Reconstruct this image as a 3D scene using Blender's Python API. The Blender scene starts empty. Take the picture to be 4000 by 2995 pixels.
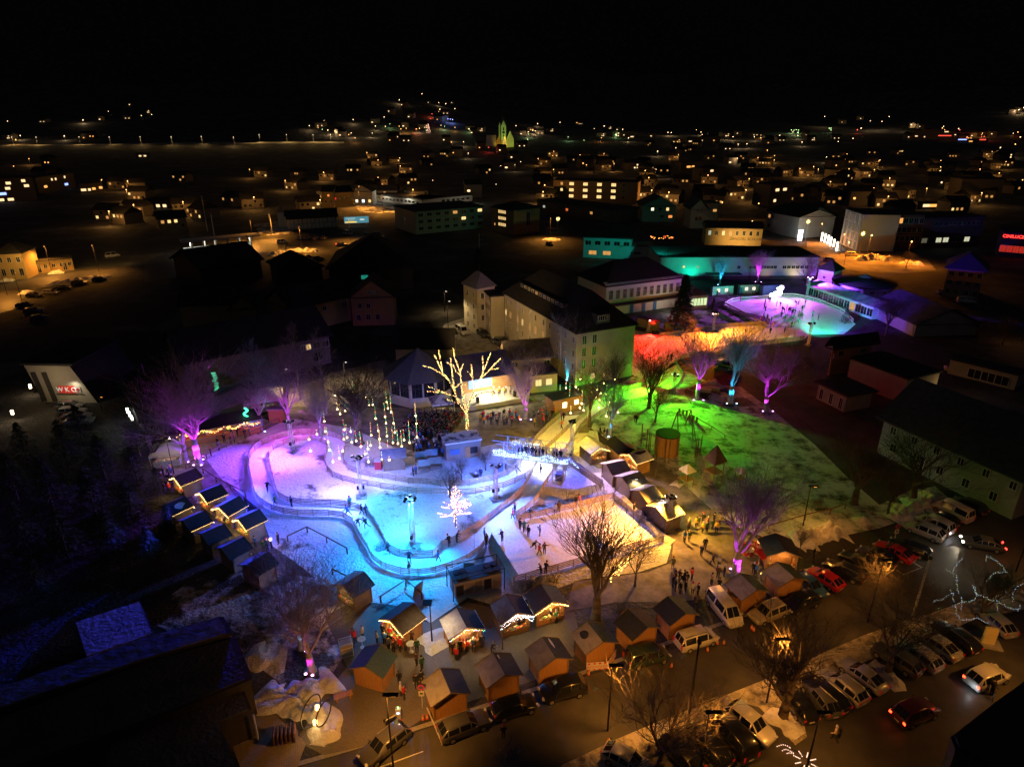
import bpy, bmesh, math, random
from mathutils import Vector, Matrix, noise
from math import sin, cos, pi, atan, atan2, tan, radians, hypot, sqrt
random.seed(7)
sc = bpy.context.scene
col = sc.collection
# ------------------------------------------------------------------ camera
H = 50.0; F = 2550.0; YH = 445.0
TH = atan((1497-YH)/F)
cd = bpy.data.cameras.new('camera'); cam = bpy.data.objects.new('camera', cd); col.objects.link(cam)
cam.location = (0, 0, H); cam.rotation_euler = (pi/2-TH, 0, 0)
cd.sensor_width = 36; cd.lens = 36*F/4000; cd.clip_start = 1; cd.clip_end = 20000
sc.camera = cam
# ------------------------------------------------------------------ night sky
w = bpy.data.worlds.new('World'); sc.world = w; w.use_nodes = True
wn = w.node_tree.nodes; wl = w.node_tree.links
sky = wn.new('ShaderNodeTexSky'); sky.sky_type = 'NISHITA'; sky.sun_disc = False
sky.sun_elevation = radians(-3); sky.sun_rotation = radians(200); sky.air_density = 1.2
wl.new(sky.outputs[0], wn['Background'].inputs[0]); wn['Background'].inputs[1].default_value = 0.15
sc.view_settings.view_transform = 'Standard'; sc.view_settings.look = 'None'
sc.view_settings.exposure = 0.3; sc.view_settings.gamma = 1
sc.cycles.use_denoising = True; sc.cycles.use_adaptive_sampling = False
sc.cycles.max_bounces = 4; sc.cycles.diffuse_bounces = 2; sc.cycles.glossy_bounces = 2
sc.cycles.sample_clamp_indirect = 3; sc.cycles.sample_clamp_direct = 0
sc.cycles.use_light_tree = True; sc.cycles.caustics_reflective = False
# ------------------------------------------------------------------ pixel -> world
CR = dict(K1=(850,1550,2.76),K2=(1600,1550,2.76),K3=(2200,1550,2.76),K4=(1900,1850,2.76),K5=(1300,2150,2.76),
 K6=(500,1600,2.3657),B1=(1900,2250,2.76),B2=(2600,1900,2.76),B3=(3200,1850,2.76),B4=(3200,2395,2.76),
 B5=(2400,2395,2.76),B6=(1500,2395,2.76),B7=(850,2100,1.85),B8=(0,2100,1.85),D1=(1700,900,2.366),D2=(2400,900,2.366),
 D3=(3200,900,1.656),D4=(1200,1250,2.76),D5=(500,1200,2.76),D6=(0,900,2.07),D7=(700,650,2.212),D8=(1950,1250,2.76),
 E1=(0,350,2.212),E2=(1000,350,2.212),E3=(2000,400,2.212),E4=(3000,400,2.212),E5=(3000,1300,2.208),E6=(100,1300,2.76),
 S=(0,0,1),O=(0,0,0.553))
def ray(c, x, y):
    ox, oy, s = CR[c]; u = (ox+x/s-2000)/F; v = (oy+y/s-1497)/F
    return Vector((u, cos(TH)-v*sin(TH), -sin(TH)-v*cos(TH)))
def G(c, x, y, z=0.0):
    d = ray(c, x, y); t = (z-H)/d.z
    return Vector((d.x*t, d.y*t, z))
def HT(c, x, yb, yt, z=0):
    a, b = ray(c, x, yb), ray(c, x, yt)
    ta = -a.z/a.y; tb = -b.z/b.y
    return (H-z)*(1-tb/ta)
def terr(x, y):
    d = hypot(x, y)
    if d < 800: return 0.0
    z = (d-800)*0.02
    z += 75*math.exp(-((x+330)/300)**2-((y-1450)/380)**2)
    z += 60*math.exp(-((x+900)/260)**2-((y-1500)/300)**2)
    if d > 1700: z += (d-1700)*0.10
    if d > 3000: z += (d-3000)*0.25
    return z
def GT(c, x, y):
    r = ray(c, x, y); n = r/hypot(r.x, r.y); d = 300.0
    while d < 4500:
        p = n*d
        if H+p.z <= terr(p.x, p.y): break
        d += 8
    return Vector((p.x, p.y, terr(p.x, p.y)))
# ------------------------------------------------------------------ materials
MT = {}
def mat(name, c, rough=.8, met=0, n=0, ns=5, c2=None, bump=0, emit=None, es=1, spec=.5, thr=None, coat=0, dist=0):
    if name in MT: return MT[name]
    m = bpy.data.materials.new(name); m.use_nodes = True; nt = m.node_tree; b = nt.nodes['Principled BSDF']
    b.inputs['Base Color'].default_value = (*c, 1); b.inputs['Roughness'].default_value = rough
    b.inputs['Metallic'].default_value = met; b.inputs['Specular IOR Level'].default_value = spec
    if coat: b.inputs['Coat Weight'].default_value = coat; b.inputs['Coat Roughness'].default_value = .08
    if n or c2 or bump:
        tc = nt.nodes.new('ShaderNodeTexCoord'); nz = nt.nodes.new('ShaderNodeTexNoise')
        nz.inputs['Scale'].default_value = ns; nz.inputs['Detail'].default_value = 6; nz.inputs['Distortion'].default_value = dist; nz.inputs['Roughness'].default_value = .62
        nt.links.new(tc.outputs['Object'], nz.inputs['Vector'])
        r = nt.nodes.new('ShaderNodeValToRGB')
        lo, hi = thr or (.35, .65)
        r.color_ramp.elements[0].position = lo; r.color_ramp.elements[1].position = hi
        k = c2 or tuple(v*(1-n) for v in c)
        r.color_ramp.elements[0].color = (*k, 1); r.color_ramp.elements[1].color = (*c, 1)
        nt.links.new(nz.outputs['Fac'], r.inputs[0]); nt.links.new(r.outputs[0], b.inputs['Base Color'])
        if bump:
            n2 = nt.nodes.new('ShaderNodeTexNoise'); n2.inputs['Scale'].default_value = ns*1.7; n2.inputs['Detail'].default_value = 5
            nt.links.new(tc.outputs['Object'], n2.inputs['Vector'])
            bp = nt.nodes.new('ShaderNodeBump'); bp.inputs['Distance'].default_value = bump; bp.inputs['Strength'].default_value = 1
            nt.links.new(n2.outputs['Fac'], bp.inputs['Height']); nt.links.new(bp.outputs[0], b.inputs['Normal'])
    if emit:
        m.cycles.emission_sampling = 'NONE'; b.inputs['Emission Color'].default_value = (*emit, 1); b.inputs['Emission Strength'].default_value = es
    MT[name] = m; return m
def glow(name, c, s): return mat(name, (.02, .02, .02), .5, emit=c, es=s)
def planks(name, c, c2, sx=(6, .3, .3), rough=.75):
    if name in MT: return MT[name]
    m = bpy.data.materials.new(name); m.use_nodes = True; nt = m.node_tree; b = nt.nodes['Principled BSDF']; b.inputs['Roughness'].default_value = rough
    tc = nt.nodes.new('ShaderNodeTexCoord'); mp = nt.nodes.new('ShaderNodeMapping'); mp.inputs['Scale'].default_value = sx
    nz = nt.nodes.new('ShaderNodeTexNoise'); nz.inputs['Scale'].default_value = 3; nz.inputs['Detail'].default_value = 4
    wv = nt.nodes.new('ShaderNodeTexWave'); wv.bands_direction = 'Z'; wv.inputs['Scale'].default_value = 2.2; wv.inputs['Distortion'].default_value = .4
    r = nt.nodes.new('ShaderNodeValToRGB'); r.color_ramp.elements[0].position = .3; r.color_ramp.elements[1].position = .7
    r.color_ramp.elements[0].color = (*c2, 1); r.color_ramp.elements[1].color = (*c, 1)
    r2 = nt.nodes.new('ShaderNodeValToRGB'); r2.color_ramp.elements[0].position = 0; r2.color_ramp.elements[1].position = .12
    r2.color_ramp.elements[0].color = (.35, .35, .35, 1); r2.color_ramp.elements[1].color = (1, 1, 1, 1)
    mx = nt.nodes.new('ShaderNodeMix'); mx.data_type = 'RGBA'; mx.blend_type = 'MULTIPLY'; mx.inputs[0].default_value = 1
    L = nt.links.new
    L(tc.outputs['Object'], mp.inputs[0]); L(mp.outputs[0], nz.inputs['Vector']); L(tc.outputs['Object'], wv.inputs['Vector'])
    L(nz.outputs['Fac'], r.inputs[0]); L(wv.outputs['Fac'], r2.inputs[0]); L(r.outputs[0], mx.inputs[6]); L(r2.outputs[0], mx.inputs[7])
    L(mx.outputs[2], b.inputs['Base Color']); MT[name] = m; return m
def snow_mat(name, white, dirt, scale, lo, hi, bump=.25, small=3.0):
    """snow with large bare patches (low noise) and footprints / lumps in the bump"""
    m = bpy.data.materials.new(name); m.use_nodes = True; nt = m.node_tree; b = nt.nodes['Principled BSDF']
    b.inputs['Roughness'].default_value = .85; L = nt.links.new
    tc = nt.nodes.new('ShaderNodeTexCoord')
    n1 = nt.nodes.new('ShaderNodeTexNoise'); n1.inputs['Scale'].default_value = scale; n1.inputs['Detail'].default_value = 9; n1.inputs['Roughness'].default_value = .68
    n2 = nt.nodes.new('ShaderNodeTexNoise'); n2.inputs['Scale'].default_value = small; n2.inputs['Detail'].default_value = 4
    vo = nt.nodes.new('ShaderNodeTexVoronoi'); vo.inputs['Scale'].default_value = 1.9; vo.feature = 'SMOOTH_F1'
    for q in (n1, n2, vo): L(tc.outputs['Object'], q.inputs['Vector'])
    r = nt.nodes.new('ShaderNodeValToRGB'); e = r.color_ramp.elements
    e[0].position = lo; e[1].position = hi; e[0].color = (*dirt, 1); e[1].color = (*white, 1)
    n3 = nt.nodes.new('ShaderNodeTexNoise'); n3.inputs['Scale'].default_value = 2.1; n3.inputs['Detail'].default_value = 8; n3.inputs['Roughness'].default_value = .75; L(tc.outputs['Object'], n3.inputs['Vector'])
    r3 = nt.nodes.new('ShaderNodeValToRGB'); q = r3.color_ramp.elements; q[0].position = .32; q[1].position = .45; q[0].color = (.52,.51,.50,1); q[1].color = (1,1,1,1); L(n3.outputs['Fac'], r3.inputs[0])
    mx = nt.nodes.new('ShaderNodeMix'); mx.data_type = 'RGBA'; mx.blend_type = 'MULTIPLY'; mx.inputs[0].default_value = 1; L(r.outputs[0], mx.inputs[6]); L(r3.outputs[0], mx.inputs[7])
    L(n1.outputs['Fac'], r.inputs[0]); L(mx.outputs[2], b.inputs['Base Color'])
    ad = nt.nodes.new('ShaderNodeMath'); ad.operation = 'ADD'; L(n2.outputs['Fac'], ad.inputs[0])
    ml = nt.nodes.new('ShaderNodeMath'); ml.operation = 'MULTIPLY'; ml.inputs[1].default_value = .5; L(vo.outputs['Distance'], ml.inputs[0]); L(ml.outputs[0], ad.inputs[1])
    bp = nt.nodes.new('ShaderNodeBump'); bp.inputs['Distance'].default_value = bump; L(ad.outputs[0], bp.inputs['Height']); L(bp.outputs[0], b.inputs['Normal'])
    MT[name] = m; return m
def paver_mat(name, c, c2, mort, scale=2.2):
    m = bpy.data.materials.new(name); m.use_nodes = True; nt = m.node_tree; b = nt.nodes['Principled BSDF']; b.inputs['Roughness'].default_value = .75
    tc = nt.nodes.new('ShaderNodeTexCoord'); br = nt.nodes.new('ShaderNodeTexBrick'); br.inputs['Scale'].default_value = scale
    br.inputs['Color1'].default_value = (*c, 1); br.inputs['Color2'].default_value = (*c2, 1); br.inputs['Mortar'].default_value = (*mort, 1); br.inputs['Mortar Size'].default_value = .03
    mp = nt.nodes.new('ShaderNodeMapping'); mp.inputs['Rotation'].default_value = (0, 0, .5)
    nt.links.new(tc.outputs['Object'], mp.inputs[0]); nt.links.new(mp.outputs[0], br.inputs['Vector']); nt.links.new(br.outputs[0], b.inputs['Base Color'])
    MT[name] = m; return m
def objcol(name, rough=.8):
    m = bpy.data.materials.new(name); m.use_nodes = True; nt = m.node_tree
    oi = nt.nodes.new('ShaderNodeObjectInfo'); nt.links.new(oi.outputs['Color'], nt.nodes['Principled BSDF'].inputs['Base Color'])
    nt.nodes['Principled BSDF'].inputs['Roughness'].default_value = rough; MT[name] = m; return m
# ------------------------------------------------------------------ mesh helpers
class MB:
    def __init__(s): s.v = []; s.f = []; s.m = []; s.i = 0
    def mi(s, i): s.i = i; return s
    def face(s, pts):
        n = len(s.v); s.v += [tuple(p) for p in pts]; s.f.append(tuple(range(n, n+len(pts)))); s.m.append(s.i); return s
    def box(s, c, d, rz=0, rx=0, ry=0):
        M = Matrix.Translation(c) @ Matrix.Rotation(rz, 4, 'Z') @ Matrix.Rotation(ry, 4, 'Y') @ Matrix.Rotation(rx, 4, 'X')
        n = len(s.v); x, y, z = d[0]/2, d[1]/2, d[2]/2
        for a in ((-x,-y,-z),(x,-y,-z),(x,y,-z),(-x,y,-z),(-x,-y,z),(x,-y,z),(x,y,z),(-x,y,z)): s.v.append(tuple(M @ Vector(a)))
        for q in ((0,3,2,1),(4,5,6,7),(0,1,5,4),(1,2,6,5),(2,3,7,6),(3,0,4,7)): s.f.append(tuple(n+k for k in q)); s.m.append(s.i)
        return s
    def tube(s, a, b, r0, r1=None, n=6, cap=True):
        a = Vector(a); b = Vector(b); r1 = r0 if r1 is None else r1
        d = b-a
        if d.length < 1e-6: return s
        d.normalize(); u = d.orthogonal().normalized(); w = d.cross(u); k = len(s.v)
        for p, r in ((a, r0), (b, r1)):
            for j in range(n): t = 2*pi*j/n; s.v.append(tuple(p+u*(r*cos(t))+w*(r*sin(t))))
        for j in range(n): s.f.append((k+j, k+(j+1) % n, k+n+(j+1) % n, k+n+j)); s.m.append(s.i)
        if cap: s.f.append(tuple(k+n+j for j in range(n))); s.m.append(s.i); s.f.append(tuple(k+n-1-j for j in range(n))); s.m.append(s.i)
        return s
    def ball(s, c, r, n=6, sq=1):
        c = Vector(c); k = len(s.v); rings = max(3, n//2)
        s.v.append((c.x, c.y, c.z+r*sq))
        for i in range(1, rings):
            p = pi*i/rings
            for j in range(n): t = 2*pi*j/n; s.v.append((c.x+r*sin(p)*cos(t), c.y+r*sin(p)*sin(t), c.z+r*cos(p)*sq))
        s.v.append((c.x, c.y, c.z-r*sq)); e = len(s.v)-1
        for j in range(n): s.f.append((k, k+1+j, k+1+(j+1) % n)); s.m.append(s.i)
        for i in range(rings-2):
            for j in range(n): a = k+1+i*n; s.f.append((a+j, a+n+j, a+n+(j+1) % n, a+(j+1) % n)); s.m.append(s.i)
        a = k+1+(rings-2)*n
        for j in range(n): s.f.append((a+j, e, a+(j+1) % n)); s.m.append(s.i)
        return s
    def prism(s, poly, z0, z1):
        n = len(poly); a = sum(poly[i][0]*poly[(i+1) % n][1]-poly[(i+1) % n][0]*poly[i][1] for i in range(n))
        if a < 0: poly = poly[::-1]
        s.face([(p[0], p[1], z1) for p in poly]); s.face([(p[0], p[1], z0) for p in poly[::-1]])
        for i in range(n): p, q = poly[i], poly[(i+1) % n]; s.face([(p[0],p[1],z0),(q[0],q[1],z0),(q[0],q[1],z1),(p[0],p[1],z1)])
        return s
    def mesh(s, name, mats, smooth=False):
        me = bpy.data.meshes.new(name); me.from_pydata(s.v, [], s.f)
        for q in (mats if isinstance(mats, (list, tuple)) else [mats]): me.materials.append(q)
        me.polygons.foreach_set('material_index', s.m)
        if smooth: me.polygons.foreach_set('use_smooth', [True]*len(s.f))
        me.update(); return me
    def build(s, name, mats, parent=None, loc=(0,0,0), rz=0, smooth=False):
        return obj(name, s.mesh(name, mats, smooth), parent, loc, rz)
def obj(name, data, parent=None, loc=(0,0,0), rz=0):
    o = bpy.data.objects.new(name, data); col.objects.link(o); o.location = loc; o.rotation_euler = (0, 0, rz)
    if parent: o.parent = parent
    return o
def tag(o, label=None, cat=None, group=None, kind=None):
    if label: o['label'] = label
    if cat: o['category'] = cat
    if group: o['group'] = group
    if kind: o['kind'] = kind
    return o
def thing(name, label, cat, loc=(0,0,0), rz=0, group=None):
    return tag(obj(name, None, None, loc, rz), label, cat, group)
KIDS = {}
def copy_tree(o, parent=None):
    if not KIDS or o.name not in KIDS: KIDS[o.name] = [c for c in col.objects if c.parent == o]
    c = o.copy(); col.objects.link(c); c.parent = parent
    if parent is None and 'label' in c: pass
    for ch in KIDS[o.name]: copy_tree(ch, c)
    return c
def struct(name, mb, m, smooth=False): return tag(mb.build(name, m, smooth=smooth), kind='structure')
def sheet(name, pts, m, z, kind='structure'):
    s = MB(); a = sum(pts[i][0]*pts[(i+1) % len(pts)][1]-pts[(i+1) % len(pts)][0]*pts[i][1] for i in range(len(pts)))
    if a < 0: pts = pts[::-1]
    s.face([(p[0], p[1], z) for p in pts]); return tag(s.build(name, m), kind=kind)
def poly(c, *xy): return [G(c, xy[i], xy[i+1]) for i in range(0, len(xy), 2)]
def lamp(kind, loc, color, power, parent=None, size=.15, aim=None, cone=1.6, blend=.6):
    l = bpy.data.lights.new('light', kind); l.color = color; l.energy = power*(.32 if kind == 'SPOT' else .7)
    if kind == 'AREA': l.size = size
    else: l.shadow_soft_size = size
    if kind == 'SPOT': l.spot_size = cone; l.spot_blend = blend
    o = bpy.data.objects.new('light', l); col.objects.link(o); o.location = loc
    if aim is not None:
        o.rotation_euler = (Vector(aim)-Vector(loc)).to_track_quat('-Z', 'Y').to_euler()
    if parent:
        o.parent = parent
        o.matrix_parent_inverse = (Matrix.Translation(parent.location) @ Matrix.Rotation(parent.rotation_euler.z, 4, 'Z')).inverted()
    return o
def smooth_line(pts, step):
    """Catmull-Rom resample, equal steps"""
    P = [Vector((p[0], p[1], 0)) for p in pts]; out = []
    Q = [P[0]*2-P[1]]+P+[P[-1]*2-P[-2]]
    for i in range(1, len(Q)-2):
        for k in range(12):
            t = k/12; a, b, c, d = Q[i-1:i+3]
            out.append(.5*((2*b)+(c-a)*t+(2*a-5*b+4*c-d)*t*t+(3*b-a-3*c+d)*t**3))
    out.append(P[-1]); res = [out[0]]; acc = 0
    for a, b in zip(out, out[1:]):
        L = (b-a).length
        while acc+L >= step:
            t = (step-acc)/L; a = a+(b-a)*t; L = (b-a).length; acc = 0; res.append(a.copy())
            if L < 1e-6: break
        acc += L
    if (res[-1]-P[-1]).length > .3*step: res.append(P[-1])
    else: res[-1] = P[-1]
    return res
# ------------------------------------------------------------------ shared materials
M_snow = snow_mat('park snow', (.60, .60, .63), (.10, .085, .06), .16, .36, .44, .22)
M_snowp = snow_mat('patchy snow', (.62, .62, .64), (.055, .05, .035), .22, .46, .56, .3)
M_lawn = snow_mat('snowy lawn', (.70, .70, .70), (.06, .065, .04), .35, .38, .54, .3, 5)
M_gnd = snow_mat('open ground', (.11, .11, .115), (.035, .033, .03), .05, .50, .62, .2)
M_bank = mat('snow bank', (.68, .67, .66), .9, c2=(.48, .45, .41), ns=2.6, bump=.12, thr=(.30, .5))
M_ice = mat('track ice', (.90, .91, .93), .55, c2=(.66, .68, .73), ns=.8, bump=.01, thr=(.34, .6), dist=5)
M_asph = mat('wet asphalt', (.075, .07, .066), .55, c2=(.045, .043, .042), ns=.4, bump=.012)
M_path = mat('trodden path', (.30, .27, .23), .8, c2=(.11, .095, .08), ns=.5, bump=.05)
M_pave = paver_mat('paving stones', (.19, .17, .15), (.15, .135, .12), (.08, .07, .06))
M_kerb = mat('kerb stone', (.30, .29, .27), .8, n=.3, ns=3)
M_white = mat('white paint line', (.6, .6, .58), .7, n=.4, ns=6)
M_wood = planks('larch boards', (.52, .27, .09), (.34, .17, .06))
M_wood2 = planks('grey boards', (.30, .25, .20), (.19, .16, .13))
M_rail = mat('fence boards', (.55, .45, .36), .8, n=.45, ns=2.5)
M_pole = mat('turned poles', (.22, .15, .09), .85, n=.4, ns=2)
M_felt = mat('roofing felt', (.030, .038, .050), .85, n=.35, ns=2.5)
M_felt2 = mat('green roofing felt', (.05, .085, .08), .85, n=.4, ns=2.5)
M_feltb = mat('brown roofing felt', (.06, .045, .038), .85, n=.4, ns=2.5)
M_frost = mat('frosted felt', (.32, .31, .30), .9, c2=(.22, .21, .21), ns=1.4)
M_rsnow = mat('roof snow', (.72, .72, .72), .9, c2=(.5, .5, .5), ns=2, bump=.1)
M_steel = mat('galvanised steel', (.55, .56, .58), .5, met=.3)
M_alu = mat('aluminium truss', (.75, .76, .78), .5, met=.15)
M_black = mat('black housing', (.015, .015, .016), .5)
M_conc = mat('concrete', (.34, .33, .31), .85, n=.3, ns=1.5)
M_bark = mat('bark', (.13, .10, .075), .9, n=.5, ns=6)
M_bark2 = mat('pale bark', (.34, .31, .29), .85, c2=(.10, .09, .08), ns=7)
M_roofd = mat('dark roof tiles', (.035, .032, .032), .8, n=.4, ns=1.2)
M_glassd = mat('dark window pane', (.02, .022, .026), .12, spec=.8)
M_glassl = glow('lit warm window', (1, .66, .24), 1.1)
M_glassl2 = glow('lit amber window', (1, .46, .12), .55)
M_glassw = glow('lit white window', (1, .85, .55), 1.4)
M_frame = mat('window frame', (.55, .54, .50), .6)
M_tile = paver_mat('tiles with snow lines', (.075, .066, .07), (.05, .045, .05), (.30, .30, .33), 1.5)
# ================================================================== GROUND
g = MB(); RR = [0,30,60,100,150,220,300,400,520,660,800]+[800+k*70 for k in range(1,32)]+[3300,3700,4200,4800,5600,7000,9000]
NA = 96
for r in RR:
    for j in range(NA): a = 2*pi*j/NA; x, y = r*cos(a), r*sin(a); g.v.append((x, y, terr(x, y)+(noise.noise(Vector((x, y, 0))*.002)*.12*(r-1500) if r > 1500 else 0)))
for i in range(len(RR)-1):
    for j in range(NA): g.f.append((i*NA+j, (i+1)*NA+j, (i+1)*NA+(j+1) % NA, i*NA+(j+1) % NA)); g.m.append(0)
struct('ground', g, M_gnd, True)
park = poly('O', 400,1010, 470,950, 560,935, 620,905, 700,900, 760,925, 850,962, 950,985, 1060,955, 1200,925, 1290,930, 1300,985, 1330,1050, 1420,1140, 1450,1180,
   1440,1215, 1380,1235, 1260,1250, 1150,1290, 1080,1310, 1010,1290, 930,1345, 880,1310, 800,1300, 745,1290, 690,1255, 640,1215, 590,1180, 560,1100, 490,1040)
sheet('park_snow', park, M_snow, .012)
sheet('snowy_strip', poly('O', 300,1330, 420,1250, 560,1230, 700,1250, 780,1330, 740,1420, 700,1480, 640,1500, 560,1440, 480,1390, 380,1370), M_snowp, .008)
lawn = poly('O', 1240,900, 1300,850, 1390,800, 1480,800, 1540,830, 1600,835, 1680,895, 1760,960, 1830,1030, 1900,1090, 1960,1060, 2020,1050, 2060,1085, 1990,1110, 1900,1140,
   1830,1155, 1760,1180, 1690,1175, 1600,1140, 1500,1080, 1420,1010, 1330,960)
sheet('lawn_snow', lawn, M_lawn, .012)
sheet('path', poly('O', 1300,985, 1360,960, 1440,1010, 1520,1085, 1600,1150, 1700,1185, 1560,1290, 1440,1300, 1330,1300, 1220,1320, 1240,1255, 1400,1235, 1450,1215, 1455,1170, 1400,1100, 1340,1040), M_path, .02)
sheet('plaza_paving', poly('O', 700,1330, 760,1300, 830,1320, 930,1345, 1010,1300, 1100,1320, 1240,1320, 1260,1400, 1180,1460, 1060,1500, 930,1540, 840,1600, 700,1630, 640,1600, 700,1500, 750,1440), M_pave, .016)
sheet('stage_plaza', poly('O', 560,900, 640,870, 760,880, 880,880, 1000,880, 1100,860, 1180,850, 1250,870, 1290,900, 1270,935, 1180,935, 1060,960, 960,985, 850,965, 760,925, 640,905), M_path, .016)
sheet('market_lane', poly('O', 330,960, 420,940, 560,900, 600,915, 500,960, 440,985, 500,1060, 570,1150, 560,1170, 520,1170, 480,1130, 400,1060, 350,1020), M_path, .022)
# street in front, verge with snow, car park behind it
sheet('road', poly('O', 500,1700, 900,1580, 1200,1480, 1460,1400, 1700,1310, 1860,1230, 1990,1150, 2090,1070, 2260,960, 2260,1290, 2100,1330, 1900,1390, 1700,1470, 1450,1590, 1200,1660, 1100,1700), M_asph, .006)
kerb = smooth_line(poly('O', 560,1672, 760,1615, 960,1552, 1200,1472, 1430,1392, 1640,1315, 1800,1250, 1900,1205), 1.5)
k = MB()
for a, b in zip(kerb, kerb[1:]):
    d = (b-a).normalized(); nrm = Vector((-d.y, d.x, 0))*.22
    k.face([(a.x-nrm.x, a.y-nrm.y, .012), (b.x-nrm.x, b.y-nrm.y, .012), (b.x+nrm.x, b.y+nrm.y, .012), (a.x+nrm.x, a.y+nrm.y, .012)])
struct('kerb_strip', k, M_kerb)
sheet('verge_snow', poly('B5', -600,1650, 0,1365, 220,1270, 700,1070, 900,1010, 1250,860, 1750,660, 2208,440, 2700,230, 3200,60, 3700,-100, 4400,-260, 4500,-60, 3900,60, 3300,300, 2700,520, 2150,760, 1950,850, 2000,1000, 2075,1330, 1950,1420, 1700,1150, 1560,1010, 1380,960, 1100,1060, 860,1190, 560,1330, 200,1560, -200,1750), snow_mat('verge snow mat', (.55,.5,.42), (.10,.085,.06), .45, .38, .56, .35), .03)
sheet('car_park', poly('B5', -200,1760, 560,1345, 1400,975, 2000,1000, 2150,770, 4500,-50, 4500,2400, -200,2400), M_asph, .0045)
for q in (poly('B6', 455,1015, 625,1415, 640,1412, 470,1010), poly('B6', 620,1420, 1015,1290, 1010,1262, 990,1262, 1000,1280, 618,1405),
          poly('B3', 830,1040, 905,1092, 1115,1008, 1000,938, 1000,950, 1095,1008, 905,1080, 838,1032), poly('B3', 0,1030, 60,1000, 60,1010, 0,1042),
          poly('B6', -50,1650, 420,1480, 425,1488, -40,1662)):
    sheet('bay_marking', q, M_white, .018)
for (x, y) in ((700,1395), (960,1290), (1180,1215), (1690,1035), (2120,870)): sheet('blue_marking', poly('B1', x-26,y-14, x+30,y-26, x+34,y-10, x+2,y+2, x-10,y+22, x-30,y+18), mat('faded blue paint', (.10,.16,.28), .8, n=.6, ns=6), .017)
sheet('courtyard', poly('O', 930,760, 960,700, 1020,680, 1060,740, 1200,800, 1190,830, 1000,790), M_path, .01)
sheet('side_lane', poly('O', 1540,800, 1600,805, 1700,880, 1850,1000, 2000,1080, 2080,1040, 2000,1000, 1900,900, 1760,800, 1640,700, 1500,700), mat('muddy lane', (.13,.10,.08), .85, c2=(.07,.055,.045), ns=.4), .008)
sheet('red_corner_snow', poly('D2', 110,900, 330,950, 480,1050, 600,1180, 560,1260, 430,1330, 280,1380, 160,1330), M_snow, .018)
# ---- ice track, fences
F1 = ('K1', 2600,1010, 2208,955, 2060,930, 1930,905, 1800,882, 1690,866, 1560,842, 1450,810, 1390,765, 1358,700, 1362,640, 1382,570, 1375,505, 1300,450, 1150,412, 980,400, 850,405, 720,432, 590,472, 480,518, 400,582, 348,655,
      335,740, 345,830, 375,950, 405,1070, 470,1150, 570,1215, 700,1258, 840,1278, 1000,1282, 1160,1284, 1320,1296, 1430,1335, 1480,1420, 1540,1530, 1620,1656)
F2 = ('K1', 2208,1045, 2050,1030, 1910,1008, 1780,988, 1640,962, 1510,942, 1380,912, 1270,876, 1200,820, 1168,740, 1166,660, 1185,580, 1180,525, 1100,484, 980,470, 850,480, 760,502, 660,535, 575,590, 550,660,
      575,800, 610,950, 650,1060, 700,1120, 830,1152, 955,1166, 1115,1168, 1270,1174, 1420,1190, 1540,1225, 1640,1295, 1700,1385, 1770,1515, 1835,1645)
def px(c, t): ox, oy, s = CR[c]; return [(ox+t[i]/s, oy+t[i+1]/s) for i in range(0, len(t), 2)]
f1 = px('K1', F1[1:])[2:] ; f2 = px('K1', F2[1:])
north = px('K2', (1240,645, 1170,745, 1100,815, 990,872, 860,907, 720,938, 575,962, 430,966, 280,956, 135,935))       # upper fence, bridge -> left
f1 = f1[0:]
outer = north+f1+px('K5', (440,122, 570,205, 735,255, 915,268, 1100,245, 1270,195, 1420,130, 1540,62))+px('K2', (845,1560))
inner_up = px('K2', (1325,815, 1240,880, 1135,932, 1010,980, 870,1012, 730,1042, 600,1054, 440,1054, 280,1050, 125,1046))
inner = inner_up+f2[1:]+px('K5', (680,45, 830,68, 1005,74, 1130,48))+px('K2', (350,1622, 500,1560, 690,1450, 840,1330, 1030,1190, 1200,1050, 1250,960, 1300,870))
W = lambda ps: [G('S', *p) for p in ps]
outerW = smooth_line(W(outer), 1.0); innerW = smooth_line(W(inner), 1.0)
right_lane = px('K2', (1575,700, 1530,850, 1450,965, 1400,1080, 1330,1165, 1240,1235, 1145,1300))
rightW = smooth_line(W(right_lane), 1.0)
rink_top = px('K4', (330,512, 530,474, 700,434, 870,392, 1100,335, 1362,268)); rink_right = px('K4', (1362,268, 1640,505, 1900,738)); rink_bot = px('K4', (1900,738, 1460,850, 1100,945, 740,1050, 292,1180))
rink_left = px('K4', (292,1180, 150,940, 20,720))
sheet('track_ice', outerW+W(rink_left[::-1])[1:-1]+W(rink_bot[::-1])+W(rink_right[::-1])[1:]+W(rink_top[::-1])[1:-1]+rightW[::-1], M_ice, .03)
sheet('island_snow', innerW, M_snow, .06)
laneA = px('K2', (1240,645, 1380,450, 1500,330, 1640,205)); laneD = px('K2', (1400,660, 1590,470, 1700,360, 1790,280, 1900,205)); laneB = px('K2', (1575,700, 1680,590, 1760,470, 1850,330, 1915,275))
sheet('upper_ice', W(laneA+[px('K2', (1900,190))[0]]+laneB[::-1]), M_ice, .034)
gA = px('D8', (935,1005, 1060,880, 1200,800, 1400,755, 1590,700, 1640,640, 1640,560, 1640,470, 1560,420, 1500,330)) ; gB = px('D8', (960,1120, 1100,1020, 1240,950, 1500,890, 1680,850, 1850,790, 1950,690, 1975,600, 1920,520, 1900,440))
oA = px('D2', (300,1080, 420,985, 600,960, 800,930, 1000,895, 1280,880, 1430,870)); oB = px('D2', (560,1230, 640,1180, 800,1150, 980,1110, 1200,1075, 1500,1040, 1750,1010))
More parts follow.
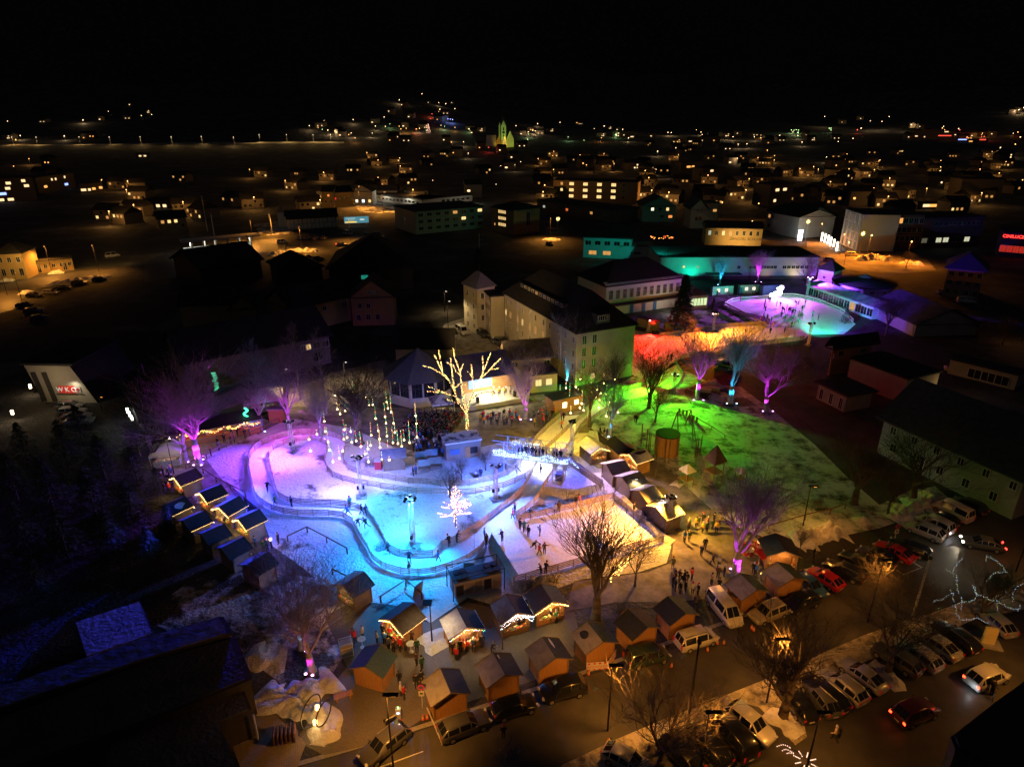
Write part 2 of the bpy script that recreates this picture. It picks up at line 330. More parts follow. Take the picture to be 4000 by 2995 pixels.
farr = px('D2', (1010,690, 1100,655, 1300,640, 1560,615, 1700,620, 1900,670, 2100,760, 2230,865, 2120,960, 1800,960, 1750,1010))
sheet('green_ice', smooth_line(W(gA), 1.5)+smooth_line(W(oA), 2)[1:]+[G('D2',1400,800), G('D2',1150,745), G('D2',1015,700)]+W(farr)+smooth_line(W(oB[::-1]), 2)+smooth_line(W(gB[::-1]), 1.5), M_ice, .024)
# snow beside the upper path and beside the orange ice
sheet('garden_snow', poly('D2', 330,870, 700,740, 1000,720, 1250,800, 1400,850, 1400,880, 1000,890, 600,940, 440,960), M_snowp, .01)
sheet('lane_snow', poly('D2', 640,1480, 800,1400, 900,1375, 1100,1480, 1300,1600, 1420,1680, 1300,1720, 900,1660, 700,1600), M_snowp, .02)

def fence(name, pts, label, cat='fence', h=.95, step=2.1, rails=4, group='board fences along the ice track', mt=None, posth=.1, board=.16, lean=0):
    P = smooth_line(pts, step); o = P[0]; t = thing(name, label, cat, o, 0, group); mt = mt or M_rail
    r = MB(); rh = [h*(.25+.75*i/(rails-1)) for i in range(rails)] if rails > 1 else [h]
    for a, b in zip(P, P[1:]):
        d = b-a; L = d.length
        if L < .05: continue
        an = atan2(d.y, d.x); c = (a+b)/2-o
        for z in rh: r.box((c.x, c.y, z+random.uniform(-.012,.012)), (L+.02, .03, board), an)
    r.build('rails', mt, t)
    pm = MB().box((0,0,(h+posth)/2), (.11,.11,h+posth)).mesh('post', mt)
    for p, q in zip(P, P[1:]+[P[-1]*2-P[-2]]):
        d = q-p; nrm = Vector((-d.y, d.x, 0)).normalized()*.075
        obj('post', pm, t, p-o+nrm, atan2(d.y, d.x))
    return t
gt = lambda ps: W(ps)
fence('board_fence', gt(north+f1[:1]), 'pale board fence above the upper lane, from the light bridge towards the hanging lights')
fence('board_fence', gt(f1[:23]), 'board fence round the outside of the purple lit top bend')
fence('board_fence', gt(f1[22:]+px('K5', (440,122, 570,205))), 'outer board fence down the left side of the lower lane')
fence('board_fence', gt(px('K5', (570,205, 735,255, 915,268, 1100,245, 1270,195, 1420,130, 1540,62))+px('K2', (845,1560))), 'outer board fence round the lowest cyan bend beside the chiller')
fence('board_fence', gt(inner_up+f2[1:2]), 'inner board fence under the upper lane, behind the lit fir')
fence('board_fence', gt(f2[1:20]), 'inner board fence round the top of the snowy island')
fence('board_fence', gt(f2[19:]), 'inner board fence down the left side of the snowy island', lean=.1)
fence('board_fence', gt(px('K1', (1835,1645))+px('K5', (680,45, 830,68, 1005,74, 1130,48))+px('K2', (350,1622))), 'inner board fence round the bottom tip of the island')
fence('board_fence', gt(px('K2', (350,1622, 500,1560, 690,1450, 840,1330, 1030,1190, 1200,1050, 1250,960, 1300,870, 1330,810, 1400,660))), 'long board fence between island and lane to the bridge, orange lit below')
fence('board_fence', gt(right_lane), 'board fence right of the lane coming out under the bridge')
fence('board_fence', gt(rink_top), 'board fence along the upper edge of the orange rink')
fence('board_fence', gt(rink_right), 'board fence on the hut side of the orange rink')
fence('board_fence', gt(rink_bot), 'board fence along the lower edge of the orange rink behind the big tree')
fence('board_fence', gt(laneA), 'board fence left of the yellow lanes beside the plaza crowd')
fence('board_fence', gt(px('K2', (1400,640, 1590,470, 1700,360, 1790,280, 1915,200))), 'board fence dividing the two yellow lanes')
fence('board_fence', gt(laneB), 'board fence right of the yellow lanes beside the tall truss mast')
fence('board_fence', gt(gA[:6]), 'board fence on the far side of the green ice path')
fence('board_fence', gt(gB[:5]), 'board fence on the near side of the green ice path under the bare trees')
fence('board_fence', gt(gB[4:]), 'board fence round the bend where the green ice turns red')
fence('board_fence', gt(oA[1:]), 'board fence on the far side of the orange ice path')
fence('board_fence', gt(oB), 'board fence on the near side of the orange ice path')
M_band = mat('rink board', (.7,.7,.72), .5, n=.2, ns=3)
fence('rink_board', gt(px('D2', (1015,700, 1100,655, 1300,640, 1560,615, 1700,620, 1900,670))), 'white advertising boards along the back of the far ice rink', 'rink boards', .9, 3, 2, 'boards round the far rink', M_band, board=.42)
fence('rink_board', gt(px('D2', (1900,670, 2100,760, 2200,850))), 'white boards beside the arcade of the far ice rink', 'rink boards', .9, 3, 2, 'boards round the far rink', M_band, board=.42)
fence('rink_board', gt(px('D2', (1015,700, 1150,770, 1300,850, 1400,900))), 'grey mesh boards on the near left side of the far ice rink', 'rink boards', 1.0, 3, 2, 'boards round the far rink', M_wood2, board=.42)
# pole-and-post rails over the park snow
def pole_rail(label, pts, h=.9):
    P = [G(*p) if isinstance(p[0], str) else p for p in pts]; o = P[0]
    t = thing('pole_rail', label, 'rail', o, 0, 'single pole rails in the park'); r = MB()
    for a, b in zip(P, P[1:]):
        r.tube(a-o+Vector((0,0,h)), b-o+Vector((0,0,h)), .09, .08, 7)
    r.build('rail', M_pole, t)
    for a, b in zip(P, P[1:]):
        n = max(1, int((b-a).length/5))
        for i in range(n): p = a+(b-a)*(i/n)-o; MB().tube((0,0,0), (0,0,h), .09, .08, 7).build('post', M_pole, t, p)
    MB().tube((0,0,0), (0,0,h), .09, .08, 7).build('post', M_pole, t, P[-1]-o)
pole_rail('long pole rail across the dark snow behind the magenta birch', [('K6', 540,550), ('K6', 730,455), ('K6', 915,350), ('K6', 1085,270), ('K6', 1230,210), ('K6', 1400,120)])
pole_rail('pole rail between the left hut row and the purple bend', [('K6', 700,590), ('K6', 820,670), ('K6', 955,740), ('K6', 1090,810)])
pole_rail('pole rail below the lower lane above the left snow', [('K1', 760,1560), ('K1', 970,1460), ('K1', 1180,1570), ('K1', 1400,1690)])
pole_rail('pole rail on snow above the brown roofed hut', [('K5', 520,560), ('K5', 790,380), ('K5', 960,520)])
pole_rail('snowy pole rail beyond the big purple tree', [('B2', 1100,480), ('B2', 1500,360), ('B2', 1770,300), ('B2', 1930,240)])
pole_rail('pole rail beside the blue hut at the lane corner', [('K5', 0,260), ('K5', 160,340)])
# ================================================================== FLOODLIGHT MASTS
def mast(c, x, yb, yt, label, lights, base='block', tri=.42, heads=4, boxes=True, hgt=None):
    p = G(c, x, yb); h = hgt or HT(c, x, yb, yt)
    t = thing('truss_mast', label, 'light mast', p, random.uniform(0, 1.5), 'truss masts carrying floodlights')
    m = MB(); R = tri/2; C = [(R,R),(R,-R),(-R,-R),(-R,R)]
    for a in C: m.tube((*a, .2), (*a, h), .05, .05, 5)
    n = int(h/.6)
    for i in range(n):
        z0, z1 = .2+(h-.2)*i/n, .2+(h-.2)*(i+1)/n
        for k in range(4): a, b = C[k], C[(k+1) % 4]; m.tube((*a, z0 if i % 2 else z1), (*b, z1 if i % 2 else z0), .028, .028, 4, False)
    m.box((0,0,h+.04), (1.6,.1,.1)).box((0,0,h+.04), (.1,.9,.1))
    m.build('truss', M_alu, t)
    b = MB().box((0,0,.12), (1.5,1.5,.1)).box((.45,.3,.3), (.55,.5,.28)).box((-.4,-.35,.3), (.6,.45,.28)); b.build('base_plate', M_conc, t)
    if boxes:
        for s in (-1, 1): MB().box((s*.38,0,1.6), (.3,.28,.5)).build('loudspeaker', M_black, t)
    for li_ in lights:
        pos, aim, colr, power, vis = li_[:5]
        q = Vector(pos); d = (Vector(aim)-(p+Vector((q.x, q.y, h+q.z))))
        wpos = p+Vector((q.x, q.y, h+q.z)); an = atan2(d.y, d.x); dn = d.normalized()
        hd = MB().box((0,0,0), (.16,.42,.32), 0, 0, -math.asin(dn.z)).build('floodlight', M_black, t, Matrix.Rotation(-t.rotation_euler.z, 3, 'Z') @ Vector((q.x, q.y, h+q.z)), an-t.rotation_euler.z)
        if vis:
            lens = MB().box((.09,0,0), (.02,.36,.26), 0, 0, -math.asin(dn.z)); lens.build('lens', glow('flood lens %d' % (int(colr[0]*9)*100+int(colr[1]*9)*10+int(colr[2]*9)), tuple(.35+.65*v for v in colr), 14), hd)
        lamp('SPOT', wpos+dn*.3, colr, power, t, .15, aim, li_[5] if len(li_) > 5 else 1.9, .7)
    return t
PUR = (.30,.07,1); MAG = (.8,.03,1); BLU = (.05,.12,1); VIO = (.24,.18,1); CYA = (0,.55,1); TEA = (0,1,.6); WHI = (.72,.76,1); YEL = (1,.62,.05); AMB = (1,.5,.045); ORA = (1,.27,.015); RED = (1,.02,.01); GRN = (.10,1,.01)
g1 = lambda c, x, y: tuple(G(c, x, y))
mast('K1', 815, 590, 265, 'truss mast inside the purple top bend of the track',
     [((-.6,0,.1), g1('K1', 880,740), WHI, 4200, 1, 1.1), ((.6,0,.1), g1('K1', 760,440), WHI, 2600, 1, 1.2), ((-.6,.3,-.3), g1('K1', 470,700), PUR, 33000, 1), ((.5,.4,0), g1('K1', 700,250), MAG, 9000, 0), ((0,-.4,0), g1('K1', 900,1000), PUR, 26000, 0), ((.4,-.4,0), g1('K1', 1250,560), PUR, 13000, 0), ((-.5,-.4,0), g1('K1', 120,800), (.2,.04,1), 42000, 0), ((-.5,-.4,.2), g1('B7', 60,400), (.03,.05,1), 60000, 0, .9), ((-.6,-.4,.2), g1('B8', 1000,650), (.02,.04,1), 420000, 0, .8)])
mast('K1', 1553, 1080, 650, 'truss mast at the middle of the island beside the upper lane',
     [((-.7,0,.1), g1('K1', 1150,830), (.34,.22,1), 25000, 1), ((.4,0,.1), g1('K1', 1900,900), WHI, 5000, 1, 1.1), ((.6,.2,.1), g1('K1', 1600,860), (.2,.22,1), 12000, 1), ((0,.4,0), g1('K1', 1900,650), BLU, 9000, 0), ((0,-.4,0), g1('K1', 1150,1230), (.16,.2,1), 30000, 0), ((.5,-.4,0), g1('K1', 1850,1250), (.04,.4,1), 14000, 0)])
mast('K1', 2110, 1610, 1100, 'truss mast with dark lamp cluster at the cyan bottom of the island',
     [((.6,0,.1), g1('K1', 1600,1450), (.03,.33,1), 19000, 0), ((-.5,0,.1), g1('K1', 2450,1350), (.04,.32,1), 15000, 1), ((0,.5,.1), g1('K1', 1950,1150), (.06,.24,1), 10000, 1), ((0,-.5,0), g1('K1', 2000,1800), (.01,.40,1), 19000, 0), ((-.6,-.4,0), g1('K1', 1350,1550), (.01,.24,1), 24000, 0), ((.5,-.4,0), g1('K5', 900,340), (.01,.30,1), 22000, 0)])
mast('K2', 930, 1110, 745, 'truss mast between the two lanes left of the bridge',
     [((-.5,0,.1), g1('K2', 700,900), (.16,.28,1), 22000, 1), ((.5,0,.1), g1('K2', 1200,880), WHI, 4500, 1, 1.1), ((.6,.3,0), g1('K2', 900,620), BLU, 24000, 1), ((.5,-.1,.3), tuple(G('K3', 700,960)+Vector((0,0,1.4))), (.9,.5,.55), 30000, 0, .5), ((.2,-.4,0), g1('K2', 700,1300), (.1,.2,1), 13000, 0), ((.5,-.4,0), g1('K2', 1250,1350), (.14,.26,1), 19000, 0)])  # pink spot added as fill on the rink hut fronts
mast('K2', 1740, 700, 265, 'tall white truss mast right of the yellow lanes by the bridge',
     [((0,.4,.1), g1('K2', 1700,300), YEL, 9000, 1), ((-.4,0,.1), g1('K2', 1480,280), YEL, 10000, 0), ((.3,.3,.1), g1('K2', 1000,200), AMB, 7000, 0), ((.3,-.3,0), g1('K2', 1950,560), YEL, 4500, 0), ((.3,-.5,0), g1('K3', 640,980), (1,.55,.6), 22000, 0, 1.0), ((0,-.4,0), g1('K2', 1900,900), (.2,.22,1), 4000, 0), ((-.3,-.4,0), g1('K2', 1750,1250), (.06,.08,1), 16000, 0)], base='x')  # wide pink spot added to brighten the rink hut walls
mast('K3', 1125, 1425, 1080, 'truss mast between orange rink and the hut row',
     [((-.6,0,.1), g1('K4', 1500,560), (1,.40,.03), 24000, 1), ((-.4,.3,.1), g1('K4', 1100,640), (1,.34,.03), 32000, 0), ((0,-.5,.1), g1('K4', 1500,800), (1,.42,.03), 11000, 0), ((.5,.1,0), g1('K3', 1500,1420), AMB, 13000, 1, 1.4), ((.2,.5,0), g1('K3', 1200,880), AMB, 12000, 0, 1.0), ((.4,-.4,0), g1('B2', 350,900), (1,.42,.06), 14000, 0), ((-.2,-.4,0), g1('K4', 700,800), (1,.32,.2), 4000, 0)])
mast('D8', 1880, 790, 590, 'truss mast on the bend flooding the ice bright green',
     [((-.5,0,.1), g1('D8', 1480,800), GRN, 70000, 1, 1.2), ((.5,0,.1), g1('D8', 1950,930), (.35,1,.02), 11000, 1), ((0,.5,.1), g1('D8', 1760,560), GRN, 15000, 1), ((-.4,-.4,0), g1('D8', 1280,980), GRN, 34000, 0, .9), ((.4,-.5,0), g1('K3', 1250,380), GRN, 42000, 0, 1.2), ((.5,-.2,0), g1('K3', 1700,220), GRN, 36000, 0, 1.1), ((-.4,.2,0), g1('D8', 1360,760), GRN, 30000, 0, .7), ((.3,-.6,0), g1('K3', 1800,420), GRN, 14000, 0, 1.0)], boxes=False)
mast('D2', 315, 935, 830, 'truss mast glowing red behind the school gable',
     [((0,-.5,.1), g1('D2', 420,1080), RED, 70000, 1), ((-.4,-.3,.1), tuple(G('D2', 130,1000)+Vector((0,0,4))), RED, 30000, 0), ((.5,-.3,0), g1('D2', 500,1180), RED, 9000, 0), ((.5,.2,0), g1('D2', 620,800), RED, 6000, 0)], boxes=False)
mast('D2', 910, 935, 770, 'truss mast with orange lamps before the far ice rink',
     [((0,-.5,.1), g1('D2', 950,1010), ORA, 34000, 1), ((-.5,-.3,.1), g1('D2', 640,1010), (1,.16,.01), 45000, 1), ((.5,-.3,.1), g1('D2', 1250,960), (1,.30,.02), 42000, 1), ((0,-.6,0), g1('D2', 700,1300), ORA, 5000, 0), ((.4,-.5,0), g1('D2', 1050,1180), ORA, 4500, 0)], boxes=False)
mast('D2', 1775, 620, 435, 'truss mast with magenta lamps at the back of the far ice rink',
     [((-.6,-.3,.1), g1('D2', 1250,700), (.6,.08,1), 200000, 1, 1.25), ((.6,-.3,.1), g1('D2', 1800,690), MAG, 12000, 1), ((0,-.5,-.3), g1('D2', 1600,660), WHI, 4000, 1), ((.6,.2,.1), tuple(G('D3', 100,330)+Vector((0,0,4))), (.36,.08,1), 60000, 0, 1.2), ((.6,-.1,0), tuple(G('D3', 170,470)+Vector((0,0,2))), (.36,.08,1), 45000, 0, 1.1), ((.6,-.2,0), tuple(G('D3', 560,520)+Vector((0,0,3))), (.16,.05,1), 90000, 0, 1.0), ((0,.6,0), tuple(G('D2', 1400,400)+Vector((0,0,4))), VIO, 12000, 0)], boxes=False)
mast('D2', 1790, 1060, 865, 'mast with teal lamps behind the yellow house',
     [((-.6,0,.1), g1('D2', 1620,860), TEA, 150000, 0, 1.25), ((.6,0,.1), g1('D2', 1950,860), TEA, 80000, 0, .8), ((.6,0,.3), tuple(G('D3', 560,520)+Vector((0,0,3))), (.14,.03,1), 80000, 0, .8), ((.6,.2,.3), tuple(G('D3', 980,260)+Vector((0,0,7))), (.12,.03,1), 130000, 0, .45), ((0,.5,.1), tuple(G('D2', 1500,420)+Vector((0,0,4))), TEA, 26000, 0, .9), ((-.6,.3,0), tuple(G('D2', 560,330)+Vector((0,0,3))), TEA, 60000, 0, .42), ((-.6,.3,.2), tuple(G('D2', 200,170)+Vector((0,0,6))), TEA, 90000, 0, .3), ((-.5,0,0), g1('D2', 1350,960), (.5,1,.25), 3000, 0)], boxes=False)
# ================================================================== LIGHT BRIDGE
bl = G('K2', 1060, 790); br = G('K2', 1600, 905); bt = bl+(br-bl)*1.0
Pa = G('K2', 905, 560, 4.2); Pb = G('K2', 1710, 690, 3.8)
BV = (Pb-Pa); BV.z = 0; BL = BV.length; bu = BV.normalized(); bn = Vector((-bu.y, bu.x, 0))
bri = thing('light_bridge', 'scaffold footbridge over the lanes hung with a band of white light chains', 'footbridge', Vector((Pa.x, Pa.y, 0)), atan2(bu.y, bu.x))
m = MB()
for x in (1.6, 3.6, BL*.80, BL*.94):
    for y in (0, 1.9):
        m.tube((x,y,0), (x,y,5.6), .065, .065, 5)
    for z in (.6, 1.6, 2.6, 3.6, 5.5): m.tube((x,0,z), (x,1.9,z), .03, .03, 4)
for s in ((1.6,3.6), (BL*.80,BL*.94)):
    for y in (0,1.9):
        for z in range(4): m.tube((s[z % 2], y, .2+z*1.1), (s[(z+1) % 2], y, 1.3+z*1.1), .045, .045, 4)
for y in (0,1.9):
    for z in (3.2, 4.1, 5.6): m.tube((-.2,y,z), (BL+.2,y,z), .06, .06, 5)
    n = 7
    for i in range(n):
        a, b = 1.6+(BL*.94-1.6)*i/n, 1.6+(BL*.94-1.6)*(i+1)/n
        m.tube((a,y,3.2 if i % 2 else 5.6), (b,y,5.6 if i % 2 else 3.2), .05, .05, 4); m.tube((a,y,3.2), (a,y,5.6), .05, .05, 4)
m.build('scaffold', M_steel, bri)
MB().box((BL/2,.95,3.15), (BL+.4,1.9,.12)).build('deck', M_wood2, bri)
bd = MB()
for i in range(1500):
    x = random.uniform(-.1, BL); z = 3.25+random.random()*1.15*(.75+.25*sin(x*1.7)); bd.ball((x, -.09+random.uniform(-.1,.1), z), random.choice((.014,.018,.03)), 4)
for i in range(160): x = random.uniform(2.2, 6.5); bd.ball((x, 1.95, 4.2+random.random()*.8), .03, 4)
for i in range(60): t = random.random(); bd.ball((BL+t*1.6, -.1+random.uniform(-.1,.1), 3.9-1.0*t+random.random()*.7*(1-t)), .022, 4)
tag(bd.build('light_curtain', glow('cold white bulbs', (.5,.72,1), 6), bri), kind='stuff')
MB().box((BL+2.5,.95,1.75), (5.6,1.9,.1), 0, 0, .56).build('stair_ramp', M_wood2, bri)
rl = MB()
for y in (0,1.9):
    rl.tube((BL,y,4.2), (BL+4.9,y,1.25), .03, .03, 4)
    for i in range(26): x = BL+i*.19; z = 3.2-(x-BL)*.6; rl.tube((x,y,z), (x,y,z+1), .012, .012, 3)
rl.build('railing', M_steel, bri)
for (x, s) in ((1.0, 1), (BL*.88, 1)): MB().box((x,1.0,.55), (1.1,1.2,1.1)).build('ballast_box', mat('blue ballast box', (.12,.16,.35), .7, n=.3), bri)
for i, (cx, cy, a) in enumerate(((1330,600,'K2'), (1480,640,'K2'))):
    q = G('K2', cx, cy, 3.0)
    lamp('SPOT', q, WHI, 3800, bri, .2, g1('K2', cx-60+i*80, cy+170), 2.0, .8)
lamp('SPOT', G('K2', 1450, 640, 3.1), (.45,.5,1), 3500, bri, .2, g1('K2', 1050, 700), 2.2, .8)
# ================================================================== MARKET HUTS
GC = [mat('goods red', (.5,.04,.03), .6), mat('goods gold', (.6,.38,.08), .5), mat('goods green', (.12,.35,.06), .6), mat('goods cream', (.7,.6,.45), .6), mat('goods brown', (.25,.12,.05), .6)]
BULB = dict(warm=glow('warm bulbs', (1,.5,.1), 11), white=glow('white bulbs', (.8,.9,1), 12), gold=glow('golden bulbs', (1,.6,.16), 12))
MIXB = [glow('red bulb', (1,.1,.04), 6), glow('green bulb', (.15,1,.3), 5), BULB['gold'], glow('blue bulb', (.25,.4,1), 7)]
HUTM = {}
def hut(c, x1, y1, x2, y2, label, group, side='F', left=M_frost, right=M_felt, wall=M_wood, light=None, power=14, W=2.75, goods=True, L=None, over=.36, hr=3.05, he=2.35, lampc=(1,.62,.22), patch=None):
    a, b = G(c, x1, y1, hr), G(c, x2, y2, hr); d = (b-a); d.z = 0; L = L or max(2.8, min(4.3, d.length*1.08)); W *= 1.06; mid = (a+b)/2; an = atan2(d.y, d.x)-pi/2
    t = thing('market_hut', label, 'market hut', (mid.x, mid.y, 0), an, group)
    w = W/2; l = L/2-over; T = .05; s = -1 if side == 'F' else 1
    m = MB()
    for k in (-1, 1): m.box((k*(w-T/2), 0, he/2-.03), (T, 2*l, he-.06))
    gp = lambda y, z0: [(-w+.002,y,z0), (w-.002,y,z0), (w-.002,y,he-.04), (0,y,hr-.09), (-w+.002,y,he-.04)]
    def gable(y, open_):
        pts = gp(y, 2.02 if open_ else 0); m.face(pts); m.face([(p[0], y+(.05 if y < 0 else -.05), p[2]) for p in pts[::-1]])
        if open_:
            m.box((0, y, .47), (2*w-2*T-.004, .05, .94))
            for k in (-1, 1): m.box((k*(w-.17), y, 1.48), (.24, .05, 1.08))
            m.box((0,y,1.98),(2*w-.12,.045,.08))
    gable(-l, side == 'F'); gable(l, side == 'B')
    m.build('walls', wall, t)
    # corner posts and base beam
    if 'cp' not in HUTM: HUTM['cp'] = MB().box((0,0,he/2-.06), (.1,.1,he-.12)).mesh('corner_post', mat('corner boards', (.34,.20,.09), .75, n=.3, ns=4))
    for i in (-1, 1):
        for j in (-1, 1): obj('corner_post', HUTM['cp'], t, (i*(w+.03), j*(l+.03), 0))
    ang = atan2(hr-he, w); rl = (w+over)/cos(ang)
    for k, mt in ((-1, left), (1, right)):
        r = MB(); r.box((0,0,0), (rl, L+.1, .07), 0, 0, k*ang)
        rp = r.build('roof_panel', mt, t, (k*(w+over)/2, 0, hr-(w+over)/2*tan(ang)+.04))
        e = MB()
        for j in (-1, 1): e.box((0, j*(L/2+.065), .01), (rl, .025, .13), 0, 0, k*ang)
        e.build('barge_board', M_pole if mt is not M_rsnow else M_wood2, rp)
    if patch:
        pm = MB().mi(0); pts = []
        for q in range(9): A = 2*pi*q/9; x = patch[0]+patch[2]*cos(A)*random.uniform(.7,1.15); y = patch[1]+patch[3]*sin(A)*random.uniform(.7,1.15); pts.append((x, y, hr-abs(x)*tan(ang)+.085))
        pm.face(pts).build('bare_patch' if patch[4] is not M_rsnow else 'snow_patch', patch[4], t)
    if side in 'FB' and light is not None or goods:
        y = s*(l+.18)
        cn = MB().box((0, y, .97), (2*w-.3, .5, .05)); cn.build('counter', M_wood, t)
        if goods:
            gm = MB()
            for q in range(26):
                gm.mi(random.randrange(5)).box((random.uniform(-w+.3, w-.3), y+random.uniform(-.18,.2), 1.0+random.uniform(.03,.09)), (random.uniform(.08,.3), random.uniform(.06,.18), random.uniform(.05,.2)), random.random())
            for q in range(16): gm.mi(random.randrange(5)).box((random.uniform(-w+.3, w-.3), s*(l-.9)+random.uniform(-.1,.1), random.choice((1.15,1.5,1.85))), (random.uniform(.1,.3), .15, random.uniform(.1,.28)))
            tag(gm.build('goods', GC, t), kind='stuff')
            MB().box((0, s*(l-1.05), 1.1), (2*w-.3, .08, 1.7)).build('back_shelf', M_wood, t)
    if light:
        n = 44; q = MB(); mats = [BULB.get(light, BULB['gold'])]+MIXB
        for i in range(n):
            u = -1+2*i/(n-1); x = u*(w+over); z = hr-abs(x)*tan(ang)-.08
            q.mi(random.choice((0,1,2,3,4)) if light == 'mix' else 0).ball((x, s*(L/2+.1), z-.16*random.random()), random.choice((.02,.03,.042)), 4)
            if light == 'white': q.ball((x*.98, s*(L/2+.12), z-.15-.5*random.random()), .026, 4)
        for i in range(20): u = -1+2*i/19; q.ball((w+over+.02, u*L/2, he-.14), .022, 4)
        q.build('light_string', mats, t)
    if power:
        R = Matrix.Rotation(an, 3, 'Z'); P = R @ Vector((0, s*(l-.45), 1.95)); lamp('POINT', (mid.x+P.x, mid.y+P.y, 1.95), lampc, power*9, t, .12)
        P = R @ Vector((0, s*(l+.75), 2.05)); lamp('POINT', (mid.x+P.x, mid.y+P.y, 2.1), lampc, power*4, t, .1)
        # ceiling bulb seen through the opening
        MB().ball((0, s*(l-.3), 1.93), .09, 6).build('bulb', glow('hut bulb', (1,.75,.35), 20), t)
    return t
GB, GF, GLr, GLl, GR = 'huts along the street', 'huts facing the plaza', 'left hut row beside the purple snow', 'left hut row against the dark trees', 'huts between rink and playground'
hut('B6', 715, 848, 613, 607, 'hut nearest the no-entry sign, grey frosted left roof and bare blue right slope', GB, 'B', power=3, W=2.8)
hut('B6', 1300, 652, 1180, 435, 'second street hut, small snow streak near the ridge of its dark slope', GB, 'B', power=3, W=2.8, patch=(.35,.9,.1,.3,M_rsnow))
hut('B1', 742, 873, 610, 668, 'third street hut with a long snow streak on the dark slope, behind a black car', GB, 'B', power=3, W=2.8, patch=(.6,.7,.14,.8,M_rsnow))
hut('B1', 1250, 700, 1097, 505, 'hut with a round bare patch in its frost and icicle trim, behind the red-white barrier', GB, 'B', right=M_felt2, power=3, W=2.9, patch=(-.95,.5,.42,.65,M_felt))
hut('B1', 1730, 545, 1535, 365, 'hut with a wholly dark brown roof behind the dark green van', GB, 'B', left=M_felt, right=M_feltb, power=3, W=2.9)
hut('B1', 2140, 398, 1965, 228, 'hut with navy and dark green roof behind the white people carrier', GB, 'B', left=M_felt, right=M_felt2, power=4, W=2.9)
hut('B2', 980, 1105, 805, 945, 'hut with speckled frost roof below the purple lit tree, cupboard on its side', GB, 'B', left=M_frost, right=M_felt2, power=8, W=2.9)
hut('B2', 1375, 970, 1215, 828, 'hut with spotted frost roof, string lights at its back and a leaning sign', GB, 'B', left=M_frost, right=M_felt2, light='mix', power=14, W=3.0)
hut('B2', 1285, 690, 1190, 515, 'dark roofed hut with red Christmas goods spilling out on its left', GB, 'F', left=M_felt2, right=M_felt, power=18, W=3.2, lampc=(1,.5,.15))
hut('K5', 355, 1240, 505, 1025, 'hut with bright blue left slope and teal right slope beside the two coloured trees', GF, 'B', left=mat('felt tinted blue light', (.03,.05,.10), .8, n=.3), right=mat('teal felt', (.06,.12,.12), .8, n=.3), power=4)  # blue of the floodlights put into the left slope's felt colour
hut('K5', 632, 742, 860, 578, 'brown roofed hut with warm chain lights on its left gable, standing tables before it', GF, 'F', left=M_felt, right=M_feltb, light='gold', power=20)
hut('K5', 1440, 822, 1342, 632, 'hut with cream snow slope and navy slope, coloured bulbs over its sausage counter', GF, 'F', left=M_rsnow, right=M_felt, light='mix', power=26, W=2.9, lampc=(1,.66,.38))
hut('B1', 325, 388, 218, 205, 'hut with icy white chain lights over bright red and green goods', GF, 'F', light='white', power=16, W=2.8)
hut('B1', 705, 268, 592, 98, 'hut with blue-violet roof and warm counter, last of the plaza row by the big tree', GF, 'F', left=mat('frost tinted violet light', (.16,.15,.2), .9, n=.3), right=M_felt2, light='gold', power=26, W=2.9)  # violet light put into the left slope's frost colour
hut('K5', 112, 370, 322, 236, 'blue roofed hut at the edge of the cyan snow, warm light at its left gable', GF, 'F', left=M_frost, right=M_felt, light=None, power=18, wall=M_wood2)
for i, (q, lb) in enumerate((((435,618,620,545), 'topmost hut of the inner left row, bare dark brown roof'), ((678,762,850,692), 'hut with three frost bands on its blue roof in the inner left row'),
      ((848,893,1015,803), 'third hut of the inner left row, clean dark blue slope'), ((1032,1003,1200,925), 'lowest hut of the inner left row beside the purple bend'))):
    hut('K6', *q, lb, GLr, 'F', left=M_frost if i else M_feltb, right=M_feltb if i == 0 else M_felt, wall=M_wood2, light='gold', power=20, W=2.7, lampc=(1,.6,.2))
for i, (q, lb) in enumerate((((340,885,515,805), 'topmost hut of the outer left row with a melted snow patch'), ((522,1018,697,940), 'second hut of the outer left row, plain blue roof'), ((692,1140,875,1060), 'third hut of the outer left row, plain blue roof and pale wall'),
      ((872,1275,1062,1178), 'fourth hut of the outer left row, wide blue slope'), ((1100,1430,1288,1318), 'lowest hut of the outer left row, pale frosted ridge slope'))):
    hut('K6', *q, lb, GLl, 'B', left=M_frost if i == 4 else M_felt, right=M_felt, wall=M_wood2, light='gold' if i < 2 else None, power=12 if i < 3 else 5, W=2.8, lampc=(1,.6,.2), patch=(.9,.1,.5,.8,M_rsnow) if i == 0 else None)
hut('K3', 395, 535, 262, 430, 'hut with one pale green-yellow snow roof next to the bridge stairs', GR, 'F', left=M_rsnow, right=M_rsnow, wall=M_wood2, light='gold', power=12, W=2.6)
hut('K3', 705, 545, 560, 425, 'hut with half snowed dark ridge roof behind the fire bowl crowd', GR, 'F', left=M_felt, right=M_frost, light=None, power=14)
hut('K3', 722, 612, 880, 562, 'toy hut with lit shelves and a black bare stripe on its snow roof', GR, 'F', left=M_felt, right=M_rsnow, light='gold', power=30, W=2.9, patch=(.35,.2,.3,1.1,M_felt))
hut('K3', 470, 722, 655, 684, 'hut at the foot of the stairs with yellow snow ridge and bare roof', GR, 'B', left=M_rsnow, right=M_feltb, wall=M_wood2, goods=False, power=6, W=2.9, patch=(.6,-.2,.45,.9,M_felt))
hut('K3', 640, 862, 818, 806, 'second hut behind the snow heap with tan snow roof', GR, 'B', left=M_rsnow, right=M_frost, wall=M_wood2, goods=False, power=8, W=2.9)
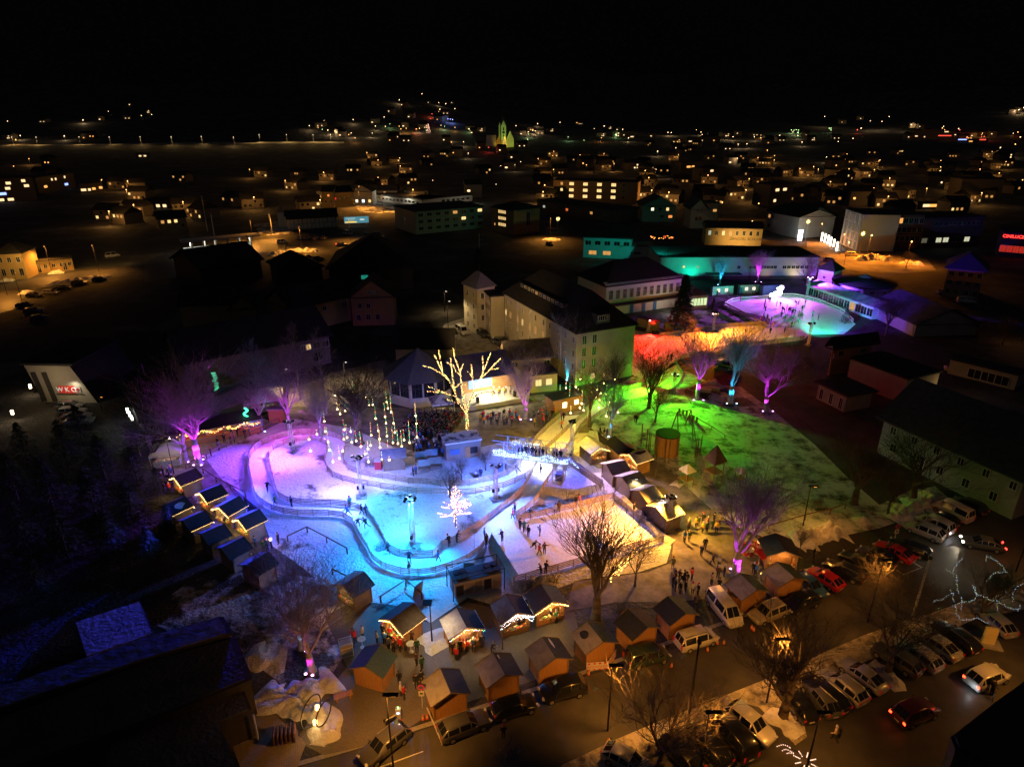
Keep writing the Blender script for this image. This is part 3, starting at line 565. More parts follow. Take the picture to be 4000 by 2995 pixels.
hut('K3', 822, 1012, 972, 956, 'third hut behind the rink with thick creamy snow on its roof', GR, 'B', left=M_rsnow, right=M_rsnow, wall=M_wood2, goods=False, power=9, W=2.9)
hut('K3', 1012, 1190, 1190, 1122, 'last hut behind the rink with green tinted snow roof by the truss mast', GR, 'B', left=M_rsnow, right=M_rsnow, wall=M_wood2, light='gold', goods=True, power=26, W=3.1)
hut('D4', 800, 1395, 1050, 1375, 'low grey storage cabin under the hanging lights, violet lit', 'service cabins by the upper lane', 'F', left=M_felt, right=M_frost, wall=M_wood2, goods=False, power=0, W=2.4)
# flat bar pavilion by the plaza with snowy roof and big panes
def cabin(c, pts, z, label, wallm, roofm, name='cabin', cat='cabin', group=None, th=.18, over=.2, parts=()):
    P = [G(c, pts[i], pts[i+1], z) for i in (0,2,4)]; u = P[1]-P[0]; v = P[2]-P[1]; u.z = v.z = 0
    o = Vector((P[0].x, P[0].y, 0)); t = thing(name, label, cat, o, atan2(u.y, u.x), group); Lx, Ly = u.length, abs(u.normalized().cross(v).z)
    sg = 1 if u.cross(v).z > 0 else -1
    MB().box((Lx/2, sg*Ly/2, z/2), (Lx, Ly, z)).build('walls', wallm, t)
    MB().box((Lx/2, sg*Ly/2, z+th/2), (Lx+2*over, Ly+2*over, th)).build('roof', roofm, t)
    for (nm, x, zz, w, h, mt) in parts: MB().box((x*Lx, -sg*.03, zz), (w, .08, h)).build(nm, mt, t)
    return t
cabin('D4', (1495,1340, 1868,1288, 1815,1190), 2.9, 'flat bar cabin with patchy snow on its glazed roof beside the strung tree', M_wood2, mat('patchy roof snow', (.68,.66,.6), .8, c2=(.08,.07,.06), ns=.9, thr=(.42,.5)), parts=(('window', .8, 1.3, 1.2, 1.1, M_glassd), ('window', .25, 1.4, 1.6, .9, mat('blue shutter', (.1,.16,.3), .7)), ('door', .62, 1.0, .85, 2.0, M_wood)))
cabin('D8', (585,870, 905,800, 850,735), 2.8, 'small flat kiosk with lit serving hatch at the head of the yellow lanes', M_wood, M_felt2, 'kiosk', 'kiosk', parts=(('hatch', .38, 1.5, .8, 1.0, glow('hatch light', (1,.75,.3), 6)), ('hatch', .78, 1.6, .8, .8, glow('hatch light', (1,.75,.3), 6))))
lamp('POINT', G('D8', 700, 880)+Vector((0,0,2.4)), (1,.7,.25), 260, None, .15)
cabin('D2', (912,520, 1105,510, 1100,500), 2.7, 'teal lit skate hire container with two bright windows', mat('container sheet', (.5,.52,.52), .6, n=.15), M_felt, 'container', 'container', 'containers behind the far rink', parts=(('window', .28, 1.5, .9, .9, M_glassw), ('window', .66, 1.5, .9, .9, M_glassw)))
cabin('D2', (1165,505, 1355,498, 1350,488), 2.7, 'blue lit skate hire container with two bright windows right of the doorway', MT['container sheet'], M_felt, 'container', 'container', 'containers behind the far rink', parts=(('window', .32, 1.5, .9, .9, M_glassw), ('window', .68, 1.5, .9, .9, M_glassw), ('door', .05, 1.0, .9, 2.0, mat('blue door', (.05,.16,.4), .6))))
cabin('D2', (1380,515, 1535,505, 1530,492), 2.9, 'blue tarpaulin covered ice machine garage behind the far rink', mat('blue tarpaulin', (.06,.10,.45), .6, n=.3), mat('blue tarpaulin', (.06,.10,.45), .6), 'shelter', 'shelter')
cabin('K6', (1290,0, 1440,0, 1420,-20), 2.5, 'small wooden shed at the far end of the hut aisle', M_wood, M_frost)
# striped fair stall row under the coloured awning, green neon sign
st = thing('fair_stall', 'long fair stall with gold garlands and two round-badged blue screens', 'fair stall', G('D5', 1000, 1420), atan2((G('D5',1420,1290)-G('D5',860,1400)).y, (G('D5',1420,1290)-G('D5',860,1400)).x))
MB().box((0,1.6,1.3), (13,2.4,2.4)).build('back_wall', M_wood2, st); MB().box((0,.9,2.9), (13.5,4,.12), 0, .12).build('roof', M_feltb, st)
MB().box((0,-.1,.55), (12.6,.6,1.1)).build('counter', M_wood, st)
q = MB()
for i in range(150): x = -6.4+12.8*random.random(); q.mi(random.choice((0,0,0,1))).ball((x, -1.15+random.uniform(-.2,.1), 2.35+.25*sin(x*2)+random.uniform(-.25,.15)), .045, 4)
tag(q.build('garland', [BULB['warm'], MIXB[0]], st), kind='stuff')
gm = MB()
for i in range(70): gm.mi(random.randrange(5)).box((random.uniform(-6,6), random.uniform(-.3,.4), random.uniform(1.15,1.9)), (.3,.2,.3))
gm.build('goods', GC, st)
for x in (-4.5, -1.5, 1.5, 4.5): lamp('POINT', st.matrix_basis @ Vector((x, -.2, 2.3)), (1,.55,.15), 55, None, .15)
for i, (cx, cy, lb) in enumerate(((1300,1275,'wide blue parasol stall canvas with a round badge'), (1400,1240,'small blue canvas with an oval badge beside the cyan lit tree'))):
    cp = G('D5', cx, cy, 1.4); t = thing('canvas_screen', lb, 'screen', cp, .35+i*.5, 'blue badge screens'); W_ = 3.0 if i == 0 else 1.7
    MB().box((0,0,0), (W_, .06, 1.6)).build('canvas', mat('blue canvas', (.10,.22,.42), .7), t)
    bm_ = MB()
    for a in range(14): A = 2*pi*a/14; B = A+2*pi/14; bm_.face([(.5*cos(A),-.04,.5*sin(A)), (.5*cos(B),-.04,.5*sin(B)), (.38*cos(B),-.04,.38*sin(B)), (.38*cos(A),-.04,.38*sin(A))])
    bm_.build('badge', M_glassd, t); MB().tube((0,.05,-1.4), (0,.05,-.8), .05).build('leg', M_steel, t)
q = G('D5', 1283, 1215, 2.2); t = thing('neon_figure', 'bright green glowing spiral sign above the fair stall', 'neon sign', (q.x, q.y, 0)); m = MB()
for i in range(20): A = i*.5; m.ball((.35*sin(A), 0, 2.3+i*.11), .17, 5)
m.build('glow_tube', glow('green neon', (.05,1,.45), 3.2), t); MB().tube((0,.1,0), (0,.1,2.3), .06).build('post', M_black, t)
q = G('D5', 968, 940, 0); t = thing('neon_figure', 'dim green lit doorway panel on the dark building wall', 'neon sign', (q.x, q.y, 0)); m = MB()
for i in range(9): m.box((random.uniform(-.2,.2), 0, .4+i*.5), (.8,.08,.36), 0, 0, random.uniform(-.3,.3))
m.build('panel', glow('green door', (.1,.7,.35), .8), t)
# white party tents
def tent(c, x, y, label, r=2.2, h=3.2, mt=None, power=40, rz=.3, group='white canopy tents'):
    p = G(c, x, y); t = thing('canopy_tent', label, 'tent', p, rz, group); m = MB(); n = 4
    C = [(r,r),(-r,r),(-r,-r),(r,-r)]
    for i in range(4): a, b = C[i], C[(i+1) % 4]; m.face([(*a,2.2), (*b,2.2), (0,0,h)]); m.face([(*a,2.2), (a[0],a[1],1.9), (b[0],b[1],1.9), (*b,2.2)])
    m.build('canopy', mt or mat('tent canvas', (.62,.58,.52), .7), t)
    for i in range(4): MB().tube((C[i][0]*.97,C[i][1]*.97,0), (C[i][0]*.97,C[i][1]*.97,2.2), .04).build('leg', M_steel, t)
    MB().box((0,-r*.8,.5), (r*1.7,.6,1.0)).build('counter', M_white, t); gm = MB()
    for i in range(20): gm.mi(random.randrange(5)).box((random.uniform(-r*.8,r*.8), -r*.8, 1.08), (.2,.3,.14))
    gm.build('goods', GC, t); lamp('POINT', p+Vector((0,0,1.9)), (1,.72,.4), power*4, t, .2)
tent('K6', 385, 470, 'cream canopy tent over a lit food counter at the end of the left path')
tent('D4', 1450, 975, 'half snowed canopy tent with golden garlands behind the crowd', 2.0, 3.4, mat('grey tent', (.5,.5,.5), .8, c2=(.08,.08,.08), ns=.7, thr=(.42,.5)), 26)
tent('D5', 1500, 1060, 'beige canopy with an orange glow under the bare birches', 3.0, 3.6, None, 26)
# ================================================================== STAGE + hall building
def frame(c, a, b, z):
    A, B = G(c, *a, z), G(c, *b, z); d = B-A; return A, B, d.length, atan2(d.y, d.x)
A = G('D8', -30, 960); sa = G('D4', 1795, 975); sb = G('D4', 2208, 905); d = (sb-sa).normalized(); an = atan2(d.y, d.x); sL = (sb-sa).length+3.2; SAN = an; sd = d.copy()
t = thing('stage', 'open concert stage with lit wooden back wall and blue screen', 'stage', sa, an)
MB().box((sL/2-.8, 3.1, .45), (sL+1.6, 6.2, .9)).build('platform', mat('stage floor', (.5,.45,.36), .6, n=.15), t)
for i in range(4): MB().box((sL+.2+i*.33, .8, .8-i*.22), (.34, 1.3, .2)).build('step', M_conc, t)
MB().box((sL/2, 6.4, 2.6), (sL+1.6, .2, 4.2)).build('back_wall', mat('stage panelling', (.55,.33,.14), .6, n=.3, ns=1), t)
MB().box((-.9, 5.2, 2.5), (.3, 2.6, 4.2)).build('side_wall', M_conc, t); MB().box((sL+.4, 5.2, 2.5), (.3, 2.6, 4.2)).build('side_wall', M_conc, t)
sl = MB().box((sL*.33, 6.2, 2.6), (4.6, .12, 1.9)); sl.build('screen', mat('screen picture', (.02,.05,.1), .4, c2=(.1,.3,.8), ns=1.2, emit=(.25,.5,1), es=1.6), t)
for x in (1.2, sL-2.2): MB().box((x, 1.2, 1.5), (.5,.5,1.1)).build('loudspeaker', M_black, t)
lamp('AREA', sa+Vector((d.x*sL*.42-d.y*3.2, d.y*sL*.42+d.x*3.2, 4.4)), (1,.82,.5), 1700, t, 2.5, sa+Vector((d.x*sL*.42-d.y*3, d.y*sL*.42+d.x*3, 0)))
lamp('POINT', sa+Vector((d.x*sL*.8-d.y*4, d.y*sL*.8+d.x*4, 3.6)), (1,.6,.25), 130, t, .3)
# ================================================================== BUILDINGS
WM = {}
sheet('station_road', poly('D7', -300,800, 600,640, 1000,612, 1770,590, 1770,640, 1500,705, 1000,740, 760,770, 300,900, -300,1000), M_asph, .02)
sheet('station_yard', poly('D7', 640,500, 860,470, 1010,575, 700,600), M_snowp, .024)
sheet('depot_yard', poly('E2', 840,980, 960,960, 1200,1010, 1200,1070, 900,1060), M_snowp, .02)
sheet('main_road', poly('D3', -80,70, 60,80, 300,150, 700,190, 760,260, 560,275, 300,270, -80,210), mat('orange lit slush', (.30,.28,.25), .8, c2=(.08,.07,.06), ns=.12), .02)
sheet('garden_ground', poly('D4', -200,760, 300,560, 840,420, 1000,560, 900,800, 400,900, -200,960), M_path, .008)
sheet('station_street', poly('D6', -200,480, 200,400, 580,340, 1050,280, 1100,330, 700,380, 300,470, 170,560, 100,640, -200,720), M_asph, .014)
def window(parent, loc, rz, w, h, lit=None, mull=1, fm=None):
    k = (round(w,2), round(h,2), mull, (fm or M_frame).name)
    if k not in WM:
        m = MB(); b = .09
        for s in (-1, 1): m.box((s*(w/2-b/2), 0, 0), (b,.1,h)); m.box((0,0,s*(h/2-b/2)), (w-2*b,.1,b))
        for i in range(mull): m.box((-w/2+w*(i+1)/(mull+1), .01, 0), (.07,.06,h-2*b))
        if mull > 1 and h > 1.1: m.box((0,.012,h*.12), (w-2*b,.05,.06))
        WM[k] = (m.mesh('window', fm or M_frame), {})
    me, panes = WM[k]; o = obj('window', me, parent, loc, rz); pm = lit or M_glassd
    if pm.name not in panes: panes[pm.name] = MB().box((0,.02,0), (w-.12,.03,h-.12)).mesh('pane', pm)
    obj('pane', panes[pm.name], o); return o
def bld(c, p0, p1, third, z, label, wall, roofm, roof='flat', rh=3.5, over=.5, wins=(), name='building', cat='building', group=None, base=0, rs='x', ground=False, inset=0, wz=None):
    """p0 left, p1 right eave pixel corners of the facade seen; third = depth in metres or pixel corner"""
    A, B = G(c, *p0, 0 if ground else z), G(c, *p1, 0 if ground else z); d = B-A; Lx = d.length; an = atan2(d.y, d.x); n = Vector((-sin(an), cos(an), 0))
    if isinstance(third, tuple): D = abs((G(c, *third, z)-B).dot(n))
    else: D = third
    t = thing(name, label, cat, (A.x, A.y, 0), an, group); o = over
    t['L'] = Lx
    del t['L']
    MB().box((Lx/2, (D+inset)/2, z/2), (Lx, D-inset, z)).build('wall', wall, t)
    r = MB(); x0, x1, y0, y1 = -o, Lx+o, -o, D+o
    if roof == 'flat':
        r.box((Lx/2, D/2, z+.15), (Lx+2*o, D+2*o, .3)); r.box((Lx/2, D/2, z+.33), (Lx+2*o-.6, D+2*o-.6, .06))
    else:
        e = z+.02
        if roof == 'hip':
            if Lx >= D: a, b = (x0+D/2, D/2), (x1-D/2, D/2)
            else: a, b = (Lx/2, y0+Lx/2), (Lx/2, y1-Lx/2)
        elif roof == 'pyr': a = b = (Lx/2, D/2)
        elif rs == 'x': a, b = (x0, D/2), (x1, D/2)
        else: a, b = (Lx/2, y0), (Lx/2, y1)
        a = (*a, z+rh); b = (*b, z+rh)
        q = [(x0,y0,e), (x1,y0,e), (x1,y1,e), (x0,y1,e)]
        if roof in ('hip', 'pyr') and Lx >= D or roof == 'gable' and rs == 'x':
            F_ = [[q[0],q[1],b,a], [q[2],q[3],a,b], [q[1],q[2],b], [q[3],q[0],a]]
        else: F_ = [[q[1],q[2],b,a], [q[3],q[0],a,b], [q[0],q[1],a], [q[2],q[3],b]]
        for f in (F_ if roof != 'gable' else F_[:2]): r.face(f)
        for f in (F_ if roof != 'gable' else F_[:2]): r.face([(v[0], v[1], v[2]-.22) for v in f[::-1]])
        for i in range(4): u, v = q[i], q[(i+1) % 4]; r.face([(u[0],u[1],u[2]-.22), (v[0],v[1],v[2]-.22), v, u])
        if roof == 'gable':
            gm = MB()
            gq = [[(0,0,z),(0,D,z),(0,D/2,z+rh*.97)][::-1], [(Lx,0,z),(Lx,D,z),(Lx,D/2,z+rh*.97)]] if rs == 'x' else [[(0,0,z),(Lx,0,z),(Lx/2,0,z+rh*.97)], [(0,D,z),(Lx,D,z),(Lx/2,D,z+rh*.97)][::-1]]
            for f in gq: MB().face(f).build('gable', wall, t)
    r.build('roof', roofm, t)
    for wd in wins:
        face, n_, zc, w_, h_ = wd[:5]; u0, u1 = (wd[5] if len(wd) > 5 else (.06,.94)); lit = wd[6] if len(wd) > 6 else {}; mu = wd[7] if len(wd) > 7 else 1
        for i in range(n_):
            u = u0+(u1-u0)*(i/(n_-1) if n_ > 1 else .5); lm = lit.get(i) if isinstance(lit, dict) else lit
            if face == 'F': window(t, (u*Lx, -.02, zc), 0, w_, h_, lm, mu)
            elif face == 'R': window(t, (Lx+.02, u*D, zc), pi/2, w_, h_, lm, mu)
            elif face == 'L': window(t, (-.02, (1-u)*D, zc), -pi/2, w_, h_, lm, mu)
    t['category'] = cat
    return t, Lx, D, an
P_cream = mat('cream render', (.50,.44,.33), .85, n=.12, ns=.6); P_grey = mat('grey render', (.36,.35,.35), .85, n=.15, ns=.6)
P_white = mat('white render', (.62,.62,.60), .85, n=.1, ns=.5); P_yel = mat('yellow render', (.48,.34,.14), .85, n=.12, ns=.6); P_och = mat('ochre render', (.42,.26,.12), .85, n=.15, ns=.6)
P_brick = mat('dark brick facade', (.16,.10,.08), .85, n=.3, ns=2); P_dark = mat('dark cladding', (.07,.06,.055), .8, n=.3, ns=2)
wl_, wa_, ww_ = M_glassl, M_glassl2, M_glassw
# -- long school house in the middle, two visible sides
sch, sL_, sD_, sA_ = bld('D1', (640,570), (1310,943), 13.5, 11.2, 'long four-storey cream school house with steep dark roof, gable end washed green', P_cream, M_roofd, 'hip', 6.2, .5,
   [('F', 6, 9.4, .8, 1.4, (.03,.97)), ('F', 5, 9.4, .8, 1.4, (.10,.87)), ('F', 6, 6.6, .8, 1.5, (.03,.97), {0: wl_, 1: wa_, 2: wa_, 3: wa_}), ('F', 5, 6.6, .8, 1.5, (.10,.87), {0: wa_, 1: wl_, 2: wa_}), ('F', 6, 3.9, .8, 1.5, (.03,.97), {3: wa_}), ('F', 5, 3.9, .8, 1.5, (.10,.87)), ('F', 6, 1.5, .8, 1.4, (.03,.97)),
    ('R', 2, 9.4, 1.0, 1.9, (.13,.30)), ('R', 2, 6.9, 1.0, 1.9, (.13,.30)), ('R', 2, 4.4, 1.0, 1.9, (.13,.30)), ('R', 1, 1.6, 1.2, 1.3, (.3,.3), wl_)], 'school_building', 'school')
MB().box((sL_*.43, 3.3, 13.7), (sL_*.62, 2.4, 1.3)).build('dormer_strip', P_dark, sch)
for i in range(11): window(sch, (sL_*(.15+.055*i), 2.07, 13.7), 0, 1.0, .8, wa_ if i in (4,) else None, 1)
MB().box((sL_-2.0, 6.0, 13.2), (3.6, 3.0, 1.8)).build('dormer', P_dark, sch); window(sch, (sL_-.18, 6.0, 13.3), pi/2, 2.6, 1.1, None, 4, M_white)
for i in range(5): MB().tube((sL_*(.2*i+.02), -.08, 0), (sL_*(.2*i+.02), -.08, 11.1), .07).build('downpipe', M_steel, sch)
bld('D1', (260,485), (385,532), (560,508), 11.4, 'left wing of the cream school with snow striped hip roof', P_cream, M_tile, 'hip', 3.2, .4,
   [('F', 2, z, .8, 1.4, (.3,.75)) for z in (9.4,6.6,3.9,1.5)]+[('R', 1, z, .9, 1.5, (.3,.3)) for z in (9.2,6.4,3.7)], 'school_wing', 'school')
bld('D1', (515,612), (638,602), 5.0, 10.2, 'flat topped stair tower at the corner of the cream school', P_cream, M_roofd, 'flat', 1, .4, [('L', 2, z, .6, 1.4, (.3,.7)) for z in (8.5,5.8,3.0)], 'stair_tower', 'school')
# -- gymnasium
gy, gL, gD, gA = bld('D2', (-70,515), (625,432), 15, 8.2, 'white school gym with tall mullioned windows, blue doors and snowy eave', P_white, M_roofd, 'hip', 5, .6,
   [('F', 11, 5.6, 1.3, 2.6, (.06,.95), {}, 2)], 'gymnasium', 'school')
MB().box((gL/2, .35, 8.75), (gL+1, 1.5, .1), 0, .42).build('snow_edge', M_rsnow, gy)
MB().box((gL/2, -1.2, 3.2), (gL, 2.4, .2)).build('canopy', mat('canopy roof', (.1,.05,.06), .8, n=.3), gy)
for x in (.34,.50,.65): MB().box((gL*x, -.08, 1.2), (1.1,.1,2.3)).build('door', mat('blue door', (.05,.16,.4), .6), gy)
lamp('POINT', G('D2', 515, 760)+Vector((0,-1,2.5)), (1,.9,.7), 450, None, .15)
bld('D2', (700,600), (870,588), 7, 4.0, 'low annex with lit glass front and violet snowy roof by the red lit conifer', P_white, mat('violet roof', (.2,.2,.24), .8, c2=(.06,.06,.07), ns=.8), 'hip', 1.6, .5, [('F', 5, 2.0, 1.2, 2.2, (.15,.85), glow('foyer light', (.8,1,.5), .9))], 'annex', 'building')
# -- long white hall
lh, lL, lD, lA = bld('D2', (430,250), (1893,247), 18, 7.2, 'very long white sports hall with strip of small dark windows, dark flat roof', P_white, M_roofd, 'flat', 3, .3,
   [('F', 1, 4.0, 1.1, 1.1, (.5,.5)), ('F', 8, 4.0, 1.3, 1.1, (.58,.73)), ('F', 6, 4.0, 1.3, 1.1, (.79,.93)), ('F', 1, 4.2, .9, .9, (.15,.15), wl_), ('F', 1, 4.2, .8, .8, (.24,.24), wa_)], 'sports_hall', 'hall')
MB().box((lL*.4, -1.4, 2.2), (lL*.22, 2.8, .2)).build('canopy', M_felt2, lh); MB().box((lL/2, -.06, .6), (lL, .08, 1.2)).build('plinth', P_brick, lh)
for x, colr, pw in ((.20,TEA,2200), (.86,(1,.7,.2),1500), (.68,(1,.7,.2),500)): lamp('SPOT', Vector((G('D2',430,250,7.2)+(G('D2',1893,247,7.2)-G('D2',430,250,7.2))*x).xyz)+Vector((0,-3,-6.2)), colr, pw, lh, .15, G('D2',430,250,7.2)+(G('D2',1893,247,7.2)-G('D2',430,250,7.2))*x+Vector((0,1,-1)), 2.4, .9)
# -- modern white block with terrace
mb_, mL, mD, mA = bld('E3', (620,1165), (1035,1180), 14, 7.5, 'modern white office with projecting terrace deck and teal washed wall', P_white, M_roofd, 'flat', 1, .8, [('F', 5, 5.6, 2.2, 1.6, (.1,.9)), ('F', 2, 2.0, 3.0, 1.6, (.2,.5), wa_)], 'office_block', 'office')
bld('E3', (935,1245), (1240,1245), 9, 4.6, 'angular white terrace wing with glowing red decorated balcony', P_white, P_brick, 'flat', 1, .2, [('F', 2, 2.2, 2.6, .9, (.25,.5))], 'terrace_wing', 'office')
q = G('E3', 1330, 1330, 7.5); t = thing('added_floodlight', 'added teal floodlight mast on the long hall roof facing the white office', 'floodlight', q); MB().tube((0,0,0), (0,0,2.6), .07).build('pole', M_steel, t); MB().box((0,0,2.7), (.5,.2,.35)).build('housing', M_black, t)  # invented mast, added to throw teal light on the office walls
lamp('SPOT', q+Vector((0,.5,2.7)), (0,.85,.6), 9000, t, .2, G('E3', 1150, 1220, 3), 2.3, .8)
lamp('SPOT', q+Vector((-.3,.5,2.7)), (0,.85,.6), 16000, t, .2, G('E3', 820, 1190, 5), 1.4, .8)
q = G('E3', 1290, 1180, 5.6); t = thing('balcony_lights', 'red and amber lit plants on the white office terrace', 'lights', q); m = MB()
for i in range(46): m.mi(i % 3).ball((random.uniform(-4,5), random.uniform(-1,2.5), random.uniform(-.2,.9)), .13, 4)
tag(m.build('bulbs', [glow('terrace red', (1,.12,.03), 3), glow('terrace amber', (1,.5,.1), 4), M_felt2], t), kind='stuff')
# -- pavilion and hall behind stage
hp = G('D4', 1190, 300, 9.6); ctr = G('D4', 1180, 560, 4.8); R_ = 7.2
t = thing('pavilion', 'hexagonal pavilion with snow lined pointed roof and tall dark windows', 'pavilion', (hp.x, hp.y, 0), .25); m = MB(); rm = MB(); n = 8
for i in range(n):
    A0, A1 = 2*pi*i/n+pi/8, 2*pi*(i+1)/n+pi/8; a = Vector((cos(A0), sin(A0), 0)); b = Vector((cos(A1), sin(A1), 0)); r = R_*.86
    m.face([a*r, b*r, b*r+Vector((0,0,5.3)), a*r+Vector((0,0,5.3))])
    e0, e1 = a*R_+Vector((0,0,5.2)), b*R_+Vector((0,0,5.2)); rm.face([e0, e1, Vector((0,0,9.6))]); rm.face([e1-Vector((0,0,.2)), e0-Vector((0,0,.2)), Vector((0,0,9.4))])
    for f in (.27,.73):
        mid = (a*(1-f)+b*f)*r*1.004+Vector((0,0,3.4)); dd = (b-a).normalized(); window(t, mid, atan2(dd.y, dd.x), 1.9, 2.9, None, 2, M_roofd)
m.build('wall', P_cream, t); rm.build('roof', M_tile, t)
st2, s2L, s2D, s2A = bld('D4', (1620,660), (2230,560), 9, 4.8, 'long stage hall with violet snow dusted roof behind the strung tree', P_cream, mat('violet dusted roof', (.17,.14,.17), .85, c2=(.09,.07,.08), ns=.7), 'gable', 3.2, .3, (), 'stage_hall', 'hall', rs='x', inset=6.2)
bld('D4', (950,300), (1560,300), 9, 4.5, 'dark roofed rear wing of the pavilion beside the courtyard', P_cream, M_roofd, 'gable', 3, .5, (), 'rear_wing', 'building')
bld('D8', (100,420), (560,385), 8, 4.6, 'two-storey purple lit house behind the purple tree', P_cream, mat('purple dusted roof', (.12,.10,.13), .85, c2=(.05,.045,.05), ns=.9), 'gable', 2.6, .6, [('F', 3, 3.2, 1.3, 1.3, (.15,.9))], 'house', 'house')
bld('D8', (345,600), (628,572), 5, 3.6, 'single storey annex with two glowing windows', P_yel, M_roofd, 'flat', 1, .2, [('F', 2, 2.0, 1.3, 1.4, (.28,.68), wl_, 1)], 'annex', 'building')
# -- right side buildings
tw = bld('D3', (0,245), (95,262), 5.5, 6.0, 'small violet lit tower with pyramid roof and round window by the far rink', P_white, M_roofd, 'pyr', 2.8, .5, [('F', 1, 3.6, .9, .9, (.45,.45))], 'tower', 'tower')
q = G('D3', 290, 335, 4.4); t = thing('round_hall', 'low round hall with violet lit curved wall and shallow domed roof', 'hall', (q.x, q.y, 0)); m = MB(); m.tube((0,0,0), (0,0,4.4), 8, 8, 40); m.build('wall', P_white, t)
MB().tube((0,0,4.42), (0,0,4.7), 8.7, 8.7, 40).tube((0,0,4.7), (0,0,6.0), 8.3, 1.2, 40).build('roof', M_roofd, t); MB().tube((0,0,6.0), (0,0,6.9), 2.0, .1, 12).build('lantern', M_frost, t)
for A in (-2.5,-2.3,-1.75,-1.5,-1.3,-1.1): window(t, (8.03*cos(A), 8.03*sin(A), 3.2), A+pi/2, 1.2, .8)
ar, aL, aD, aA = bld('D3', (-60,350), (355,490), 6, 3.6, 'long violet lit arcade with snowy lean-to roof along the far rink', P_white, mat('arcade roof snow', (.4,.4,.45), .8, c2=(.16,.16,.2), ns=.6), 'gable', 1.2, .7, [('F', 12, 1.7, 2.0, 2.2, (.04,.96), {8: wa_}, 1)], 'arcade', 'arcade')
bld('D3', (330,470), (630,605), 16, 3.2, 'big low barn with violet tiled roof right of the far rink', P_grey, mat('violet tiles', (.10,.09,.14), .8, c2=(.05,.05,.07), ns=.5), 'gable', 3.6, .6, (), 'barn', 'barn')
bld('D3', (750,560), (935,560), 6, 3.4, 'glass garage showing a pale lit interior, right of the barn', P_grey, M_roofd, 'gable', 1.2, .5, [('F', 2, 1.6, 3.2, 2.4, (.25,.72), glow('garage light', (.75,.8,.6), .35))], 'garage', 'garage')
hs, hL, hD, hA = bld('D3', (95,755), (345,722), (395,712), 6.2, 'ochre gabled chalet with wide dark roof below the far rink', P_och, M_roofd, 'gable', 2.2, 1.1, [('F', 2, 4.6, 1.5, 1.3, (.22,.78)), ('F', 1, 1.6, .5, .7, (.35,.35)), ('L', 4, 4.4, 1.2, 1.0, (.2,.8))], 'chalet', 'house')
bld('D3', (205,830), (575,965), (780,915), 4.8, 'windowless grey hall with dark flat roof and ochre end wall', P_grey, M_felt, 'flat', 1, .3, (), 'warehouse', 'warehouse')
bld('D3', (0,985), (180,1070), (370,1050), 3.2, 'low garage row with pale door posts beside the grey hall', P_grey, mat('garage roof', (.09,.06,.065), .85, n=.3), 'flat', 1, .7, [('F', 3, 1.3, .9, 2.2, (.15,.85))], 'garage', 'garage')
fr, fL, fD, fA = bld('D3', (425,1212), (1330,1612), 13, 6.1, 'long pale farmhouse with snow dusted tiled roof above the car park', P_grey, mat('dusted tiles', (.10,.095,.09), .85, c2=(.055,.05,.05), ns=1.3), 'gable', 5.5, .9,
   [('F', 6, 4.7, 1.0, 1.3, (.09,.95)), ('F', 5, 2.0, 1.1, 1.4, (.12,.86)), ('F', 1, 1.6, 1.4, 2.6, (.34,.34))], 'farmhouse', 'house')
bld('D3', (840,238), (1072,262), 12, 8.6, 'three-storey hotel with violet hip roof at the right edge', P_och, mat('blue violet roof', (.07,.06,.13), .8, n=.3), 'hip', 4, 1.0, [('F', 4, z, 1.3, 1.4, (.12,.9), {1: wa_} if z == 2 else {}) for z in (7,4.4,1.8)]+[('L', 3, z, 1.5, 1.5, (.2,.8), {1: glow('faint white window', (.8,.75,.6), .35)}) for z in (7,4.4)], 'hotel', 'hotel')
bld('D3', (850,835), (1290,940), 4, 3.0, 'low garage wall with two small wall lamps', P_grey, M_felt, 'flat', 1, .2, [('F', 3, 1.3, 2.4, 2.0, (.4,.8))], 'garage', 'garage')
lamp('POINT', G('D3', 912, 905)+Vector((0,-1,2.3)), (1,.95,.7), 220, None, .1); lamp('POINT', G('D3', 840, 1095)+Vector((0,0,2.6)), (1,.6,.2), 160, None, .1)
# -- WKO office at the left
q = G('D6', 355,1385); q2 = G('D6', 790,1393); wd_ = q2-q; wa2 = atan2(wd_.y, wd_.x); wL = wd_.length; hW = HT('D6', 640, 1393, 1095)
t = thing('chamber_building', 'pale slanted gable office wall carrying the red and white lettered sign', 'office', q, wa2); m = MB()
prof = [(0,0), (wL,0), (wL*.66,hW), (-wL*.17,hW*1.02)]
m.face([(x,0,z) for x,z in prof]); m.mi(1).face([(x,14,z) for x,z in prof][::-1])
for i in range(4): a, b = prof[i], prof[(i+1) % 4]; m.face([(a[0],0,a[1]), (a[0],14,a[1]), (b[0],14,b[1]), (b[0],0,b[1])])
m.build('wall', [P_cream, M_roofd], t)  # side and back faces dark: their shade is put into the material
MB().box((wL*.26, 7, hW+.25), (wL*.96, 14.6, .4)).build('roof', M_roofd, t)
for x in (.02,.22): MB().box((wL*x-.3,-.03,hW*.42), (1.0,.1,hW*.8), 0, 0, -.12).build('tall_window', P_dark, t)
def text(body, size, m_, parent, loc, rot=(pi/2,0,0), name='lettering', ext=.02, bold=0):
    c = bpy.data.curves.new('t', 'FONT'); c.body = body; c.size = size; c.extrude = ext; c.align_x = 'CENTER'; c.align_y = 'CENTER'; c.offset = bold
    o = bpy.data.objects.new('t', c); col.objects.link(o); bpy.context.view_layer.update()
    me = bpy.data.meshes.new_from_object(o.evaluated_get(bpy.context.evaluated_depsgraph_get())); bpy.data.objects.remove(o)
    me.name = name; me.materials.clear(); me.materials.append(m_); r = obj(name, me, parent, loc); r.rotation_euler = rot; return r
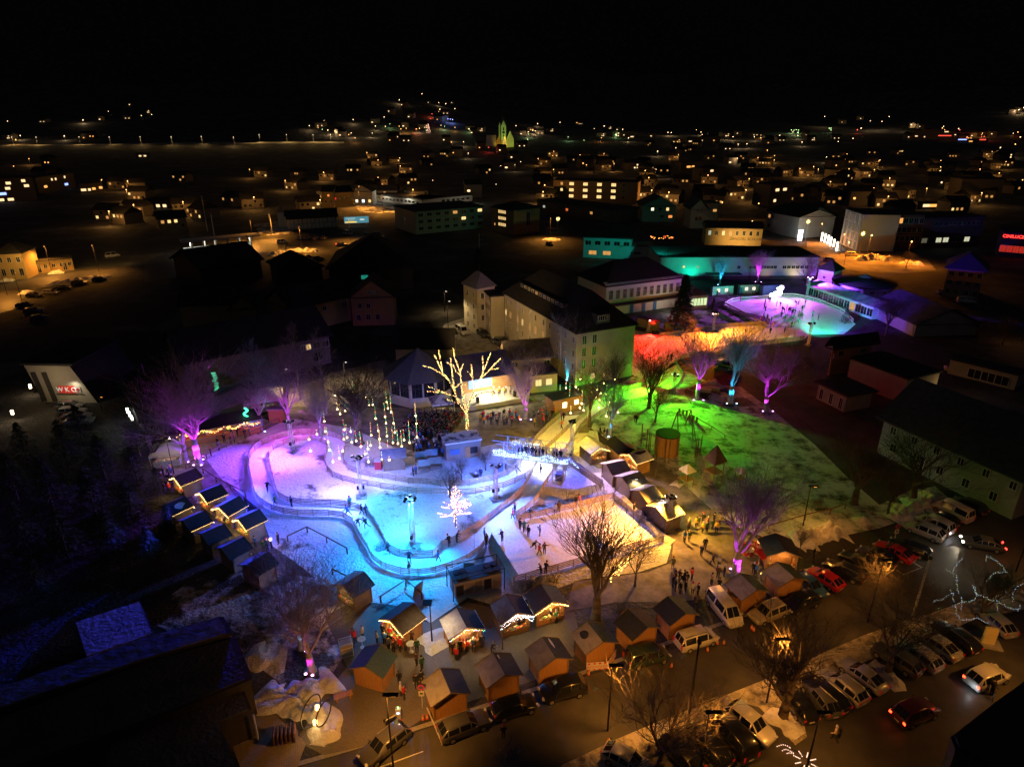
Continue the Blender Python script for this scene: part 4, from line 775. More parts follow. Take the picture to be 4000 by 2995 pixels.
sx = wL*.53; sz = hW*.36; W1 = wL*.29; M_letw = mat('white letters', (.8,.8,.78), .6, emit=(.8,.8,.75), es=.25)
sg = MB().box((sx-.1*W1, -.12, sz), (W1, .12, hW*.19)).build('sign_board', mat('red sign', (.6,.03,.02), .5, emit=(.6,.03,.02), es=.3), t)
text('W K O', hW*.17, M_letw, sg, (sx-.1*W1, -.2, sz), bold=.02)
s2 = MB().box((sx+.62*W1, -.12, sz), (W1*.36, .1, hW*.17)).build('emblem_board', M_white, t)
em = MB(); ex = sx+.62*W1
for s in (-1, 1):
    for k in range(3): em.tube((ex, -.2, sz-.05), (ex+s*(.2+.13*k), -.2, sz+.35-.16*k), .05, .03, 4)
em.box((ex,-.2,sz), (.14,.05,.7)).tube((ex,-.2,sz-.3), (ex-.14,-.2,sz-.5), .04).tube((ex,-.2,sz-.3), (ex+.14,-.2,sz-.5), .04)
em.build('emblem', mat('emblem red', (.55,.03,.02), .6), s2)
text('WIRTSCHAFTSKAMMER TIROL', hW*.055, P_dark, t, (sx+.08*W1, -.06, sz-hW*.135))
lamp('SPOT', q+Vector((cos(wa2)*ex*.97+sin(wa2)*1.2, sin(wa2)*ex*.97-cos(wa2)*1.2, sz+1.6)), (1,.9,.72), 420, t, .1, q+Vector((cos(wa2)*ex*.95, sin(wa2)*ex*.95, sz-.3)), 2.4, .9)
lamp('POINT', q+Vector((cos(wa2)*sx*.8+sin(wa2)*5, sin(wa2)*sx*.8-cos(wa2)*5, 5)), (1,.75,.4), 380, t, .2)
# -- long dark house rows at left middle
ld, dL_, dD_, dA_ = bld('D5', (600,600), (2160,290), 16, 6.5, 'long dark hall with low roof and arched windows above the birches', mat('brown grey render', (.15,.12,.11), .9, n=.2, ns=.5), M_roofd, 'gable', 4.5, .8, [('F', 2, 4.6, 1.1, 1.3, (.80,.84), {1: wl_}), ('F', 2, 4.6, 1.6, 1.6, (.90,.97))], 'long_hall', 'hall')
for x in (.865, .895):
    m = MB(); n = 9; m.face([(dL_*x+(1.1 if x < .88 else 0)+1.1*(-1 if x < .88 else 1)*0, -.04, 1.2)]+[(dL_*x+(1.1*cos(pi/2*i/(n-1)) if x > .88 else -1.1*cos(pi/2*i/(n-1)))+(1.0 if x < .88 else 0), -.04, 1.2+2.0*sin(pi/2*i/(n-1))) for i in range(n)]).build('arched_window', M_glassd, ld)
bld('D5', (980,1120), (1380,950), 8, 2.6, 'low lean-to with dusty snow roof behind the fair stall', P_grey, M_frost, 'gable', 1.0, .4, (), 'lean_to', 'shed')
bld('D5', (150,1230), (560,1130), 8, 3.0, 'low hall with pale end wall behind the food tent', P_grey, M_roofd, 'gable', 1.5, .4, (), 'side_hall', 'hall')
bld('D7', (960,1230), (1470,1120), 12, 6.5, 'dim pale villa with rounded gable in the dark middle', P_och, M_roofd, 'gable', 4, .6, [('F', 3, 4.8, 1.2, 1.3, (.2,.9))], 'villa', 'house')
bld('D7', (1480,1130), (1850,1120), 9, 7.5, 'dim villa wing with four dark windows facing the lane', P_och, M_roofd, 'gable', 4.2, .5, [('F', 2, 5.2, 1.1, 1.4, (.2,.4)), ('F', 3, 2.2, 1.1, 1.6, (.15,.6)), ('F', 2, 8.6, .8, .9, (.44,.56))], 'villa', 'house', rs='y')
bld('D7', (0,1200), (430,1180), 12, 7, 'dim house with rounded gable far left of the villa', P_och, M_roofd, 'gable', 4, .5, (), 'villa', 'house')
bld('D7', (430,1230), (660,1215), 10, 5.5, 'dim low gable with two small dark windows', P_och, M_roofd, 'gable', 3.2, .5, [('F', 2, 5.2, .9, 1.0, (.42,.62))], 'villa', 'house', rs='y')
bld('D7', (180,880), (700,800), 22, 6, 'big dark chalet roof in front of the station road', P_dark, M_roofd, 'gable', 4.5, 1, (), 'dark_house', 'house')
bld('D7', (900,900), (1230,860), 16, 6, 'second dark roof in front of the station road', P_dark, M_roofd, 'hip', 4, 1, (), 'dark_house', 'house')
bld('D7', (1290,880), (2010,860), 26, 7, 'large dark roof left of the cream school', P_dark, M_roofd, 'hip', 8, 1, [('F', 1, 4, 2.2, 1.4, (.42,.42), glow('dim teal window', (.02,.5,.35), .35))], 'dark_house', 'house')
# -- middle distance
bld('E2', (1195,1005), (1370,1055), (1970,1010), 10, 'flat roofed four-storey apartment block with dark balconies', P_cream, M_roofd, 'flat', 1, .5, [('F', 1, z, 1.2, 1.3, (.5,.5)) for z in (8.5,5.6,2.7)]+[('R', 8, z, 2.4, 1.5, (.08,.95), ({4: wa_, 7: wl_} if z > 8 else {5: wl_} if z > 5 else {})) for z in (8.4,5.4,2.4)], 'apartment_block', 'building')
bld('E3', (15,930), (240,905), 16, 11, 'office cube with three rows of lit windows on its left wall', P_och, M_roofd, 'hip', 2.5, .6, [('F', 1, 6.5, 2.4, 6, (.55,.55))]+[('L', 4, z, 1.0, 1.5, (.35,.62), wl_) for z in (9.4,6.6,3.8)]+[('L', 1, z, 1.0, 1.3, (.15,.15), wa_) for z in (3.4,)], 'office_cube', 'office')
bld('E3', (360,670), (1090,690), 14, 12.5, 'long ochre hotel with a grid of glowing yellow windows', P_och, M_roofd, 'flat', 1, .5, [('F', 1, z, 1.6, 1.8, (.1,.1), wa_ if z > 8 else wl_) for z in (10.6,7)]+[('F', 4, z, 2.9, 1.9, (.22,.72), wl_, 2) for z in (10.6,7,3.4)]+[('F', 1, z, 1.4, 1.4, (.84,.84)) for z in (10.6,7,3.4)], 'hotel', 'hotel')
bld('E3', (215,845), (915,935), 16, 6, 'long low store with curved dark roof and dim red lit shopfront', P_brick, M_roofd, 'flat', 1, 1.2, [('F', 6, 3.2, 1.8, 1.4, (.1,.85), {0: glow('dim shop', (.7,.8,.6), .5), 2: glow('dim red shop', (1,.2,.05), .6), 4: wa_})], 'store', 'store')
bld('E3', (1130,890), (1420,890), 14, 8, 'alpine chalet with broad front gable and two lit upper windows', P_cream, M_felt2, 'gable', 4.5, 1.2, [('F', 3, 6.2, 1.5, 1.6, (.3,.75), {0: ww_, 2: wl_}), ('F', 2, 2.6, 2, 1.4, (.6,.85), {1: glow('red lantern window', (1,.25,.05), 1.2)})], 'chalet', 'house', rs='y')
bld('E3', (1550,920), (1690,920), 12, 9, 'narrow chalet with pointed gable and balconies', P_cream, M_felt2, 'gable', 4.5, 1.0, [('F', 2, 8.2, 1.0, 1.3, (.4,.6)), ('F', 1, 4.6, 3.4, 1.8, (.5,.5))], 'chalet', 'house', rs='y')
bld('E3', (1690,870), (1790,870), 10, 9.5, 'pale end house with green lamp beside the chalets', P_cream, M_felt2, 'flat', 1, .5, [('F', 1, 6, 2, 1.4, (.7,.7), wa_)], 'house', 'house')
zg, zL, zD, zA = bld('E3', (1680,1080), (2170,1090), 9, 7, 'ochre shoe shop house with a row of eight windows and painted lettering', P_yel, mat('brown roof', (.08,.05,.04), .8, n=.3), 'gable', 2.2, .5, [('F', 8, 4.9, 1.2, 1.9, (.07,.92), {2: wl_, 3: wa_, 0: glow('dim shop', (.7,.8,.6), .5)})], 'shoe_shop', 'shop')
text('ZANGERL SCHUHE', 1.5, P_dark, zg, (zL*.72, -.08, 2.6))
lamp('SPOT', G('E3', 1900, 1230)+Vector((0,-12,2)), (1,.6,.2), 22000, None, .3, G('E3', 1930, 1110, 4), 2.0, .8)
bld('E4', (0,930), (275,990), 18, 9, 'pale two-storey shop building with row windows at the street bend', P_white, M_roofd, 'gable', 3, .6, [('F', 8, 6.6, 1.6, 1.6, (.08,.95), {0: wa_}), ('F', 6, 2.4, 2.2, 1.8, (.1,.9))], 'shop_building', 'shop')
bld('E4', (275,990), (585,970), 16, 9, 'white building with broad gable and one small window', P_white, M_roofd, 'gable', 4, .7, [('F', 1, 5.4, 1.6, 1.6, (.45,.45)), ('F', 3, 10, .4, .9, (.44,.52))], 'gable_house', 'house', rs='y')
bld('E4', (675,920), (825,970), 14, 14, 'glass fronted corner block with a green-grey facade', P_white, M_roofd, 'flat', 1, .3, [('F', 4, z, 2.0, 3.0, (.15,.85), glow('dim curtain glass', (.5,.45,.3), .16)) for z in (12,8.5,5,1.8)], 'corner_block', 'office')
bk, bL2, _, _ = bld('E4', (828,968), (1360,975), 14, 13, 'long dark brick office with faint window bands', P_brick, M_roofd, 'flat', 1, .3, [('F', 12, z, 1.6, 2.2, (.04,.96), {7: glow('amber slit', (1,.4,.08), 1)} if z > 10 else {}) for z in (10.8,7.2,3.8)], 'brick_office', 'office')
bld('E4', (1365,1000), (1880,985), 14, 12, 'brown office with lit ground floor shopfront', P_brick, M_roofd, 'flat', 1, .3, [('F', 10, 9.6, 1.6, 1.6, (.2,.9)), ('F', 8, 3.2, 2.6, 2.0, (.06,.9), {0: glow('dim curtain glass', (.5,.45,.3), .16), 2: glow('shop glow', (.8,.8,.55), .6), 3: glow('shop glow', (.8,.8,.55), .6), 6: glow('shop glow', (.8,.8,.55), .6)})], 'brown_office', 'office')
rd, rL2, _, _ = bld('E4', (2040,1120), (2330,1140), 12, 9, 'shop with glowing red letters and red shutters at the right edge', P_dark, M_roofd, 'flat', 1, .3, [('F', 5, 3.0, 2.2, 2.6, (.1,.9), glow('red shutter glow', (1,.05,.02), .35))], 'red_sign_shop', 'shop')
text('CINILLICE', 1.5, glow('red letters', (1,.03,.02), 4), rd, (rL2*.32, -.15, 7.6), bold=.02)
bld('E2', (1010,905), (1440,955), 20, 3.6, 'long white station depot with bright canopy lamps', P_white, M_roofd, 'flat', 1, .4, [('F', 12, 1.9, 2.2, 1.2, (.06,.9))], 'depot', 'depot')
bld('E2', (1440,950), (1870,910), 18, 3.6, 'right half of the depot with greenish lit wall', P_white, M_roofd, 'flat', 1, .4, [('F', 9, 1.9, 2.4, 1.2, (.1,.9))], 'depot', 'depot')
for x, y in ((1120,925), (1305,950), (1880,945), (830,905)): lamp('POINT', G('E2', x, y+45)+Vector((0,-2,5)), (1,.92,.7), 900, None, .2)
bld('E2', (565,880), (660,880), 12, 9, 'orange lit three-storey house left of the depot', P_yel, M_roofd, 'gable', 3, .5, [('F', 1, 6.8, 1.2, 1.3, (.6,.6), glow('red lantern window', (1,.25,.05), 1.2)), ('F', 2, 3.4, 1.2, 1.3, (.3,.75))], 'house', 'house')
bld('E2', (660,890), (835,880), 12, 8, 'balconied house with one red window beside the depot', P_yel, M_roofd, 'gable', 3, .5, [('F', 4, 4.6, 1.5, 1.4, (.1,.9), {0: glow('red window', (1,.03,.02), .8)})], 'house', 'house')
bld('E2', (840,880), (1000,880), 12, 8, 'white gable house with bright entrance beside the depot', P_white, M_roofd, 'gable', 3.5, .5, [('F', 3, 2.6, 1.6, 1.8, (.15,.85), {0: ww_, 1: glow('blue white window', (.7,.85,1), 2), 2: wl_})], 'house', 'house', rs='y')
for x, y in ((760,960), (900,970), (620,960)): lamp('POINT', G('E2', x, y)+Vector((0,-8,6)), (1,.5,.12), 2200, None, .3)
hf, hfL, _, _ = bld('D7', (935,455), (1365,430), 9, 5, 'half-timbered goods shed with pointed turret at the railway', P_white, M_roofd, 'gable', 3.5, .6, (), 'goods_shed', 'shed')
m = MB()
for i in range(12): m.box((hfL*(i+.5)/12, -.06, 2.5), (.16,.08,5))
for z in (.3,2.6,4.7): m.box((hfL/2,-.05,z), (hfL,.08,.16))
for i in (2,5,8,10): m.tube((hfL*(i+.5)/12,-.06,.4), (hfL*(i+1.5)/12,-.06,4.6), .08)
m.build('timber_frame', P_dark, hf)
q = G('D7', 890, 525); t = thing('turret', 'small lit half-timber gable turret end of the goods shed', 'turret', q, .1); hh = HT('D7', 890, 525, 400)
MB().box((0,2,hh/2), (3,4,hh)).build('wall', P_white, t); MB().tube((0,2,hh), (0,2,hh+3.4), 2.4, .02, 4).build('roof', M_bark2, t)
# railway platform canopy at the left
q, q2 = G('D7', 20, 660, 5), G('D7', 700, 600, 5); d = q2-q; t = thing('platform_canopy', 'long pale station canopy on tapering posts with lit platform beneath', 'canopy', (q.x, q.y, 0), atan2(d.y, d.x))
MB().box((d.length/2, 3, 5.2), (d.length, 7, .5)).build('roof', P_white, t)
for i in range(6): MB().tube((d.length*(.12+.15*i), 1, 0), (d.length*(.12+.15*i), 1, 5), .25, .55, 8).build('post', P_white, t)
lf = MB()
for i in range(16): lf.box((d.length*(.05+.055*i), 5, 1.6), (1.4,.1,1.3))
lf.build('lit_panels', glow('platform panels', (.75,.8,.65), .5), t)
for x in (.08,.3,.55,.8): lamp('POINT', q+d*x+Vector((0,1,-.9)), (1,.95,.75), 420, t, .2)
bb = G('D7', 1430, 510); b2 = G('D7', 1640, 500); d = b2-bb; hb = HT('D7', 1430, 510, 437); t = thing('billboard', 'lit advertising billboard with white lettering, a van and a yellow strip', 'billboard', bb, atan2(d.y, d.x))
MB().box((d.length/2, .1, hb*.6), (d.length, .2, hb*.75)).build('panel', mat('advert night picture', (.03,.08,.12), .5, c2=(.12,.25,.3), ns=.12, emit=(.05,.16,.2), es=1.2), t)
text('THE SNOW CREW', hb*.13, glow('advert white', (.9,.9,.9), 1), t, (d.length*.27, -.06, hb*.8)); text('WINTER SERVICE', hb*.09, glow('advert yellow', (1,.6,.05), 1), t, (d.length*.28, -.06, hb*.58))
MB().box((d.length*.27,-.05,hb*.36), (d.length*.48,.06,hb*.13)).build('yellow_strip', glow('advert yellow', (1,.6,.05), 1), t); MB().box((d.length*.72,-.05,hb*.62), (d.length*.16,.06,hb*.16)).box((d.length*.80,-.05,hb*.58), (d.length*.05,.06,hb*.1)).build('printed_van', glow('advert van', (.7,.75,.7), .8), t)
for x in (.1,.9): MB().tube((d.length*x,.3,0), (d.length*x,.3,hb), .12).build('leg', M_steel, t)
# yellow station houses, left edge
bld('D6', (-60,190), (165,182), 10, 8.5, 'yellow two-storey station house with arched doors at the left edge', P_yel, M_roofd, 'hip', 3, .4, [('F', 3, 6.4, 1.2, 1.7, (.2,.85)), ('F', 3, 2.4, 1.3, 2.4, (.2,.85))], 'station_house', 'house')
bld('D6', (190,262), (578,225), 7, 4, 'long low yellow annex with blue shutters beside the station house', P_yel, M_roofd, 'flat', 1, .3, [('F', 6, 2.2, 1.1, 1.4, (.08,.93)), ('F', 2, 1.5, 1.2, 2.6, (.28,.82))], 'annex', 'building')
for x, y in ((250,420), (60,470), (520,380), (900,300)): lamp('SPOT', G('D6', x, y)+Vector((0,0,9)), (1,.55,.14), 5200, None, .3, G('D6', x, y-60), 2.6, .9)
# big snow covered flat roofs bottom left, near the drone
def slab(c, pts, z, label, m_=None, h=None, edge=True, name='flat_roof_building', patch=None):
    P = [G(c, pts[i], pts[i+1], z) for i in range(0, len(pts), 2)]; o = Vector((P[0].x, P[0].y, 0)); t = thing(name, label, 'building', o); L = [(p-o) for p in P]
    MB().prism([(p.x, p.y) for p in L], 0, z-.25).build('wall', P_dark, t); ce = sum((Vector((p.x,p.y,0)) for p in L), Vector())/len(L)
    o2 = [((p.x-ce.x)*1.02+ce.x, (p.y-ce.y)*1.02+ce.y) for p in L]; MB().prism(o2, z-.25, z).build('parapet', P_dark, t)
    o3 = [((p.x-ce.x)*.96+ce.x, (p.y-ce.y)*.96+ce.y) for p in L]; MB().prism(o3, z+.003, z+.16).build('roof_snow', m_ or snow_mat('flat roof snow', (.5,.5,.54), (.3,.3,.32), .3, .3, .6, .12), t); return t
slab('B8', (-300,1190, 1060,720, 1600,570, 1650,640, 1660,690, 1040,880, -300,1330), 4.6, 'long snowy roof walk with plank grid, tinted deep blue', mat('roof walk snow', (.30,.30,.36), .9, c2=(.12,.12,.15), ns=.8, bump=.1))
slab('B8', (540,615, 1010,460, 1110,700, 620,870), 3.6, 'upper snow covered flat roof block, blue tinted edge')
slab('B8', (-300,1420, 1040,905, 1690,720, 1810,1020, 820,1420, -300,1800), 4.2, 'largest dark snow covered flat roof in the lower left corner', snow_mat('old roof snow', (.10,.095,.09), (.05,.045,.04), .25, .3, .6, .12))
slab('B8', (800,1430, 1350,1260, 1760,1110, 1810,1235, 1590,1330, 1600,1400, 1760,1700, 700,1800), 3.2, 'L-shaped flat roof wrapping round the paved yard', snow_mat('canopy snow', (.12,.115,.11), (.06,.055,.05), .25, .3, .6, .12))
for x, y in ((265,1255), (20,1340)):
    p = G('B7', x+30, y+205) if x > 100 else G('B7', 140, 1365); thing_ = thing('canopy_post', 'slim steel post holding the flat roof over the paved yard' if x > 100 else 'short round bollard drum on the paved yard', 'post', p); MB().tube((0,0,0), (0,0,3.0 if x > 100 else 1.0), .1 if x > 100 else .5, None, 10).build('shaft', M_steel if x > 100 else M_conc, thing_)
sheet('yard_paving', poly('B7', 50,1340, 260,1250, 420,1280, 640,1480, 560,1700, 180,1700), paver_mat('yard paving stones', (.34,.27,.18), (.28,.22,.15), (.12,.10,.07), 2.0), .02)
slab('B4', (1430,1330, 1900,960, 2700,380, 2700,2200, 1480,1450), 12, 'black roof edge in the lower right corner, near the drone', P_dark)
# ================================================================== TREES
def branch(mb, p, d, L, r, lev, rng, spread, up, tips, twig):
    """one limb as a bent tapered tube, then its side limbs"""
    n = 5 if lev < 2 else 3; sides = (9, 6, 4, 3, 3, 3)[min(lev, 5)]; q = p.copy(); rr = r
    pts = [(q.copy(), rr)]
    for i in range(n):
        d = (d+Vector((rng.uniform(-1,1), rng.uniform(-1,1), rng.uniform(-.6,1)*1))*(.13+.06*lev)+Vector((0,0,up*.06))).normalized()
        q2 = q+d*(L/n); r2 = r*(1-.55*(i+1)/n) if lev else r*(1-.25*(i+1)/n)
        mb.tube(q, q2, rr, r2, sides, False); q = q2; rr = r2; pts.append((q.copy(), rr, d.copy()))
    tips.append((q.copy(), lev))
    if lev >= twig: return
    k = (0, 6, 7, 6, 5, 0)[min(lev+1, 5)] if lev else rng.randint(5, 7)
    for i in range(k):
        f = rng.uniform(.55, 1) if lev == 0 else rng.uniform(.22, 1); idx = min(n-1, int(f*n)); a, b = pts[idx], pts[idx+1]; t = f*n-idx
        pp = a[0].lerp(b[0], max(0, min(1, t))); A = 2*pi*(i+rng.random()*.7)/k; dd = b[2]; u = dd.orthogonal().normalized(); v = dd.cross(u)
        sp = spread*rng.uniform(.6, 1.25)
        nd = (dd*cos(sp)+(u*cos(A)+v*sin(A))*sin(sp)); nd.z += .12*up
        branch(mb, pp, nd.normalized(), L*rng.uniform(.55,.8), max(.013, b[1]*rng.uniform(.42,.6)), lev+1, rng, spread, up, tips, twig)
def tree_mesh(seed, h=12, trunk=.28, r=.28, spread=.62, up=1.0, twig=4, bark=None):
    rng = random.Random(seed); T = MB(); Cn = MB(); tips = []
    bark = bark or M_bark; p = Vector((0,0,-.1)); th = h*trunk
    lean = Vector((rng.uniform(-.05,.05), rng.uniform(-.05,.05), 1)).normalized()
    T.tube(p, lean*th*.12, r*1.5, r*1.08, 10, False).tube(lean*th*.12, lean*th*.6, r*1.08, r*.95, 10, False).tube(lean*th*.6, lean*th, r*.95, r*.8, 10)
    q = lean*th; k = rng.randint(3, 5)
    for i in range(k):
        A = 2*pi*(i+rng.random()*.5)/k; sp = spread*rng.uniform(.25,.85)
        d = Vector((sin(sp)*cos(A), sin(sp)*sin(A), cos(sp)))
        branch(Cn, q, d, h*rng.uniform(.36,.48), r*.52, 1, rng, spread, up, tips, twig)
    branch(Cn, q, lean, h*.45, r*.5, 1, rng, spread, up, tips, twig)
    top = max(t[0].z for t in tips); s = h/top
    for M_ in (T, Cn): M_.v = [(x*s, y*s, z*s) for x, y, z in M_.v]
    return T.mesh('trunk', bark, True), Cn.mesh('crown', bark, True), [(t[0]*s, t[1]) for t in tips]
def birch_mesh(seed, h=14, r=.16, bark=None, dense=38):
    rng = random.Random(seed); T = MB(); Cn = MB(); tips = []; bark = bark or M_bark2; p = Vector((0,0,-.1)); d = Vector((0,0,1)); axis = []
    N = 14
    for i in range(N):
        d = (d+Vector((rng.uniform(-.06,.06), rng.uniform(-.06,.06), .3))).normalized(); q = p+d*(h/N); r0 = r*(1-i/N)+.012; r1 = r*(1-(i+1)/N)+.012
        T.tube(p, q, r0, r1, 8, False); axis.append((p.copy(), q.copy(), r1)); p = q
    for i in range(dense):
        f = rng.uniform(.22, .98); idx = min(N-1, int(f*N)); a, b, rr = axis[idx]; pp = a.lerp(b, f*N-idx); A = rng.uniform(0, 2*pi); el = rng.uniform(.35,.9)
        branch(Cn, pp, Vector((cos(A)*cos(el), sin(A)*cos(el), sin(el))), h*.30*(1.15-f), rr*.45+.01, 2, rng, .55, .4, tips, 4)
    return T.mesh('trunk', bark, True), Cn.mesh('crown', bark, True), tips
TV = [tree_mesh(11, 12, .22, .30, .5, 1.6), tree_mesh(23, 12, .20, .26, .62, 1.2), tree_mesh(37, 12, .30, .27, .55), tree_mesh(41, 12, .26, .24, .75, .7)]
BV_ = [birch_mesh(5), birch_mesh(9, dense=30)]
def put(kind, c, x, yb, yt, label, cat='tree', group='bare deciduous trees', wide=1.0, rz=None, name='bare_tree', h=None):
    p = G(c, x, yb) ; h = h or HT(c, x, yb, yt); me = kind; base = 14 if me in BV_ else 12
    t = thing(name, label, cat, p, random.uniform(0, 6) if rz is None else rz, group); s = h/base; wide *= 1 if me in BV_ else 1.35; t.scale = (s*wide, s*wide, s)
    obj('trunk', me[0], t); obj('crown', me[1], t); return t, h
def uplight(p, colr, power, aimh, label, off=(1.3,-1.3), group='coloured tree uplights', vis=True, cone=.95):
    q = Vector((p.x+off[0], p.y+off[1], 0)); t = thing('uplight', label, 'uplight', q, 0, group)
    MB().box((0,0,.12), (.3,.3,.24)).build('housing', M_black, t); MB().tube((0,0,.245), (0,0,.27), .13, .13, 8).build('lens', glow('uplight lens %d%d%d' % tuple(int(v*9) for v in colr), tuple(.3+.7*v for v in colr), 14), t)
    lamp('SPOT', q+Vector((0,0,.4)), colr, power*1.7, t, .08, (p.x, p.y, aimh), cone, .5)
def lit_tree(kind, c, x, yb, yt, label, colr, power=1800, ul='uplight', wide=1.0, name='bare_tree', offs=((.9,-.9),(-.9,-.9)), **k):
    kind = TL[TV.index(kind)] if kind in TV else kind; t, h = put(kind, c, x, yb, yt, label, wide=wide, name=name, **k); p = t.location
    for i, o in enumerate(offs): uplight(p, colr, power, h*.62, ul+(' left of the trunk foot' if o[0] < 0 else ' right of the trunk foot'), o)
    return t, h
M_barkl = mat('bark brightened for uplights', (.36,.33,.32), .85, n=.35, ns=6)  # bark lightened in colour so uplit crowns read brighter
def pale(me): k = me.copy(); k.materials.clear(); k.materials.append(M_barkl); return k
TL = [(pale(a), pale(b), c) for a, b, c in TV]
MG = (.75,.03,1); CB = (.02,.5,1); PP = (.5,.05,1)
lit_tree(TV[2], 'K6', 660, 505, -560, 'tall magenta lit tree at the end of the pole rail', MG, 7500, 'white-hot magenta uplight under the tall tree', 1.15, 'bare_tree', offs=((.6,-.6),(-.6,-.6),(.1,1.2)))
lit_tree(TV[3], 'K6', 1235, 190, -460, 'cyan lit tree beside the blue badge screens', CB, 3500, 'cyan uplight by the badge screens', .85)
lit_tree(TV[1], 'D5', 620, 1650, 560, 'broad violet hazed tree left behind the fair stall', PP, 2600, 'hidden violet uplight behind the fair stall', 1.1)
lit_tree(TV[3], 'D5', 1750, 1330, 420, 'violet hazed tree between fair stall and bulb strings', PP, 2200, 'hidden violet uplight behind the purple bend', 1.0, offs=((.9,-1.2),))
lit_tree(TV[2], 'D5', 2080, 1400, 700, 'violet tree at the left side of the bulb strings', PP, 1600, 'hidden violet uplight left of the bulb strings', 1.0, offs=((.9,-1.2),))
put(BV_[1], 'D5', 1430, 1230, 300, 'leaning unlit dark birch right of the cyan lit one', wide=1.0, name='birch_tree', group='unlit birches')
put(BV_[0], 'D5', 1860, 1000, 180, 'pale birch in front of the arched windows', wide=.9, name='birch_tree', group='unlit birches')
put(BV_[1], 'D4', 210, 1010, 60, 'pale violet birch left of the hanging lights', wide=.9, name='birch_tree', group='unlit birches')
put(TV[1], 'K6', 270, 520, -220, 'forked bare tree beside the cream food tent, lit ochre at its foot')
lit_tree(TV[0], 'D8', 285, 1060, 290, 'violet lit tree between stage and kiosk', MG, 2600, 'magenta uplight near the plaza crowd')
lit_tree(TV[2], 'D8', 770, 640, -160, 'forked tree lit turquoise at the school gable corner', CB, 3600, 'cyan uplight at the school corner', .75)
put(TV[3], 'D8', 975, 1150, 330, 'brown tree hung with bulbs right of the yellow lanes', wide=.9)
lit_tree(TV[2], 'D8', 1205, 1250, 480, 'slim tree with a cyan lit trunk beside the green snow', CB, 900, 'cyan uplight behind the hut row', .8, offs=((-.5,-.7),))
put(TV[0], 'D8', 1610, 950, 270, 'dark tree standing left in the bright green light', wide=.9)
put(TV[1], 'D8', 1680, 1095, 590, 'crooked dark tree right of the other in the green light, casting a long shadow', wide=.8)
put(TV[3], 'D2', 320, 1640, 900, 'bare tree in front of the red lit ice bend', wide=.9)
lit_tree(TV[2], 'D2', 765, 1560, 730, 'leftmost of the three colour lit lane trees, magenta', MG, 3800, 'magenta uplight at the leftmost lane tree')
lit_tree(TV[0], 'D2', 1070, 1590, 740, 'middle of the three lane trees, trunk lit cyan', CB, 4200, 'cyan uplight at the middle lane tree', 1.05)
lit_tree(TV[1], 'D2', 1400, 1660, 850, 'rightmost of the three lane trees, deep magenta crown', MG, 4500, 'magenta uplight at the rightmost lane tree', 1.1)
lit_tree(TV[0], 'D2', 975, 500, 200, 'cyan lit tree against the long white hall', CB, 9000, 'cyan uplight by the white hall', .9)
lit_tree(TV[2], 'D2', 1320, 475, 150, 'magenta lit tree against the long white hall', MG, 9000, 'magenta uplight by the white hall', .9)
put(TV[1], 'D2', 640, 420, 260, 'small bare tree at the left end of the white hall')
put(TV[3], 'D2', 1770, 520, 190, 'faint violet tree at the right end of the white hall')
lit_tree(TV[0], 'B2', 752, 955, -420, 'big magenta lit tree between huts and rink', (.62,.03,1), 4200, 'violet uplight clamped by the big tree trunk', 1.05, offs=((.25,-.75),(-.3,.9)))
put(TV[0], 'K4', 1180, 1570, 190, 'largest bare tree, black against the orange rink', wide=1.15)
put(TV[3], 'K4', 1600, 1210, 560, 'smaller spreading tree at the rink corner hung with yellow lights', wide=.8)
lit_tree(TV[1], 'B7', 685, 960, 60, 'tree with pink lit trunk beside the drifted snow', (1,.03,.65), 420, 'pink uplight in the drifted snow', 1.0, offs=((.25,-.75),(-.45,-.6)))
lit_tree(TV[3], 'B7', 605, 800, 80, 'tree with cyan lit trunk left of the pink one', CB, 420, 'cyan uplight in the drifted snow', 1.0, offs=((.6,-.5),))
put(TV[2], 'B7', 330, 330, 60, 'thin dark tree behind the lowest left hut', group='dark trees at the left')
put(TV[0], 'E5', 740, 1470, 800, 'spreading black tree left of the farmhouse, nearest the green snow', wide=1.4)
put(TV[2], 'E5', 1030, 1570, 1090, 'thin leaning tree between the two black ones by the farmhouse', wide=.9)
put(TV[1], 'E5', 1250, 1440, 680, 'thick forked black tree before the farmhouse wall', wide=1.4)
put(TV[3], 'B3', 790, 1720, 950, 'bare tree on the verge below the crossing pole', wide=1.4, group='pruned trees on the snowy verge')
put(TV[0], 'B5', 1810, 1140, 90, 'pruned verge tree with pale lit twig ends, right of centre', wide=1.45, group='pruned trees on the snowy verge')
put(TV[1], 'B5', 480, 1700, 700, 'pruned verge tree with pale twig ends at the bottom edge', wide=1.45, group='pruned trees on the snowy verge')
put(TV[3], 'B4', 740, 640, -220, 'bare tree rising between the parked hatchbacks', wide=1.4, group='pruned trees on the snowy verge')
put(TV[2], 'B6', 1330, 1750, 1350, 'low dark tree at the very bottom edge', wide=1.1, group='pruned trees on the snowy verge')
put(TV[2], 'D3', 430, 680, 380, 'big bare tree in front of the violet barn', wide=.9)
put(TV[0], 'D3', 1180, 740, 540, 'dark bare tree at the right edge beyond the garage')
put(TV[1], 'D3', 560, 240, 110, 'bare tree among the orange lit snow heaps')
put(TV[1], 'D3', 1010, 690, 520, 'bare shrubby tree in the dark garden at right')
put(TV[3], 'D4', 1300, 200, -30, 'bare tree beside the yellow lit alley')
put(TV[0], 'D1', 1650, 1560, 1060, 'bare tree hung with bulbs under the green lit gable', wide=.8)
put(TV[3], 'D5', 130, 1600, 1150, 'black bare tree left of the cream tent', group='dark trees at the left')
